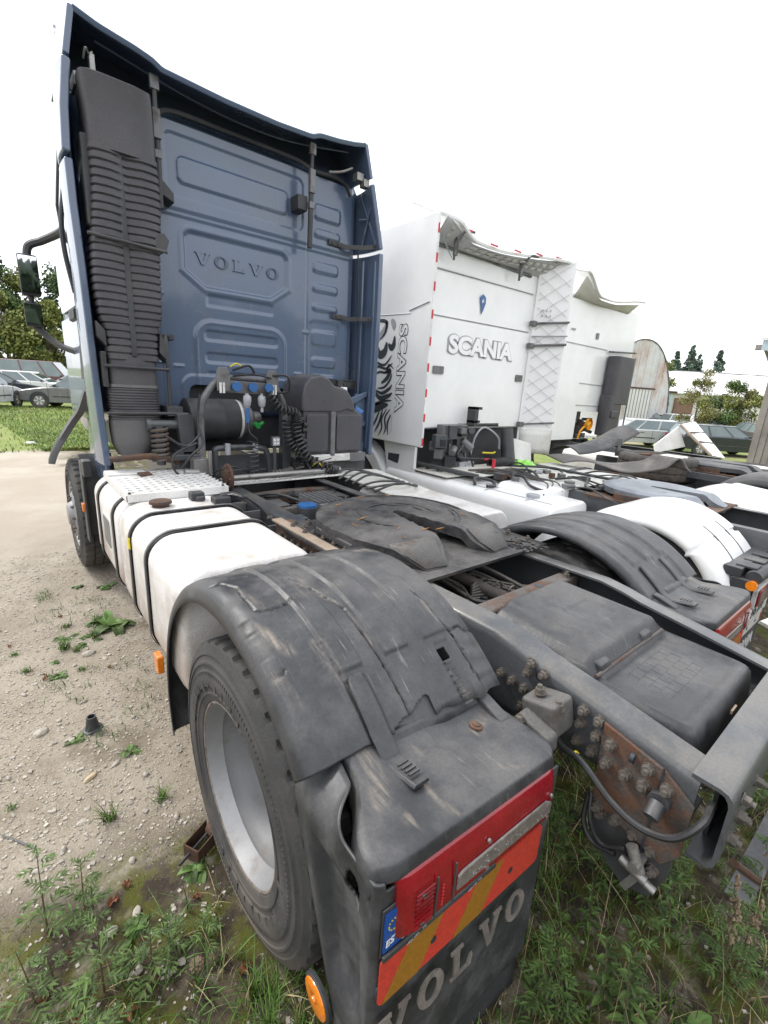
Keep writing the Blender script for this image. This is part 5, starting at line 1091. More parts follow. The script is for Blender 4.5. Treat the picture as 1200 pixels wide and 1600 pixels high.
def chequer(x0, x1, y0, y1, z, par, mt='scand', p=.055):
    o = M().bx(x0, x1, y0, y1, z, z+.006).ob('deck_plate', mt, par); lg = M(); i = 0
    nx, ny = int((x1-x0)/p), int((y1-y0)/p)
    for i in range(nx):
        for j in range(ny):
            lg.obx((x0+p*(i+.5), y0+p*(j+.5), z+.0072), (.036, .009, .0024), R(45 if (i+j) % 2 else -45))
    q = lg.ob('tread_lugs', mt, o, ang=0); q['kind'] = 'stuff'; return o
chequer(2.02, 3.4, 1.72, 2.25, .985, S); chequer(2.46, 3.3, .95, 1.66, .975, S); chequer(1.80, 2.2, 1.95, 2.5, .955, S)
# near side tank with smooth white lid, straps and hose loop
M().loft([[(x, y, z) for x, z in rr(1.76, 2.40, .45, .93, .09, 5)] for y in (.72, 2.9)]).ob('fuel_tank', 'scan', S, bev=.03)
for d in (1.0, 1.45): M().tube([(1.80, d, .935), (2.40, d+.02, .935)], .004, 4).ob('panel_seam', 'inkg', S)
M().tube([(1.90, .8, .933), (1.90, 2.85, .933)], .003, 4).ob('panel_seam', 'inkg', S)
M().tube(spline([(1.86, 1.62, .95), (1.96, 1.70, .99), (2.10, 1.62, .97), (2.02, 1.5, .945), (1.9, 1.5, .95)]), .016, 8).ob('hose', 'hose', S)
q = M(); q.cyl((2.0, 1.05, .925), (2.0, 1.05, .96), .06, n=20); q.ob('fuel_cap', 'inkg', S, bev=.004)
M().cyl((1.82, 2.95, 1.03), (2.02, 1.72, 1.0), .02).ob('tie_rod', 'frame', S)
for k in range(5):
    a = random.Random(k+90); M().tube(spline([(2.2+.1*k, 1.9, .99), (2.35+.1*k, 1.6+a.uniform(-.1, .1), 1.03), (2.5, 1.3, 1.0)]), .013, 6).ob('hose', 'hose', S)
q = M(); q.bx(2.22, 2.36, 1.55, 1.68, .96, 1.03); q.cyl((2.3, 1.5, 1.0), (2.4, 1.55, 1.02), .03); q.ob('valve', 'plas', S, bev=.008)
M().loft([[(x, y, z) for x, z in rr(2.02, 2.56, .62, .99, .1, 6)] for y in (.98, 1.5)]).ob('service_tank', 'scan', S, bev=.03)
TR = M().loft([[(x, y, z) for x, z in rr(3.46, 4.08, .42, .98, .16, 6)] for y in (.8, 2.05)]).ob('fuel_tank', 'scand', S, bev=.02)
for y in (1.05, 1.55): M().loft([[(x, yy, z) for x, z in rr(3.45, 4.09, .41, .99, .165, 6)] for yy in (y-.035, y+.035)], cap=False).ob('tank_strap', 'steelgrey', S, solid=.004)
M().prism(rr(3.5, 3.62, .86, .94, .02), 'Y', .793, .80).ob('tank_step', 'inkg', S)
M().tube([(3.34, 2.2, 1.0), (3.4, .6, .99)], .018, 6).ob('tie_rod', 'frame', S)
# rear fender, lamp bar and plates of the white truck
def fender2(cx0, cx1, mt, par, r=.60, t0=-5, t1=172, name='rear_fender', cz=.46, seam=None):
    xs = [(cx0-.012, r-.125), (cx0-.012, r-.09), (cx0, r-.05), (cx0+.03, r-.018), (cx0+.08, r)]+[(cx0+.12+(cx1-cx0-.15)*i/20, r+.008) for i in range(21)]+[(cx1, r-.03)]
    def fn(u, v):
        k = u*(len(xs)-1); i = min(int(k), len(xs)-2); t = k-i
        x = xs[i][0]*(1-t)+xs[i+1][0]*t; rr_2 = xs[i][1]*(1-t)+xs[i+1][1]*t; th = R(t0+(t1-t0)*v)
        if seam and abs(t0+(t1-t0)*v-seam) < 1.2: rr_2 -= .02
        return (x, rr_2*math.cos(th), cz+rr_2*math.sin(th))
    return M().grid(fn, len(xs)-1, 130).ob(name, mt, par, solid=.008, ang=50)
F3 = fender2(1.76, 2.42, 'scan', S, r=.63, cz=.47, seam=128); fender2(3.44, 4.08, 'scan', S)
for x in (1.95, 2.2):
    M().loft([[(x+d, .642*math.cos(R(t)), .47+.642*math.sin(R(t))) for d in (-.006, .006)] for t in range(118, 152, 3)], closed=False, cap=False).ob('strap', 'plas', S, solid=.006)
wheel((1.80, 0, .45), S, n=120, cap=True)
q = M(); q.bx(1.80, 2.5, -.66, -.55, .28, .80); q.ob('lamp_housing', 'plas', S, bev=.01)
q = M(); q.cyl((1.82, -.66, .815), (2.55, -.66, .80), .045, n=18); q.bx(1.80, 2.5, -.60, -.5, .80, .86)
for k in range(3): q.bx(1.86+.18*k, 1.98+.18*k, -.66, -.55, .855, .87)
RB = q.ob('roller_bar', 'plas', S, bev=.004); M().cyl((1.79, -.665, .77), (1.82, -.665, .77), .03, n=14).ob('side_marker', 'orange', S)
q = M().prism(rr(1.90, 2.5, .585, .73, .02), 'Y', -.69, -.665).ob('lamp_frame', 'whitepl', S, bev=.003); M().prism(rr(1.915, 2.485, .60, .715, .015), 'Y', -.70, -.691).ob('tail_lamp', 'red', S, bev=.003)
for k in range(14): M().bx(1.94+.038*k, 1.955+.038*k, -.704, -.7005, .61, .705).ob('lens_rib', 'wood' if k % 3 else 'lens', S, ang=0)
q = M().prism(rr(1.88, 2.40, .47, .575, .01), 'Y', -.675, -.665).ob('number_plate', 'whitepl', S); text('plate_number', '345 BVF', .095, 'ink', q, back_facing(2.14, -.676, .522), .0008, .001)
q = M().bx(1.86, 2.36, -.672, -.665, .375, .455).ob('perforated_strip', 'whitepl', S); M().bx(2.33, 2.35, -.675, -.6725, .39, .44).ob('strip_mark', 'redtape', q)
for x in (2.0, 2.2): M().cyl((x, -.673, .415), (x, -.675, .415), .012, n=10).ob('strip_hole', 'ink', q)
q = M().bx(1.80, 2.40, -.665, -.655, -.0+.05, .37).ob('mud_flap', 'plas', S); text('flap_lettering', 'SCANIA', .13, 'whitepl', q, back_facing(2.08, -.668, .255), .002, .004, .95)
coil([(2.70, 2.1, 1.02), (2.86, 2.08, 1.03), (3.02, 2.05, 1.02)], .055, 14, .014).ob('air_coil', 'hose', S)
q = M(); q.cyl((2.60, 1.98, .99), (2.60, 1.98, 1.10), .02); q.ob('coupling', 'redtape', S)
for k in range(16):
    a = random.Random(k+600); x = a.uniform(2.1, 3.5); y = a.uniform(.9, 2.1); z = .99
    M().tube(spline([(x, y, z+.01), (x+a.uniform(-.25, .25), y-.2, z+a.uniform(.02, .07)), (x+a.uniform(-.3, .3), y-.45, z+.02), (x+a.uniform(-.3, .3), y-.6, z-.03)], 8), a.choice((.007, .010, .014)), 6).ob('hose', a.choice(('hose', 'hose', 'hoseg', 'rustgrey')), S)
for k in range(12):
    a = random.Random(k+640); M().obx((a.uniform(2.2, 3.5), a.uniform(.75, 2.2), 1.005), (a.uniform(.04, .14), a.uniform(.03, .09), a.uniform(.02, .06)), a.random()*3).ob('bracket', a.choice(('frame', 'rust', 'steelgrey', 'plas', 'inkg')), S, bev=.004)
# green plastic bag lying on the deck
bgm = M().grid(lambda u, v: (3.02+.34*u, 1.86+.20*v+.03*math.sin(9*u), .99+.075*math.sin(math.pi*u)**.6*math.sin(math.pi*v)**.6*(1+.55*noise.noise(Vector((u*6, v*5, 3))))), 30, 20)
tag(bgm.ob('plastic_bag', 'bag', None), 'crumpled bright green plastic bag lying on the white truck deck', 'bag')
# ================================================================== second white cab behind
S2 = thing('semi_truck', 'rear white cab with black air duct and yellow hose in its engine opening', 'truck')
X0, X1, YW = 6.45, 9.25, 3.62
M().loft([[(x, y, z) for x, z in rr(X0, X1, z0, z1, .08, 5)] for y, z0, z1 in ((YW+.02, 1.0, 3.62), (6.0, .95, 3.66))], cap=False).ob('cab', 'scan', S2)
M().grid(lambda u, v: (X0+(X1-X0)*u, YW, 1.0+2.62*v), 56, 52, lambda u, v: rsd(X0+(X1-X0)*u, 1.0+2.62*v, 7.30, 8.28, .5, 1.56, .06) < 0).ob('back_panel', 'scan', S2)
for z, x0, x1 in ((2.80, 6.5, 8.1), (1.68, 7.2, 8.3), (2.1, 7.2, 8.2)): M().tube([(x0, YW-.008, z), (x1, YW-.008, z-.01)], .008, 4).ob('panel_seam', 'inkg', S2)
M().bx(7.2, 8.4, YW+.5, YW+1.5, .6, 1.7).ob('engine_bay', 'plas', S2)
for k in range(22):
    a = random.Random(k+400); x, z = a.uniform(7.35, 8.2), a.uniform(.9, 1.5); q = M()
    q.obx((x, YW+.2, z), (a.uniform(.08, .3), .1, a.uniform(.05, .2)), a.uniform(-.4, .4)) if k % 2 else q.cyl((x, YW+.15, z), (x+a.uniform(-.2, .2), YW+.1, z+a.uniform(-.1, .1)), a.uniform(.02, .05), n=10)
    q.ob('engine_piece', a.choice(('plas', 'steelgrey', 'rust', 'frame', 'steelgrey')), S2)
q = M(); q.tube(spline([(7.45, YW-.02, 1.0), (7.5, YW-.04, 1.18), (7.65, YW-.05, 1.27), (7.8, YW-.03, 1.33)]), [.02]*20+[.05]*11, 8); q.ob('yellow_hose', 'orangep', S2)
M().lathe([(0, .12), (.05, .12), (.06, .08)], (7.72, YW-.1, 1.30), 'Y', 14).ob('hose_end', 'orangep', S2)
q = M(); q.loft([sq(8.5, YW-.15, .40, .14, z, 32, 5) for z in (1.72, 2.3, 2.62, 2.68)]); q.loft([sq(8.36, YW-.15, .3, .13, z, 32, 5) for z in (1.08, 1.4, 1.75, 1.9)]); q.bx(8.15, 8.45, YW-.31, YW-.25, 1.45, 1.6); q.ob('intake_duct', 'duct', S2, bev=.02)
q = M(); q.tube([(9.0, YW-.2, 2.7), (9.02, YW-.2, 1.0)], .015, 6); q.tube([(8.1, YW-.05, 2.76), (9.2, YW-.1, 2.82)], .02, 6); q.ob('duct_bracket', 'steelgrey', S2)
for z in (1.12, 1.5, 1.95): M().bx(8.75, 9.2, YW-.03, YW-.005, z, z+.28).ob('lower_panel', 'scand', S2, bev=.01)
def ez2(x): t = (x-6.45)/2.35; return 3.62+.30*(1-ss(0, .30, t))+.14*ss(.45, 1, t)
M().grid(lambda u, v: (6.45+2.35*u, YW-.28+.08*math.sin(math.pi*u)+.4*v, ez2(6.45+2.35*u)+.12*v), 40, 6).ob('roof_spoiler', 'scan', S2, solid=.04)
M().grid(lambda u, v: (6.5+2.2*u, YW-.2+.2*v, (ez2(6.5+2.2*u)-.05)*(1-v)+3.55*v), 30, 3).ob('spoiler_underside', 'scand', S2, solid=.01)
M().bx(7.55, 7.64, YW-.02, YW-.005, 2.95, 3.06).ob('vent', 'steelgrey', S2); M().bx(6.62, 6.74, YW-.02, YW-.005, 3.02, 3.05).ob('vent', 'inkg', S2)
chassis(7.6, S2, 1.2, 4.0, .95)
M().loft([[(x, y, z) for x, z in rr(6.4, 6.95, .42, .9, .12, 5)] for y in (1.9, 3.3)]).ob('fuel_tank', 'scand', S2, bev=.02)
wheel((6.5, 4.6, .5), S2, n=60, cap=True, dual=False)
# ================================================================== cab-less chassis between them
S3 = thing('truck_chassis', 'cab-less truck chassis with black coupling plate beyond the white truck', 'truck chassis')
chassis(5.9, S3, -.9, 2.2, .98); fifth(5.92, .70, 1.08, S3, 'plas', .98)
for k in range(7): M().bx(5.25+.0*k, 5.45, -.2+.22*k, -.1+.22*k, .93, .965).ob('ladder_rung', 'frame', S3)
M().bx(5.22, 5.26, -.4, 1.5, .90, .98).ob('side_rail', 'frame', S3)
q = M(); q.cyl((4.62, -.35, .80), (4.80, .22, .82), .17, n=28); q.ob('air_tank', 'scand', S3, bev=.02); M().cyl((4.80, .22, .82), (4.84, .34, .82), .14, n=24).ob('tank_cap', 'inkg', S3, bev=.02)
fender2(5.0, 5.55, 'plas', S3, r=.58, cz=.5)
wheel((5.05, 0, .5), S3, n=60, cap=True); wheel((6.75, 0, .5), S3, sgn=1, n=60, cap=True)
M().bx(4.2, 4.7, -1.2, .1, .72, .76).ob('side_board', 'scand', S3)
M().bx(5.35, 5.7, 1.0, 1.3, .95, 1.12).ob('battery_box', 'scand', S3, bev=.02)
for k in range(10):
    a = random.Random(k+680); x = a.uniform(5.3, 6.5); y = a.uniform(-.3, 1.6)
    M().tube(spline([(x, y, 1.0), (x+a.uniform(-.3, .3), y-.2, 1.04), (x+a.uniform(-.3, .3), y-.5, .98)], 8), a.choice((.010, .016)), 6).ob('hose', a.choice(('hose', 'frame', 'rust')), S3)
# loose parts piled between the two white cabs
def loose_tyre(loc, label, group=None, rim='rust', r=.5):
    t = thing('loose_tyre', label, 'tyre', loc, 0, group)
    m = M()
    prof = [(0, .28), (.03, .30), (.02, .38), (.0, .44), (.03, r-.01), (.05, r), (.10, r), (.105, r-.012), (.125, r-.012), (.13, r), (.20, r), (.205, r-.012), (.225, r-.012), (.23, r), (.27, r), (.30, r-.02), (.32, .44), (.30, .36), (.31, .30), (.28, .28)]
    m.lathe(prof, (0, 0, 0), 'Z', 120, False, lambda i, j: -.012 if 5 <= i <= 14 and j % 4 == 0 else 0); m.ob('tyre', 'tyre', t)
    M().lathe([(.26, .285), (.30, .29), (.29, .26), (.12, .24), (.12, .10), (.14, .09), (.14, .0)], (0, 0, 0), 'Z', 40).ob('rim', rim, t); return t
loose_tyre((5.42, 1.30, .80), 'topmost truck tyre with rusty rim on the pile between the white cabs')
loose_tyre((5.38, 1.26, .47), 'middle truck tyre of the pile, under the topmost rusty-rimmed one'); loose_tyre((5.43, 1.33, .14), 'lowest truck tyre of the pile between the white cabs')
loose_tyre((7.55, .62, .62), 'truck tyre with white rim lying right of the chassis by the shed', rim='scand'); 
rbm = M().grid(lambda u, v: (3.70+.85*u+.16*v, 1.75-1.15*u+.34*v, 1.03+.045*math.sin(u*9)*(1-v*.3)+.13*math.exp(-((u-.90)/.06)**2)*(1-.3*v)+.04*v), 60, 10)
tag(rbm.ob('rubber_mat', 'rubber', None, solid=.014), 'grey wavy rubber mat draped over the tank beside the tyre pile', 'rubber mat')
gm = M().grid(lambda u, v: (4.55+1.25*u, 2.0-.25*u+.45*v, 1.06+.30*u*u+.09*math.sin(math.pi*v)), 30, 10)
q = gm.ob('loose_fender', 'plas', None, solid=.01); tag(q, 'loose black plastic fender lying tilted behind the rubber mat', 'fender')
M().bx(5.72, 5.80, 1.8, 1.86, 1.30, 1.36).ob('reflector', 'redtape', q); M().loft([[(x, y, z) for x, y in ((5.35, 1.84), (5.42, 1.83), (5.42, 1.86), (5.35, 1.87))] for z in (1.02, 1.28)]).ob('fender_strap', 'steelgrey', q)
HP = thing('scrap_metal', 'old white metal panel leaning behind the tyre pile', 'scrap metal')
def slab(pts, t, name, mt, par): 
    d = Vector((.64, .77, 0))*t; return M().loft([[Vector(p) for p in pts], [Vector(p)+d for p in pts]]).ob(name, mt, par, bev=.008)
A_, B_, C_, D_ = (6.40, 1.43, 1.51), (6.68, 1.32, 1.57), (6.60, .80, 1.08), (6.32, .92, 1.12)
slab([A_, B_, C_, D_], .05, 'sheet', 'scan', HP); slab([(5.88, 1.55, 1.20), (6.38, 1.44, 1.49), (6.42, 1.30, 1.19), (5.85, 1.50, 1.09)], .03, 'gusset', 'scand', HP)
q = M(); q.tube([A_, D_], .02, 6); q.ob('flange', 'wood', HP); q = M(); q.tube([tuple(.25*b+.75*a for a, b in zip(A_, B_)), tuple(.25*b+.75*a for a, b in zip(D_, C_))], .014, 6); q.ob('flange', 'scand', HP)
M().lathe([(-.01, .055), (.01, .055), (.01, .03), (-.01, .03)], (6.62, 1.36, 1.60), 'Y', 16, True).ob('ring', 'scand', HP)
for z in (.3, .6): M().tube([tuple(a+(b-a)*z for a, b in zip(B_, C_)), tuple(a+(b-a)*z+(.0, -.01, .02)[k] for k, (a, b) in enumerate(zip(A_, D_)))], .010, 5).ob('stay', 'rust', HP)
# sheet of white scrap metal standing behind the frame tail
q = M().loft([[(1.55, -.98, .62), (2.0, -1.05, .55), (2.0, -1.03, .53), (1.55, -.96, .60)], [(1.45, -.80, .70), (1.95, -.86, .66), (1.95, -.85, .64), (1.45, -.79, .68)]])
tag(q.ob('metal_sheet', 'scand', None, bev=.004), 'bent pale metal sheet lying behind the SCANIA mud flap', 'scrap metal')
# ================================================================== ground
def gz_(x, y):
    z = -.55*ss(9, 20, x)
    z += .012*noise.noise(Vector((x*1.3, y*1.3, 0)))*(1 if abs(x) < 8 and -4 < y < 10 else .6)
    if -4 < x < 3 and -3 < y < 6: z += .006*noise.noise(Vector((x*7, y*7, 4)))+.0035*noise.noise(Vector((x*19, y*19, 8)))
    z -= .02*ss(.35, .0, abs(x+1.7+.08*noise.noise(Vector((y, 0, 0)))))*ss(2.2, 4, y)*0
    return z
def axis(a, b, fine0, fine1, fs, cs):
    o = []; x = a
    while x < b:
        o.append(x); d = max(fine0-x, x-fine1, 0); x += fs+d*cs
    return o+[b]
gx = axis(-600, 600, -2.6, 1.8, .03, .22); gy = axis(-400, 900, -2.0, 5.0, .035, .2)
m = M(); ny = len(gy)
m.v = [(x, y, gz_(x, y)) for x in gx for y in gy]
m.f = [(i*ny+j, (i+1)*ny+j, (i+1)*ny+j+1, i*ny+j+1) for i in range(len(gx)-1) for j in range(ny-1)]
def ground_mat():
    mt = bpy.data.materials.new('yard_ground'); mt.use_nodes = True; t = mt.node_tree; ln = t.links.new; b = t.nodes['Principled BSDF']
    co = t.nodes.new('ShaderNodeTexCoord')
    def nz(s, d=8, r=.62):
        n = t.nodes.new('ShaderNodeTexNoise'); n.inputs['Scale'].default_value = s; n.inputs['Detail'].default_value = d; n.inputs['Roughness'].default_value = r; ln(co.outputs['Object'], n.inputs[0]); return n.outputs['Fac']
    def mr(f, a, c, lo=0, hi=1):
        n = t.nodes.new('ShaderNodeMapRange'); n.interpolation_type = 'SMOOTHSTEP'
        for i, v in enumerate((a, c, lo, hi)): n.inputs[i+1].default_value = v
        ln(f, n.inputs[0]); return n.outputs[0]
    def mx(f, a, c):
        n = t.nodes.new('ShaderNodeMix'); n.data_type = 'RGBA'; ln(f, n.inputs[0])
        for s, i in ((a, 6), (c, 7)):
            if isinstance(s, tuple): n.inputs[i].default_value = (*s, 1)
            else: ln(s, n.inputs[i])
        return n.outputs[2]
    def ma(op, a, c):
        n = t.nodes.new('ShaderNodeMath'); n.operation = op
        for s, i in ((a, 0), (c, 1)):
            if isinstance(s, (int, float)): n.inputs[i].default_value = s
            else: ln(s, n.inputs[i])
        return n.outputs[0]
    sp = t.nodes.new('ShaderNodeSeparateXYZ'); ln(co.outputs['Object'], sp.inputs[0]); X, Y = sp.outputs['X'], sp.outputs['Y']
    base = mx(mr(nz(3.0), .35, .65), (.245, .205, .155), (.335, .29, .23))
    base = mx(mr(nz(140, 3), .45, .75), base, (.42, .385, .33))
    base = mx(mr(nz(45, 4), .56, .70), base, (.15, .12, .09))
    base = mx(mr(nz(1.6), .54, .68), base, (.175, .145, .105))
    wob = ma('MULTIPLY', ma('SUBTRACT', nz(1.3, 5), .5), 1.6)
    # pale compacted wheel track further up the yard
    trk = mr(ma('ADD', Y, wob), 2.6, 6.0); base = mx(trk, base, mx(mr(nz(.9), .4, .65), (.36, .31, .25), (.42, .375, .31)))
    # moss and humus at the tail and under the chassis, colour darkened to imitate shade
    soil = ma('MAXIMUM', mr(ma('ADD', Y, ma('MULTIPLY', wob, .35)), .62, .28), mr(ma('ADD', X, wob), -1.0, -.3))
    shaded_soilc = mx(mr(nz(11), .42, .62), (.045, .035, .025), (.095, .075, .05)); shaded_soilc = mx(mr(nz(5.5), .46, .58), shaded_soilc, (.075, .078, .014)); shaded_soilc = mx(mr(nz(70, 3), .64, .74), shaded_soilc, (.34, .31, .27))
    base = mx(ma('MULTIPLY', soil, mr(nz(7), .25, .5)), base, shaded_soilc)
    # grass field beyond the track
    far = ma('MAXIMUM', mr(ma('ADD', Y, wob), 11.2, 11.8), mr(X, 8.0, 10.5)); gc = mx(mr(nz(.7), .35, .65), (.16, .22, .05), (.24, .26, .09)); gc = mx(mr(nz(.16, 4), .52, .66), gc, (.34, .29, .19)); gc = mx(mr(nz(9), .5, .7), gc, (.11, .18, .035))
    base = mx(far, base, gc)
    ln(base, b.inputs['Base Color']); b.inputs['Roughness'].default_value = .92; b.inputs['Specular IOR Level'].default_value = .25
    bp = t.nodes.new('ShaderNodeBump'); bp.inputs['Strength'].default_value = .5; bp.inputs['Distance'].default_value = .012
    ln(ma('ADD', nz(60, 5), ma('MULTIPLY', nz(190, 2), .6)), bp.inputs['Height']); ln(bp.outputs[0], b.inputs['Normal']); return mt
MT['ground'] = ground_mat()
tag(m.ob('ground', 'ground', None, ang=180), 'pale gravel yard with mossy soil at the truck rear and grass beyond', None, kind='structure')
rnd = random.Random(11)
def in_tyre(x, y): return -1.25 < x < -.5 and abs(y) < .22 or (-1.22 < x < -.9 and abs(y-3.7) < .25)
# loose gravel: small angular stones
base_ = [(x, y, z) for x in (-1, 1) for y in (-1, 1) for z in (-1, 1)]
BF = [(0, 1, 3, 2), (4, 6, 7, 5), (0, 4, 5, 1), (2, 3, 7, 6), (0, 2, 6, 4), (1, 5, 7, 3)]
def stone(m, x, y, s, z=None, fl=.6):
    z = gz_(x, y) if z is None else z; a = rnd.uniform(0, 6.3); ca, sa = math.cos(a), math.sin(a); vs = []
    ex = rnd.uniform(.6, 1.1)
    for p in base_:
        q = [p[i]*s*rnd.uniform(.55, 1.0)*(1, ex, fl)[i] for i in range(3)]
        vs.append((x+q[0]*ca-q[1]*sa, y+q[0]*sa+q[1]*ca, z+q[2]+s*.12))
    m.add(vs, BF)
m = M()
for _ in range(26000):
    y = -1.3+5.6*rnd.random()**1.5; x = rnd.uniform(-2.2, -.75)
    k = noise.noise(Vector((x*3, y*3, 6)))
    if in_tyre(x, y) or rnd.random() < (.2 if y > .4 else .93)+(.3 if k < -.1 else -.1) : continue
    stone(m, x, y, rnd.choice((.0025, .003, .004, .005, .0065)) if rnd.random() < .965 else rnd.uniform(.007, .012))
for _ in range(170):
    x = rnd.uniform(-.8, 1.2); y = rnd.uniform(-1.9, -.6); stone(m, x, y, rnd.uniform(.003, .009))
tag(m.ob('gravel', 'stone', None, ang=0), 'loose pale limestone gravel scattered over the yard left of the blue truck', None, kind='stuff')
def rock(x, y, sx, sy, sz, mt, label, rz=0, group=None):
    me = bpy.data.meshes.new('stone'); b = bmesh.new(); bmesh.ops.create_icosphere(b, subdivisions=3, radius=1)
    for v in b.verts:
        n_ = noise.noise(v.co*1.4+Vector((x*9, y*9, 0)))*.28+noise.noise(v.co*4)*.07; v.co *= 1+n_; v.co = Vector((v.co.x*sx, v.co.y*sy, v.co.z*sz))
    b.to_mesh(me); b.free(); me.materials.append(MT[mt]); me.shade_smooth(); o = bpy.data.objects.new('stone', me); COL.objects.link(o)
    o.location = (x, y, gz_(x, y)+sz*.45); o.rotation_euler = (0, 0, rz); return tag(o, label, 'stone', group)
rock(-1.56, .92, .032, .013, .011, 'stoney', 'elongated yellowish stone on the gravel left of the rear wheel', .5)
rock(-1.72, 1.38, .034, .024, .015, 'stone', 'flat pale stone on gravel near the left picture edge', .3)
rock(-1.42, 2.05, .04, .024, .016, 'stone', 'pale stone beside the dock plant under the tank', .2)
rock(-1.52, .18, .022, .013, .012, 'stone', 'pale stone half sunk in moss left of the tyre', 1.2); rock(-1.44, .08, .018, .013, .01, 'stone', 'small pale stone in the moss nearest the tyre', .4)
for k in range(34):
    y = rnd.uniform(-.25, 3.6); x = rnd.uniform(-1.88, -1.3)
    if not in_tyre(x, y): rock(x, y, rnd.uniform(.010, .022), rnd.uniform(.008, .016), rnd.uniform(.006, .011), 'stone', 'small loose pale stone lying on the gravel yard', rnd.uniform(0, 3), 'loose pale stones on the gravel')
# ------------------------------------------------------------------ vegetation
def blade(m, x, y, z, h, w, a, lean, seg=3):
    L_ = []; dx, dy = math.cos(a), math.sin(a); px, py = -dy*w, dx*w
    for i in range(seg+1):
        t = i/seg; r = lean*t*t*h; zz = z+h*(t-.35*lean*t*t); k = 1-t**1.5
        L_.append(((x+dx*r-px*k, y+dy*r-py*k, zz), (x+dx*r+px*k, y+dy*r+py*k, zz)))
    vs = [p for q in L_ for p in q]; m.add(vs, [(2*i, 2*i+1, 2*i+3, 2*i+2) for i in range(seg)])
gm, gd = M(), M()
for _ in range(4200):       # low grass round the tail of the truck and under it
    x = rnd.uniform(-2.0, 1.8); y = rnd.uniform(-1.9, .25)
    if x < -.9 and y > .1 or in_tyre(x, y): continue
    k = noise.noise(Vector((x*2.2, y*2.2, 3)))
    if k < -.12 and rnd.random() < .8: continue
    tgt = gd if rnd.random() < .22 else gm
    for _b in range(4): blade(tgt, x+rnd.uniform(-.02, .02), y+rnd.uniform(-.02, .02), gz_(x, y), rnd.uniform(.03, .13), rnd.uniform(.0012, .003), rnd.uniform(0, 6.3), rnd.uniform(.2, 1.3))
for _ in range(260):       # thin dry stalks
    x = rnd.uniform(-.6, 1.4); y = rnd.uniform(-1.9, -.55); blade(gd, x, y, gz_(x, y), rnd.uniform(.12, .42), .0014, rnd.uniform(0, 6.3), rnd.uniform(.2, 1.5), 6)
for _ in range(420):       # sparse grass by the front wheel and tank
    x = rnd.uniform(-1.7, -1.15); y = rnd.choice((rnd.uniform(3.1, 3.5), rnd.uniform(1.0, 3.2)))
    if noise.noise(Vector((x*3, y*2, 9))) < .15: continue
    for _b in range(3): blade(gm, x+rnd.uniform(-.03, .03), y+rnd.uniform(-.03, .03), gz_(x, y), rnd.uniform(.02, .07), .0022, rnd.uniform(0, 6.3), rnd.uniform(.3, 1.5))
tag(gm.ob('grass', 'grass', None, ang=0), 'short green grass growing round and beneath the tail of the truck', None, kind='stuff')
tag(gd.ob('dry_grass', 'dry', None, ang=0), 'thin straw-coloured grass stalks among the weeds behind the truck', None, kind='stuff')
fm = M()
for _ in range(16000):     # field grass beyond the track, on the left
    y = 11.3+14*rnd.random()**1.6; x = rnd.uniform(-1.0-.12*(y-11), -.2+.25*(y-9)) if rnd.random() < .8 else rnd.uniform(-3, 6)
    blade(fm, x, y, gz_(x, y), rnd.uniform(.05, .16), rnd.uniform(.008, .016), rnd.uniform(0, 6.3), rnd.uniform(.3, 1.2), 2)
MT['field'] = leafmat('field_grass', (.17, .235, .055), .4)
tag(fm.ob('field_grass', 'field', None, ang=0), 'bright green grass field between the gravel track and the parked cars', None, kind='stuff')
# moss cushions
mm = M()
for _ in range(420):
    x = rnd.uniform(-1.95, -1.2); y = rnd.uniform(-.5, .42)
    if noise.noise(Vector((x*4, y*4, 13))) < .05 or in_tyre(x, y): continue
    for _b in range(12):
        a, r = rnd.uniform(0, 6.3), rnd.uniform(0, .025); blade(mm, x+r*math.cos(a), y+r*math.sin(a), gz_(x+r*math.cos(a), y), rnd.uniform(.003, .008), .0022, rnd.uniform(0, 6.3), .8, 1)
MT['moss'] = leafmat('moss', (.12, .125, .015), .35)
tag(mm.ob('moss', 'moss', None, ang=0), 'yellow-green moss between the stones left of the rear wheel', None, kind='stuff')
def leafshape(m, o, d, up, L_, w, n=4, droop=.3):     # one pointed leaf from o along d
    d = d.normalized(); s = d.cross(up).normalized(); u = s.cross(d); vs = []
    for i in range(n+1):
        t = i/n; k = w*math.sin(math.pi*min(1, .12+t*.88))**.8*(1-.15*t); p = o+d*(L_*t)-Vector((0, 0, 1))*droop*L_*t*t
        vs += [p-s*k+u*k*.25, p, p+s*k+u*k*.25]
    m.add(vs, [f for i in range(n) for f in ((3*i, 3*i+1, 3*i+4, 3*i+3), (3*i+1, 3*i+2, 3*i+5, 3*i+4))])
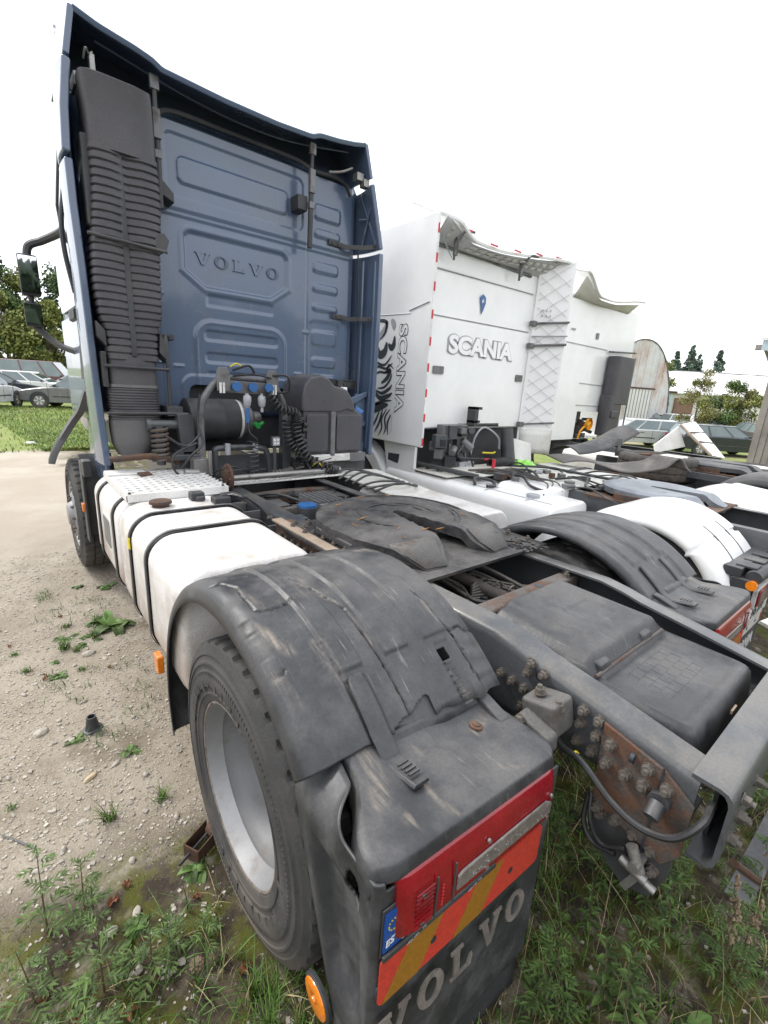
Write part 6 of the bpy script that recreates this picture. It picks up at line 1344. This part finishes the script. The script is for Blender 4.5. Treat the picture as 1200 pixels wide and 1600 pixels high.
def mugwort(seed, h, seedhead=False):      # upright stem with cut leaves
    a = random.Random(seed); st, lf, sh = M(), M(), M()
    lean = (a.uniform(-.15, .15), a.uniform(-.15, .15))
    P = [Vector((lean[0]*h*t*t, lean[1]*h*t*t, h*t)) for t in (0, .2, .4, .6, .8, 1)]; st.tube(P, [.0035, .003, .0026, .002, .0015, .0008], 5)
    n = int(h*34)+5
    for i in range(n):
        t = (i+1)/(n+.5); c = P[0].lerp(P[5], t); c = Vector((lean[0]*h*t*t, lean[1]*h*t*t, h*t)); g = i*2.4+a.random(); L_ = (.085*(1-t*.65)+.012)*a.uniform(.7, 1.1)*(.8+h)
        d = Vector((math.cos(g), math.sin(g), .45)); sd = d.cross(Vector((0, 0, 1))).normalized()
        for k, (f, an, ll) in enumerate(((.25, 1, .42), (.25, -1, .42), (.5, .9, .5), (.5, -.9, .5), (.72, .6, .4), (.72, -.6, .4), (.7, 0, .45))):
            leafshape(lf, c+d.normalized()*L_*f-Vector((0, 0, .25*L_*f*f)), d+sd*an*1.1, Vector((0, 0, 1)), L_*ll, L_*.058, 2, .3)
        lf.tube([c, c+d.normalized()*L_*.7-Vector((0, 0, .25*L_*.5))], .0009, 3, False)
    if seedhead:
        for i in range(90):
            t = a.uniform(.5, 1.05); c = Vector((lean[0]*h*t*t, lean[1]*h*t*t, h*t)); g = a.uniform(0, 6.3); r = a.uniform(.003, .05)*(1.15-t)
            q = c+Vector((math.cos(g)*r, math.sin(g)*r, r*.8)); sh.obx(q, (.007, .007, .010), g)
    return st, lf, sh
def broad(seed, n=9, L0=.12, w=.022):      # rosette of broad leaves
    a = random.Random(seed); lf = M()
    for i in range(n):
        g = i*2.4+a.uniform(-.3, .3); leafshape(lf, Vector((a.gauss(0, .15*L0), a.gauss(0, .15*L0), .004)), Vector((math.cos(g), math.sin(g), a.uniform(.15, 1.1))), Vector((0, 0, 1)), L0*a.uniform(.4, 1.15), w*a.uniform(.7, 1.2), 7, a.uniform(.5, 1.0))
    return lf
protos = {}
def plant(kind, x, y, label, group=None, s=1.0, rz=None, cat='weed'):
    nm = {'mug': 'mugwort', 'mugs': 'mugwort', 'dock': 'dock_plant', 'tuft': 'grass_tuft', 'wil': 'willowherb'}[kind[0]]
    o = thing(nm, label, cat, (x, y, gz_(x, y)-.003), rnd.uniform(0, 6.3) if rz is None else rz, group); o.scale = (s, s, s)
    if kind not in protos:
        k, sd, h = kind
        if k in ('mug', 'mugs', 'wil'):
            if k == 'wil':
                a = random.Random(sd); st, lf, sh = M(), M(), M(); st.tube([(0, 0, 0), (.01, .01, h*.5), (.03, 0, h)], [.003, .0025, .001], 5)
                for i in range(22):
                    t = .12+.86*i/21; g = i*2.4; leafshape(lf, Vector((.03*t*t, 0, h*t)), Vector((math.cos(g), math.sin(g), .6)), Vector((0, 0, 1)), .075*(1.15-t*.7), .011*(1.1-t*.6), 4, .4)
            else: st, lf, sh = mugwort(sd, h, k == 'mugs')
            ms = [('stem', st.mesh('stem', 'weedstem', 0)), ('foliage', lf.mesh('foliage', 'weed', 0))]
            if sh.v: ms.append(('seed_head', sh.mesh('seed_head', 'seed', 0)))
        elif k == 'dock': ms = [('leaves', broad(sd, 17, h, h*.2).mesh('leaves', 'weed', 0))]
        else:
            g = M(); a = random.Random(sd)
            for _b in range(46): blade(g, a.gauss(0, .012), a.gauss(0, .012), 0, h*a.uniform(.5, 1.1), .0022, a.uniform(0, 6.3), a.uniform(.2, 1.2), 4)
            ms = [('blades', g.mesh('blades', 'grass', 0))]
        protos[kind] = ms
    for n_, me in protos[kind]:
        c = bpy.data.objects.new(n_, me); COL.objects.link(c); c.parent = o
    return o
# distinctive single plants
plant(('dock', 1, .17), -1.24, 2.36, 'broad-leaved dock plant growing on gravel beneath the white tank', s=1.25); plant(('tuft', 2, .09), -1.36, 2.25, 'grass tuft just left of the broad-leaved dock plant', s=1.2)
plant(('dock', 3, .10), -1.16, 3.1, 'low leafy weed at the front tyre')
plant(('tuft', 4, .10), -1.53, .63, 'round grass tuft alone on gravel left of the rear tyre'); plant(('tuft', 5, .08), -1.33, .62, 'grass tuft beside the rusty bracket at the rear tyre'); plant(('dock', 6, .07), -1.38, 1.0, 'flat sparse weed on gravel above the rusty bracket')
plant(('dock', 7, .09), -1.30, .2, 'broad-leaved seedling touching the rear tyre sidewall', s=1.0); plant(('mug', 8, .34), -1.765, .28, 'tall dark-stemmed mugwort nearest the left picture edge', s=1.0); plant(('mug', 9, .27), -1.66, .26, 'second dark-stemmed mugwort, right of the tall one by the left edge')
plant(('mug', 10, .16), -1.46, -.02, 'small feathery mugwort in moss left of the rear tyre'); plant(('mug', 11, .13), -1.36, -.06, 'feathery seedling right beside the rear tyre'); plant(('wil', 12, .33), -.12, -1.0, 'glossy willowherb growing below the air valve of the tow bracket')
plant(('mugs', 13, .5), -.10, -1.17, 'mugwort with brown seed heads at the lower right corner', s=.85); plant(('mugs', 14, .42), 0.45, -1.0, 'seed-headed mugwort leaning over the flat steel bar'); plant(('mugs', 15, .55), 0.80, -1.0, 'tall seed-headed mugwort behind the frame tail at the right edge')
plant(('mugs', 18, .45), 0.0, -1.19, 'seed-headed mugwort standing before the flat steel bar', s=.8); plant(('mugs', 19, .5), 0.30, -1.18, 'tall brown-topped mugwort at the right edge below the frame tail', s=.95)
plant(('dock', 16, .12), -.30, -1.16, 'broad pale-leaved weed at the bottom of the picture under the frame tail')
for k in range(95):
    x = rnd.uniform(-.75, 1.25); y = rnd.uniform(-1.75, -.55)
    if -1.3 < x < -.55 and y > -.8 or (-.6 < x < .2 and y < -1.45) or (-.45 < x < .7 and -1.32 < y < -1.0): continue
    plant(rnd.choice((('mug', 20, .2), ('mug', 21, .28), ('mug', 22, .36), ('mug', 23, .16), ('mug', 24, .42), ('wil', 25, .3))), x, y, 'feathery green mugwort in the dark weeds behind the truck tail', 'mugwort behind the truck tail', rnd.uniform(.7, 1.1))
for k in range(16):
    x = rnd.uniform(-1.9, -1.5); y = rnd.uniform(-.35, .36)
    plant(rnd.choice((('mug', 30, .10), ('mug', 31, .2), ('dock', 32, .06), ('mug', 33, .26))), x, y, 'small green weed in the mossy corner left of the rear wheel', 'small weeds in the mossy corner', rnd.uniform(.7, 1.15))
for k in range(16):
    x = rnd.uniform(-1.35, -.8); y = rnd.uniform(-1.0, -.35) if x > -1.25 else rnd.uniform(-.5, -.25)
    plant(rnd.choice((('tuft', 40, .11), ('mug', 41, .12), ('tuft', 42, .14))), x, y, 'green weed tuft at the foot of the mud flap', 'weed tufts at the mud flap', rnd.uniform(.7, 1.1))
for k in range(12):
    y = rnd.uniform(.9, 3.3); x = rnd.uniform(-1.85, -1.35)
    plant(rnd.choice((('dock', 50, .045), ('tuft', 51, .05), ('dock', 52, .06))), x, y, 'sparse low weed on the gravel beside the tanks', 'low weeds on the gravel', rnd.uniform(.6, 1.1))
for k in range(9): plant(rnd.choice((('tuft', 2, .09), ('dock', 50, .045))), rnd.uniform(-1.55, -1.3), rnd.uniform(2.1, 2.5), 'bright grass tuft in the patch left of the dock plant', 'grass tufts round the dock plant', rnd.uniform(.8, 1.4))
# fallen leaves
def dleaf(x, y, s, label, group=None, star=False):
    a = rnd.uniform(0, 6.3); m = M(); n = 15; vs = [(0, 0, .002)]
    for i in range(n):
        r = s*((1 if i % 3 == 0 else .5) if star else (.6+.4*abs(math.cos(math.pi*i/n)))); vs.append((r*math.cos(2*math.pi*i/n+a), r*math.sin(2*math.pi*i/n+a)*.8, .012*math.sin(i*1.9)+.008))
    m.add(vs, [(0, i+1, (i+1) % n+1) for i in range(n)]); o = m.ob('dead_leaf', 'leafbrown', None, ang=0); o.location = (x, y, gz_(x, y)+.004); return tag(o, label, 'leaf', group)
dleaf(-1.60, -.09, .035, 'star-shaped brown maple leaf at the bottom edge of the picture', star=True); dleaf(-1.29, -.20, .03, 'curled reddish leaf at the foot of the rear tyre', star=True); dleaf(-1.58, .27, .022, 'curled brown leaf behind the dark-stemmed mugworts')
for k in range(14): dleaf(rnd.uniform(-1.9, -1.3), rnd.choice((rnd.uniform(-.2, .4), rnd.uniform(1.8, 2.8))), rnd.uniform(.009, .018), 'small brown leaf fallen on the ground left of the blue truck', 'small fallen leaves')
pc = M()
for i in range(40): g = i*2.4; z = .03*i/40; r = .017*math.sin(math.pi*(.15+.8*i/40)); pc.obx((r*math.cos(g), r*math.sin(g), z), (.012, .008, .004), g)
o = pc.ob('pine_cone', 'seed', None, ang=0); o.location = (-1.405, -.10, gz_(-1.4, -.1)); tag(o, 'grey pine cone lying in the moss beside the rear tyre', 'pine cone')
# black plastic cone-shaped bush on the gravel
o = thing('plastic_funnel', 'black plastic cone-shaped funnel standing on the gravel left of the truck', 'funnel', (-1.505, 1.26, gz_(-1.5, 1.26)), 0)
M().lathe([(0, .0), (0, .046), (.006, .047), (.009, .044), (.011, .034), (.075, .0225), (.083, .0225), (.083, .017), (.02, .024), (.01, .0)], (0, 0, 0), 'Z', 40).ob('funnel_body', 'plas', o)
M().obx((.0, -.036, .012), (.05, .012, .008), .2).ob('flange_rib', 'plas', o, bev=.002)
# rusty bracket half hidden by the rear tyre
o = thing('rusty_bracket', 'rusty U-shaped steel bracket lying on the gravel behind the rear tyre', 'bracket', (-1.225, .34, .012), R(28))
q = M(); q.bx(-.12, .0, -.005, .0, 0, .06); q.bx(-.12, -.114, -.07, 0, 0, .06); q.bx(-.12, .0, -.075, -.07, 0, .06); q.ob('bracket_body', 'rust', o, bev=.002)
M().loft([[(.0+.028*math.cos(R(t))*1, y, .03+.03*math.sin(R(t))) for t in range(90, 271, 20)] for y in (-.10, -.02)], closed=False, cap=False).ob('curved_shell', 'rust', o, solid=.004); M().cyl((-.17, -.03, .03), (-.02, -.03, .03), .006).ob('bracket_rod', 'plas', o)
# scrap by the frame tail
o = M().loft([[(.24, -1.09, .05), (.26, -1.17, .05), (.265, -1.17, .045), (.245, -1.09, .045)], [(.60, -1.13, .44), (.62, -1.21, .44), (.625, -1.21, .435), (.605, -1.13, .435)]]).ob('steel_bar', 'steelgrey', None, bev=.002); tag(o, 'flat grey steel bar leaning among weeds at the right edge', 'steel bar')
o = M().tube(spline([(.12, -1.10, .30), (.30, -1.17, .14), (.40, -1.20, .09), (.47, -1.20, .12), (.54, -1.18, .30), (.58, -1.16, .42)], 8), .014, 8).ob('bent_rod', 'rust', None); tag(o, 'bent rusty steel rod leaning over the flat grey bar', 'rod')
o = M().tube(spline([(-1.86, .12, .012), (-1.72, .08, .016), (-1.6, .06, .012), (-1.52, .0, .01)], 8), .0035, 5).ob('twig', 'weedstem', None); tag(o, 'thin reddish twig lying in the mossy lower left corner', 'twig')
o = M().cyl((-1.88, .80, .01), (-1.78, .66, .012), .003, n=6).ob('metal_rod', 'steelgrey', None); tag(o, 'thin dark metal rod on gravel by the left picture edge', 'rod')
o = M().loft([[(-1.35, 12.4, .05), (-1.15, 12.3, .05), (-1.12, 12.5, .03), (-1.36, 12.55, .03)], [(-1.3, 12.42, .09), (-1.18, 12.36, .09), (-1.16, 12.48, .08), (-1.3, 12.5, .08)]]).ob('litter', 'whitepl', None); tag(o, 'pale piece of litter at the edge of the grass field', 'litter')
# ================================================================== buildings
H = thing('hangar', 'arched hangar with rusty corrugated gable beyond the white trucks', 'hangar', (45.3, 15.5, -.6), math.atan2(-.27, .96))
HW, HH = 4.4, 7.4
hf = lambda x: HH*max(0, 1-(min(abs(x+HW), HW)/HW)**2.2)**.5
hb = M(); hb.loft([[(-HW+HW*math.cos(R(a)), y, hf(-HW+HW*math.cos(R(a)))) for a in range(0, 181, 5)] for y in (0, 24)], closed=False, cap=False); hb.ob('barrel_roof', 'hangar', H)
for k in range(22):       # gable sheets, each its own overlapping strip
    xa = -.4*k; xb = max(-2*HW, xa-.41)
    M().prism([(xa, 0), (xa, hf(xa)), ((xa+xb)/2, hf((xa+xb)/2)), (xb, hf(xb)), (xb, 0)], 'Y', -.03-.025*(k % 2), 0).ob('gable_sheet', 'hangar', H, ang=0)
M().tube([(-HW+HW*math.cos(R(a)), -.06, hf(-HW+HW*math.cos(R(a)))) for a in range(0, 181, 5)], .06, 6).ob('gable_edge', 'steelgrey', H)
dr = M().bx(-5.6, -2.6, -.14, -.07, 0, 3.4).ob('hangar_door', 'roofw', H); M().bx(-5.8, -2.4, -.2, -.07, 3.4, 3.52).ob('door_lintel', 'rust', H)
M().bx(-1.2, -.12, -.10, -.07, .0, 1.3).ob('rust_patch', 'rust', H)
for k in range(8): M().bx(-5.55+.4*k, -5.5+.4*k, -.16, -.14, 0, 3.4).ob('door_batten', 'steelgrey', dr)
e1 = Vector((.766, -.643, 0)); e2 = Vector((.643, .766, 0)); B0 = Vector((63.0, 23.5, -.6))
def bp_(a, d, z): p = B0+e1*a+e2*d; return (p.x, p.y, z)
LB = thing('long_building', 'long low building with pale sheet roof behind the bushes', 'building')
def bbox(a0, a1, d0, d1, z0, z1): return M().add([bp_(a, d, z) for a in (a0, a1) for d in (d0, d1) for z in (z0, z1)], BF)
bbox(1.6, 40, .2, 9, -.6, 3.0).ob('wall', 'scand', LB)
NP = 19
for k in range(NP):
    a0 = 1.2+2.0*k; M().add([bp_(a, d, z+.03*(k % 2)+h_) for a in (a0, a0+2.02) for d, z in ((-.3, 2.95), (7.0, 6.0)) for h_ in (0, .08)], BF).ob('roof_sheet', 'roofw', LB, ang=0)
M().tube([bp_(1.2, 7.05, 6.12), bp_(40, 7.05, 6.12)], .09, 5).ob('roof_ridge', 'steelgrey', LB)
bbox(-1.0, 1.8, -.6, 6, -.6, 2.95).ob('blue_annex', 'bluewall', LB)
for k in range(9): bbox(-.95+.3*k, -.91+.3*k, -.64, -.6, -.6, 2.95).ob('sheet_rib', 'bluewall', LB, ang=0)
bbox(-1.1, 2.2, -.8, 6, 2.95, 3.2).ob('annex_eave', 'rust', LB)
bbox(2.6, 5.0, -.02, .2, -.4, 2.4).ob('board_gate', 'brownw', LB)
# wooden shed at the right edge
SH = thing('wooden_shed', 'grey weathered plank shed at the right edge', 'shed')
sb0 = Vector((13.45, 2.0, 0)); se = Vector((.21, -.977, 0)); sn = Vector((.977, .21, 0))
def shp(a, d, z): p = sb0+se*a+sn*d; return (p.x, p.y, z)
for k in range(9):
    a0 = .14*k; g = .004; dd = .012*((k*7) % 3)
    M().add([shp(a, d, z) for a in (a0+g, a0+.14-g) for d in (dd, dd+.03) for z in (-.4-.1*((k*5) % 3), 3.25)], BF).ob('plank', 'plank', SH, bev=.003, ang=0)
M().add([shp(a, d, z) for a in (0, 1.3) for d in (.05, 3) for z in (-.4, 3.2)], BF).ob('shed_core', 'brownw', SH)
M().add([shp(a, d, z) for a in (-.35, 1.6) for d, z0 in ((-.55, 3.42), (3, 4.2)) for z in (z0, z0+.05)], BF).ob('roof', 'roofw', SH)
M().add([shp(a, d, z) for a in (-.30, 1.6) for d in (-.52, -.48) for z in (3.18, 3.42)], BF).ob('eave_board', 'bluewall', SH)
M().tube([shp(-.02, -.02, 2.85), shp(-.26, -.4, 3.3)], .035, 6).ob('eave_strut', 'plank', SH); M().add([shp(a, d, z) for a in (-.42, -.2) for d in (-.5, -.3) for z in (3.2, 3.32)], BF).ob('rafter_end', 'plank', SH)
M().add([shp(a, d, z) for a in (.5, 1.3) for d in (-.3, -.26) for z in (-.4, .9)], BF).ob('dark_board', 'brownw', SH)
# ================================================================== trees
def tree(x, y, h, rad, mts, label, group, seed, n=2600, ls=.22, trunk=.16, conifer=False, z0=0, low=.15):
    a = random.Random(seed); zb = gz_(x, y)+z0
    t = thing('conifer_tree' if conifer else 'tree', label, 'tree', (x, y, zb), 0, group)
    tm = M(); tm.tube([(0, 0, -.2), (.05, .03, h*.35), (-.04, .05, h*.7), (0, 0, h*.93)], [trunk, trunk*.8, trunk*.45, trunk*.12], 8)
    cl = []
    nb = 26 if not conifer else 110
    for i in range(nb):
        f = a.uniform(low, 1.0)
        g = a.uniform(0, 6.3)
        rr_3 = rad*(math.sin(math.pi*min(1, (f-low)/(1-low)*.82+.16))**.7)*a.uniform(.45, 1.0) if not conifer else rad*(1.02-f)*a.uniform(.6, 1.1)
        e = Vector((math.cos(g)*rr_3, math.sin(g)*rr_3, h*f)); b_ = Vector((0, 0, max(h*.12, h*f-rr_3*.6)))
        tm.tube([b_, b_.lerp(e, .5)+Vector((0, 0, .1*h*.3)), e], [trunk*.3, trunk*.18, trunk*.05], 5); cl.append((e, rad*a.uniform(.22, .42) if not conifer else rad*.30*(1.15-f)+.12))
    tm.ob('trunk', 'bark', t)
    cm_ = [M() for _ in mts]
    for i in range(n):
        c, r = a.choice(cl); v = Vector((a.gauss(0, 1), a.gauss(0, 1), a.gauss(0, .75))).normalized()*(r*a.random()**.4); p = c+v
        if p.z < .2: continue
        nrm = Vector((a.gauss(0, 1), a.gauss(0, 1), a.gauss(.6, .8))).normalized(); s_ = nrm.orthogonal().normalized(); u_v = nrm.cross(s_); L_ = ls*a.uniform(.6, 1.3); 
        k = 0 if len(mts) == 1 else (0 if noise.noise(c*1.3/rad) < .12 else 1)
        cm_[k].add([p-s_*L_*.5, p+u_v*L_*.32, p+s_*L_*.5, p-u_v*L_*.32], [(0, 1, 2, 3)])
    for mq, mt in zip(cm_, mts):
        if mq.v: mq.ob('crown', mt, t, ang=0)
    return t
for i, (x, y, h, r, mt, lb) in enumerate(((-2.6, 58, 12.3, 3.6, ('leaf_c', 'leaf_a'), 'tall green tree cut by the left picture edge'), (.9, 61, 11.4, 3.3, ('leaf_a', 'leaf_b'), 'tall green tree behind the truck mirror'), (4.6, 58, 10.6, 3.0, ('leaf_c', 'leaf_a'), 'tall green tree that the blue cab partly hides'),
        (-.6, 54, 7.6, 2.8, ('leaf_b', 'leaf_a'), 'lower yellowish tree below the mirror, left of its neighbour'), (2.4, 53.5, 7.2, 2.6, ('leaf_b', 'leaf_a'), 'lower yellowish tree next to the blue cab side'))):
    tree(x, y, h, r, mt, lb, 'trees behind the cars at left', 100+i, 13000, .30, .2, low=.04)
tree(39.2, 11.3, 4.6, 1.25, ('leaf_d', 'leaf_b'), 'slender olive bush with pointed top left of the green bush', None, 210, 6800, 0.115, .06, low=.05)
tree(37.2, 10.6, 2.6, 1.4, ('leaf_d', 'leaf_b'), 'low brownish bush at the foot of the pointed olive bush', None, 211, 5600, 0.115, .05, low=.05); tree(38.8, 9.2, 3.9, 1.5, ('leaf_a', 'leaf_b'), 'large green bush before the pale roofed building', None, 212, 10400, 0.122, .07, low=.05)
tree(39.0, 8.0, 3.3, 1.2, ('leaf_b', 'leaf_d'), 'yellowing bush beside the plank shed', None, 213, 7200, 0.122, .05, low=.05)
tree(60.2, 21.9, 6.9, 1.3, ('leaf_b', 'leaf_a'), 'narrow pale green tree beside the hangar arch', None, 214, 1500, .26, .08, low=.2)
for i, (u, d, h) in enumerate(((10.5, 40, 10.3), (12.5, 42, 11.5), (14.0, 40, 10.2), (17.0, 41, 11), (18.6, 40, 12.2), (20.6, 42, 10.8), (22.5, 40, 11.6), (2.5, 42, 8.6), (0.3, 42, 8.2))):
    p = B0+e1*(u*1.5)+e2*d; tree(p.x, p.y, h+1.5, 3.4, ('hazy_needle',), 'distant conifer rising behind the pale roof', 'conifers behind the pale roof', 230+i, 4200, .42, .15, True, low=.2)
# ================================================================== parked cars
def car(loc, rz, col, label, kind='wagon', L_=4.5, W2=.86, Ht=1.45, dirty=False, group=None):
    t = thing('parked_car', label, 'car', loc, rz, group)
    if col not in MT: MT[col] = mat(col, COLS[col], .25, var=.06, coat=.5, dirt=(.25, .23, .2) if dirty else None, da=.35)
    h = L_/2; van = kind == 'van'
    belt = .95 if not van else 1.05; hood = .88 if not van else 1.05
    st = [(-h, .55, .75, .80), (-h+.05, .35, belt-.05, .92), (-h+.35, .28, belt, 1.0), (0, .26, belt, 1.0), (h*.38, .26, belt-.02, 1.0), (h*.62, .27, hood, .98), (h-.18, .3, hood-.12, .92), (h-.03, .36, hood-.28, .82), (h, .48, hood-.36, .74)]
    rg = [[(x, s*W2*k*(.93 if top else 1), z) for s, z, top in ((-1, z0, 0), (-1, (z0+z1)/2, 0), (-1, z1-.04, 0), (-1, z1, 1), (1, z1, 1), (1, z1-.04, 0), (1, (z0+z1)/2, 0), (1, z0, 0))] for x, z0, z1, k in st]
    M().loft(rg).ob('body', col, t, bev=.02, ang=50)
    if kind == 'wagon': ca = [(-h+.12, -h+.38), (h*.48, h*.14)]
    elif kind == 'van': ca = [(-h+.06, -h+.16), (h*.70, h*.40)]
    else: ca = [(-h+.35, -h*.38), (h*.45, h*.08)]
    (a0, a1), (b0, b1) = ca; zt = Ht-.06; zi = belt-.02
    def cab_ring(z, f, k): x0 = a0+(a1-a0)*f; x1 = b0+(b1-b0)*f; return [(x0, -W2*k, z), (x1, -W2*k, z), (x1, W2*k, z), (x0, W2*k, z)]
    M().loft([cab_ring(zi, 0, .90), cab_ring(zt, 1, .74)]).ob('window_glass', 'carglass', t)
    M().loft([cab_ring(zt, 1.0, .75), cab_ring(zt+.045, 1.05, .70), cab_ring(Ht, 1.12, .6)]).ob('roof', col, t, bev=.015, ang=50)
    pl = M()
    for s in (-1, 1):
        for f in ((0, .03), (.36, .39), (.70, .73), (.965, 1)):
            q = [(a0+(b0-a0)*f[0], s*W2*.905, zi), (a0+(b0-a0)*f[1], s*W2*.905, zi), (a1+(b1-a1)*f[1], s*W2*.748, zt), (a1+(b1-a1)*f[0], s*W2*.748, zt)]
            pl.add(q+[(x, y-s*.04, z) for x, y, z in q], [(0, 1, 2, 3), (4, 7, 6, 5), (0, 4, 5, 1), (1, 5, 6, 2), (2, 6, 7, 3), (3, 7, 4, 0)])
    p_ = pl.ob('window_pillar', col if not dirty else col, t); p_['kind'] = 'stuff'
    for x in (-h*.60, h*.62):
        for s in (-1, 1):
            w_ = M().lathe([(-.1, .2), (-.1, .31), (-.07, .325), (.07, .325), (.1, .31), (.1, .2)], (x, s*(W2-.08), .325), 'Y', 24).ob('wheel', 'tyre', t)
            rm_ = M().lathe([(s*.08, .21), (s*.102, .205), (s*.09, .07), (s*.1, .0)], (x, s*(W2-.08), .325), 'Y', 24).ob('rim', 'rim', w_)
            sp_ = M()
            for k in range(6): sp_.obx((x+.13*math.cos(R(60*k)), s*(W2+.022), .325+.13*math.sin(R(60*k))), (.15, .014, .045), Matrix.Rotation(-R(60*k), 3, 'Y'))
            o = sp_.ob('spokes', 'alu', w_); 
            M().lathe([(s*.02, .37), (s*.09, .375), (s*.09, .30)], (x, s*(W2-.09), .34), 'Y', 24).ob('arch_liner', 'ink', t)
    for s in (-1, 1):
        M().obx((h-.14, s*W2*.66, hood-.24), (.18, .3, .13), Matrix.Rotation(-.35*s, 3, 'Z')).ob('headlight', 'lens', t, bev=.03); M().bx(-h-.0, -h+.12, s*W2*.72-.1, s*W2*.72+.1, .68, .9).ob('tail_light', 'red', t, bev=.02)
        M().obx((b0-.28, s*(W2+.06), belt+.04), (.1, .17, .12), 0).ob('mirror', 'plas', t, bev=.03)
        M().bx(-.2, -.0, s*(W2+.004)-.012, s*(W2+.004)+.012, belt-.17, belt-.14).ob('door_handle', 'plas', t)
        M().bx(-h*.35, h*.38, s*(W2+.002)-.006, s*(W2+.002)+.006, .50, .55).ob('side_strip', 'plas', t)
        for dx in (-.62, .28, 1.02): M().bx(dx-.006, dx+.006, s*(W2+.001)-.004, s*(W2+.001)+.004, .38, belt-.03).ob('door_gap', 'ink', t)
    M().bx(h-.04, h+.02, -.5, .5, .34, .46).ob('grille', 'plas', t); M().bx(h-.0, h+.015, -.26, .26, .46, .56).ob('front_plate', 'whitepl', t)
    return t
COLS = dict(paint_grey=(.15, .15, .155), paint_white=(.72, .72, .71), paint_maroon=(.10, .035, .04), paint_dark=(.02, .025, .035), paint_silver=(.42, .43, .44), paint_navy=(.03, .06, .16), paint_charcoal=(.05, .05, .055), paint_lightblue=(.45, .55, .62))
def dirz(dx, dy): return math.atan2(dy, dx)
# left: rows beyond the grass field (cars seen side-on, noses towards the left edge)
FX = math.pi+.30
car((1.3, 24.6, 0), math.pi-.42, 'paint_grey', 'grey dusty saloon parked at the far edge of the grass field', 'sedan', 4.5, .87, 1.45, True)
car((-.2, 32.6, 0), -.35, 'paint_white', 'white estate car at the far left edge behind the grey saloon', 'wagon', 4.6); car((3.0, 31.0, 0), math.pi-.4, 'paint_white', 'white hatchback directly behind the grey saloon roof', 'wagon', 4.3)
car((2.6, 36.5, 0), math.pi-.4, 'paint_silver', 'silver car between the white cars and the maroon van', 'wagon', 4.4); car((1.2, 45.5, 0), -.45, 'paint_maroon', 'maroon van in the back row beneath the trees', 'van', 5.6, .98, 2.15); car((-1.9, 29.3, 0), .2, 'paint_dark', 'dark car cut by the left edge beside the grey saloon', 'wagon', 4.2)
car((-2.4, 24.2, 0), 1.1, 'paint_silver', 'silver car nose at the far left edge by the grass', 'wagon', 4.2)
# right: rows before the bushes
def rcar(u, d, col, label, kind='wagon', rz=0, **k):
    p = CP[u]; return car((p[0], p[1], -.55), rz, col, label, kind, **k)
CP = dict(a=(24.6, 9.6), b=(25.6, 5.9), c=(44, 13.2), d=(52, 13.3), e=(35.5, 6.8), f=(44, 16.5), g=(20.8, 4.0), h=(17.6, 2.6))
rcar('a', 0, 'paint_silver', 'silver estate car with its tail behind the white metal panel', rz=math.pi-.75); rcar('b', 0, 'paint_dark', 'black estate car with pale roof rails left of the plank shed', rz=-.72)
rcar('c', 0, 'paint_white', 'white estate car parked beyond the black one', rz=-.7); rcar('d', 0, 'paint_navy', 'blue car far behind the white estate', rz=-.4); rcar('e', 0, 'paint_charcoal', 'dark hatchback showing red lamps beside the plank shed', rz=.7); rcar('f', 0, 'paint_charcoal', 'dark car with white patch at the hangar foot', rz=-.6)

# woods on the far side of the yard, behind the viewer: seen only in mirrors, glass and paint
wm = M()
for k in range(9000):
    x = rnd.uniform(-60, 60); y = -42+rnd.uniform(-4, 3)+.004*x*x*-1; hh = 8.5+2.5*noise.noise(Vector((x*.16, 0, 0))); z = hh*rnd.random()**.7
    a_, L_ = rnd.uniform(0, 6.3), rnd.uniform(.5, 1.1); wm.add([(x-L_*math.cos(a_), y-L_*math.sin(a_), z-.3), (x+L_*math.cos(a_), y+L_*math.sin(a_), z-.4), (x+L_*.7*math.cos(a_), y+L_*.7*math.sin(a_)+.3, z+.7), (x-L_*.6*math.cos(a_), y-L_*.6*math.sin(a_), z+.5)], [(0, 1, 2, 3)])
tag(wm.ob('woods', 'woods', None, ang=0), 'dark green woods at the far side of the yard', None, kind='stuff')
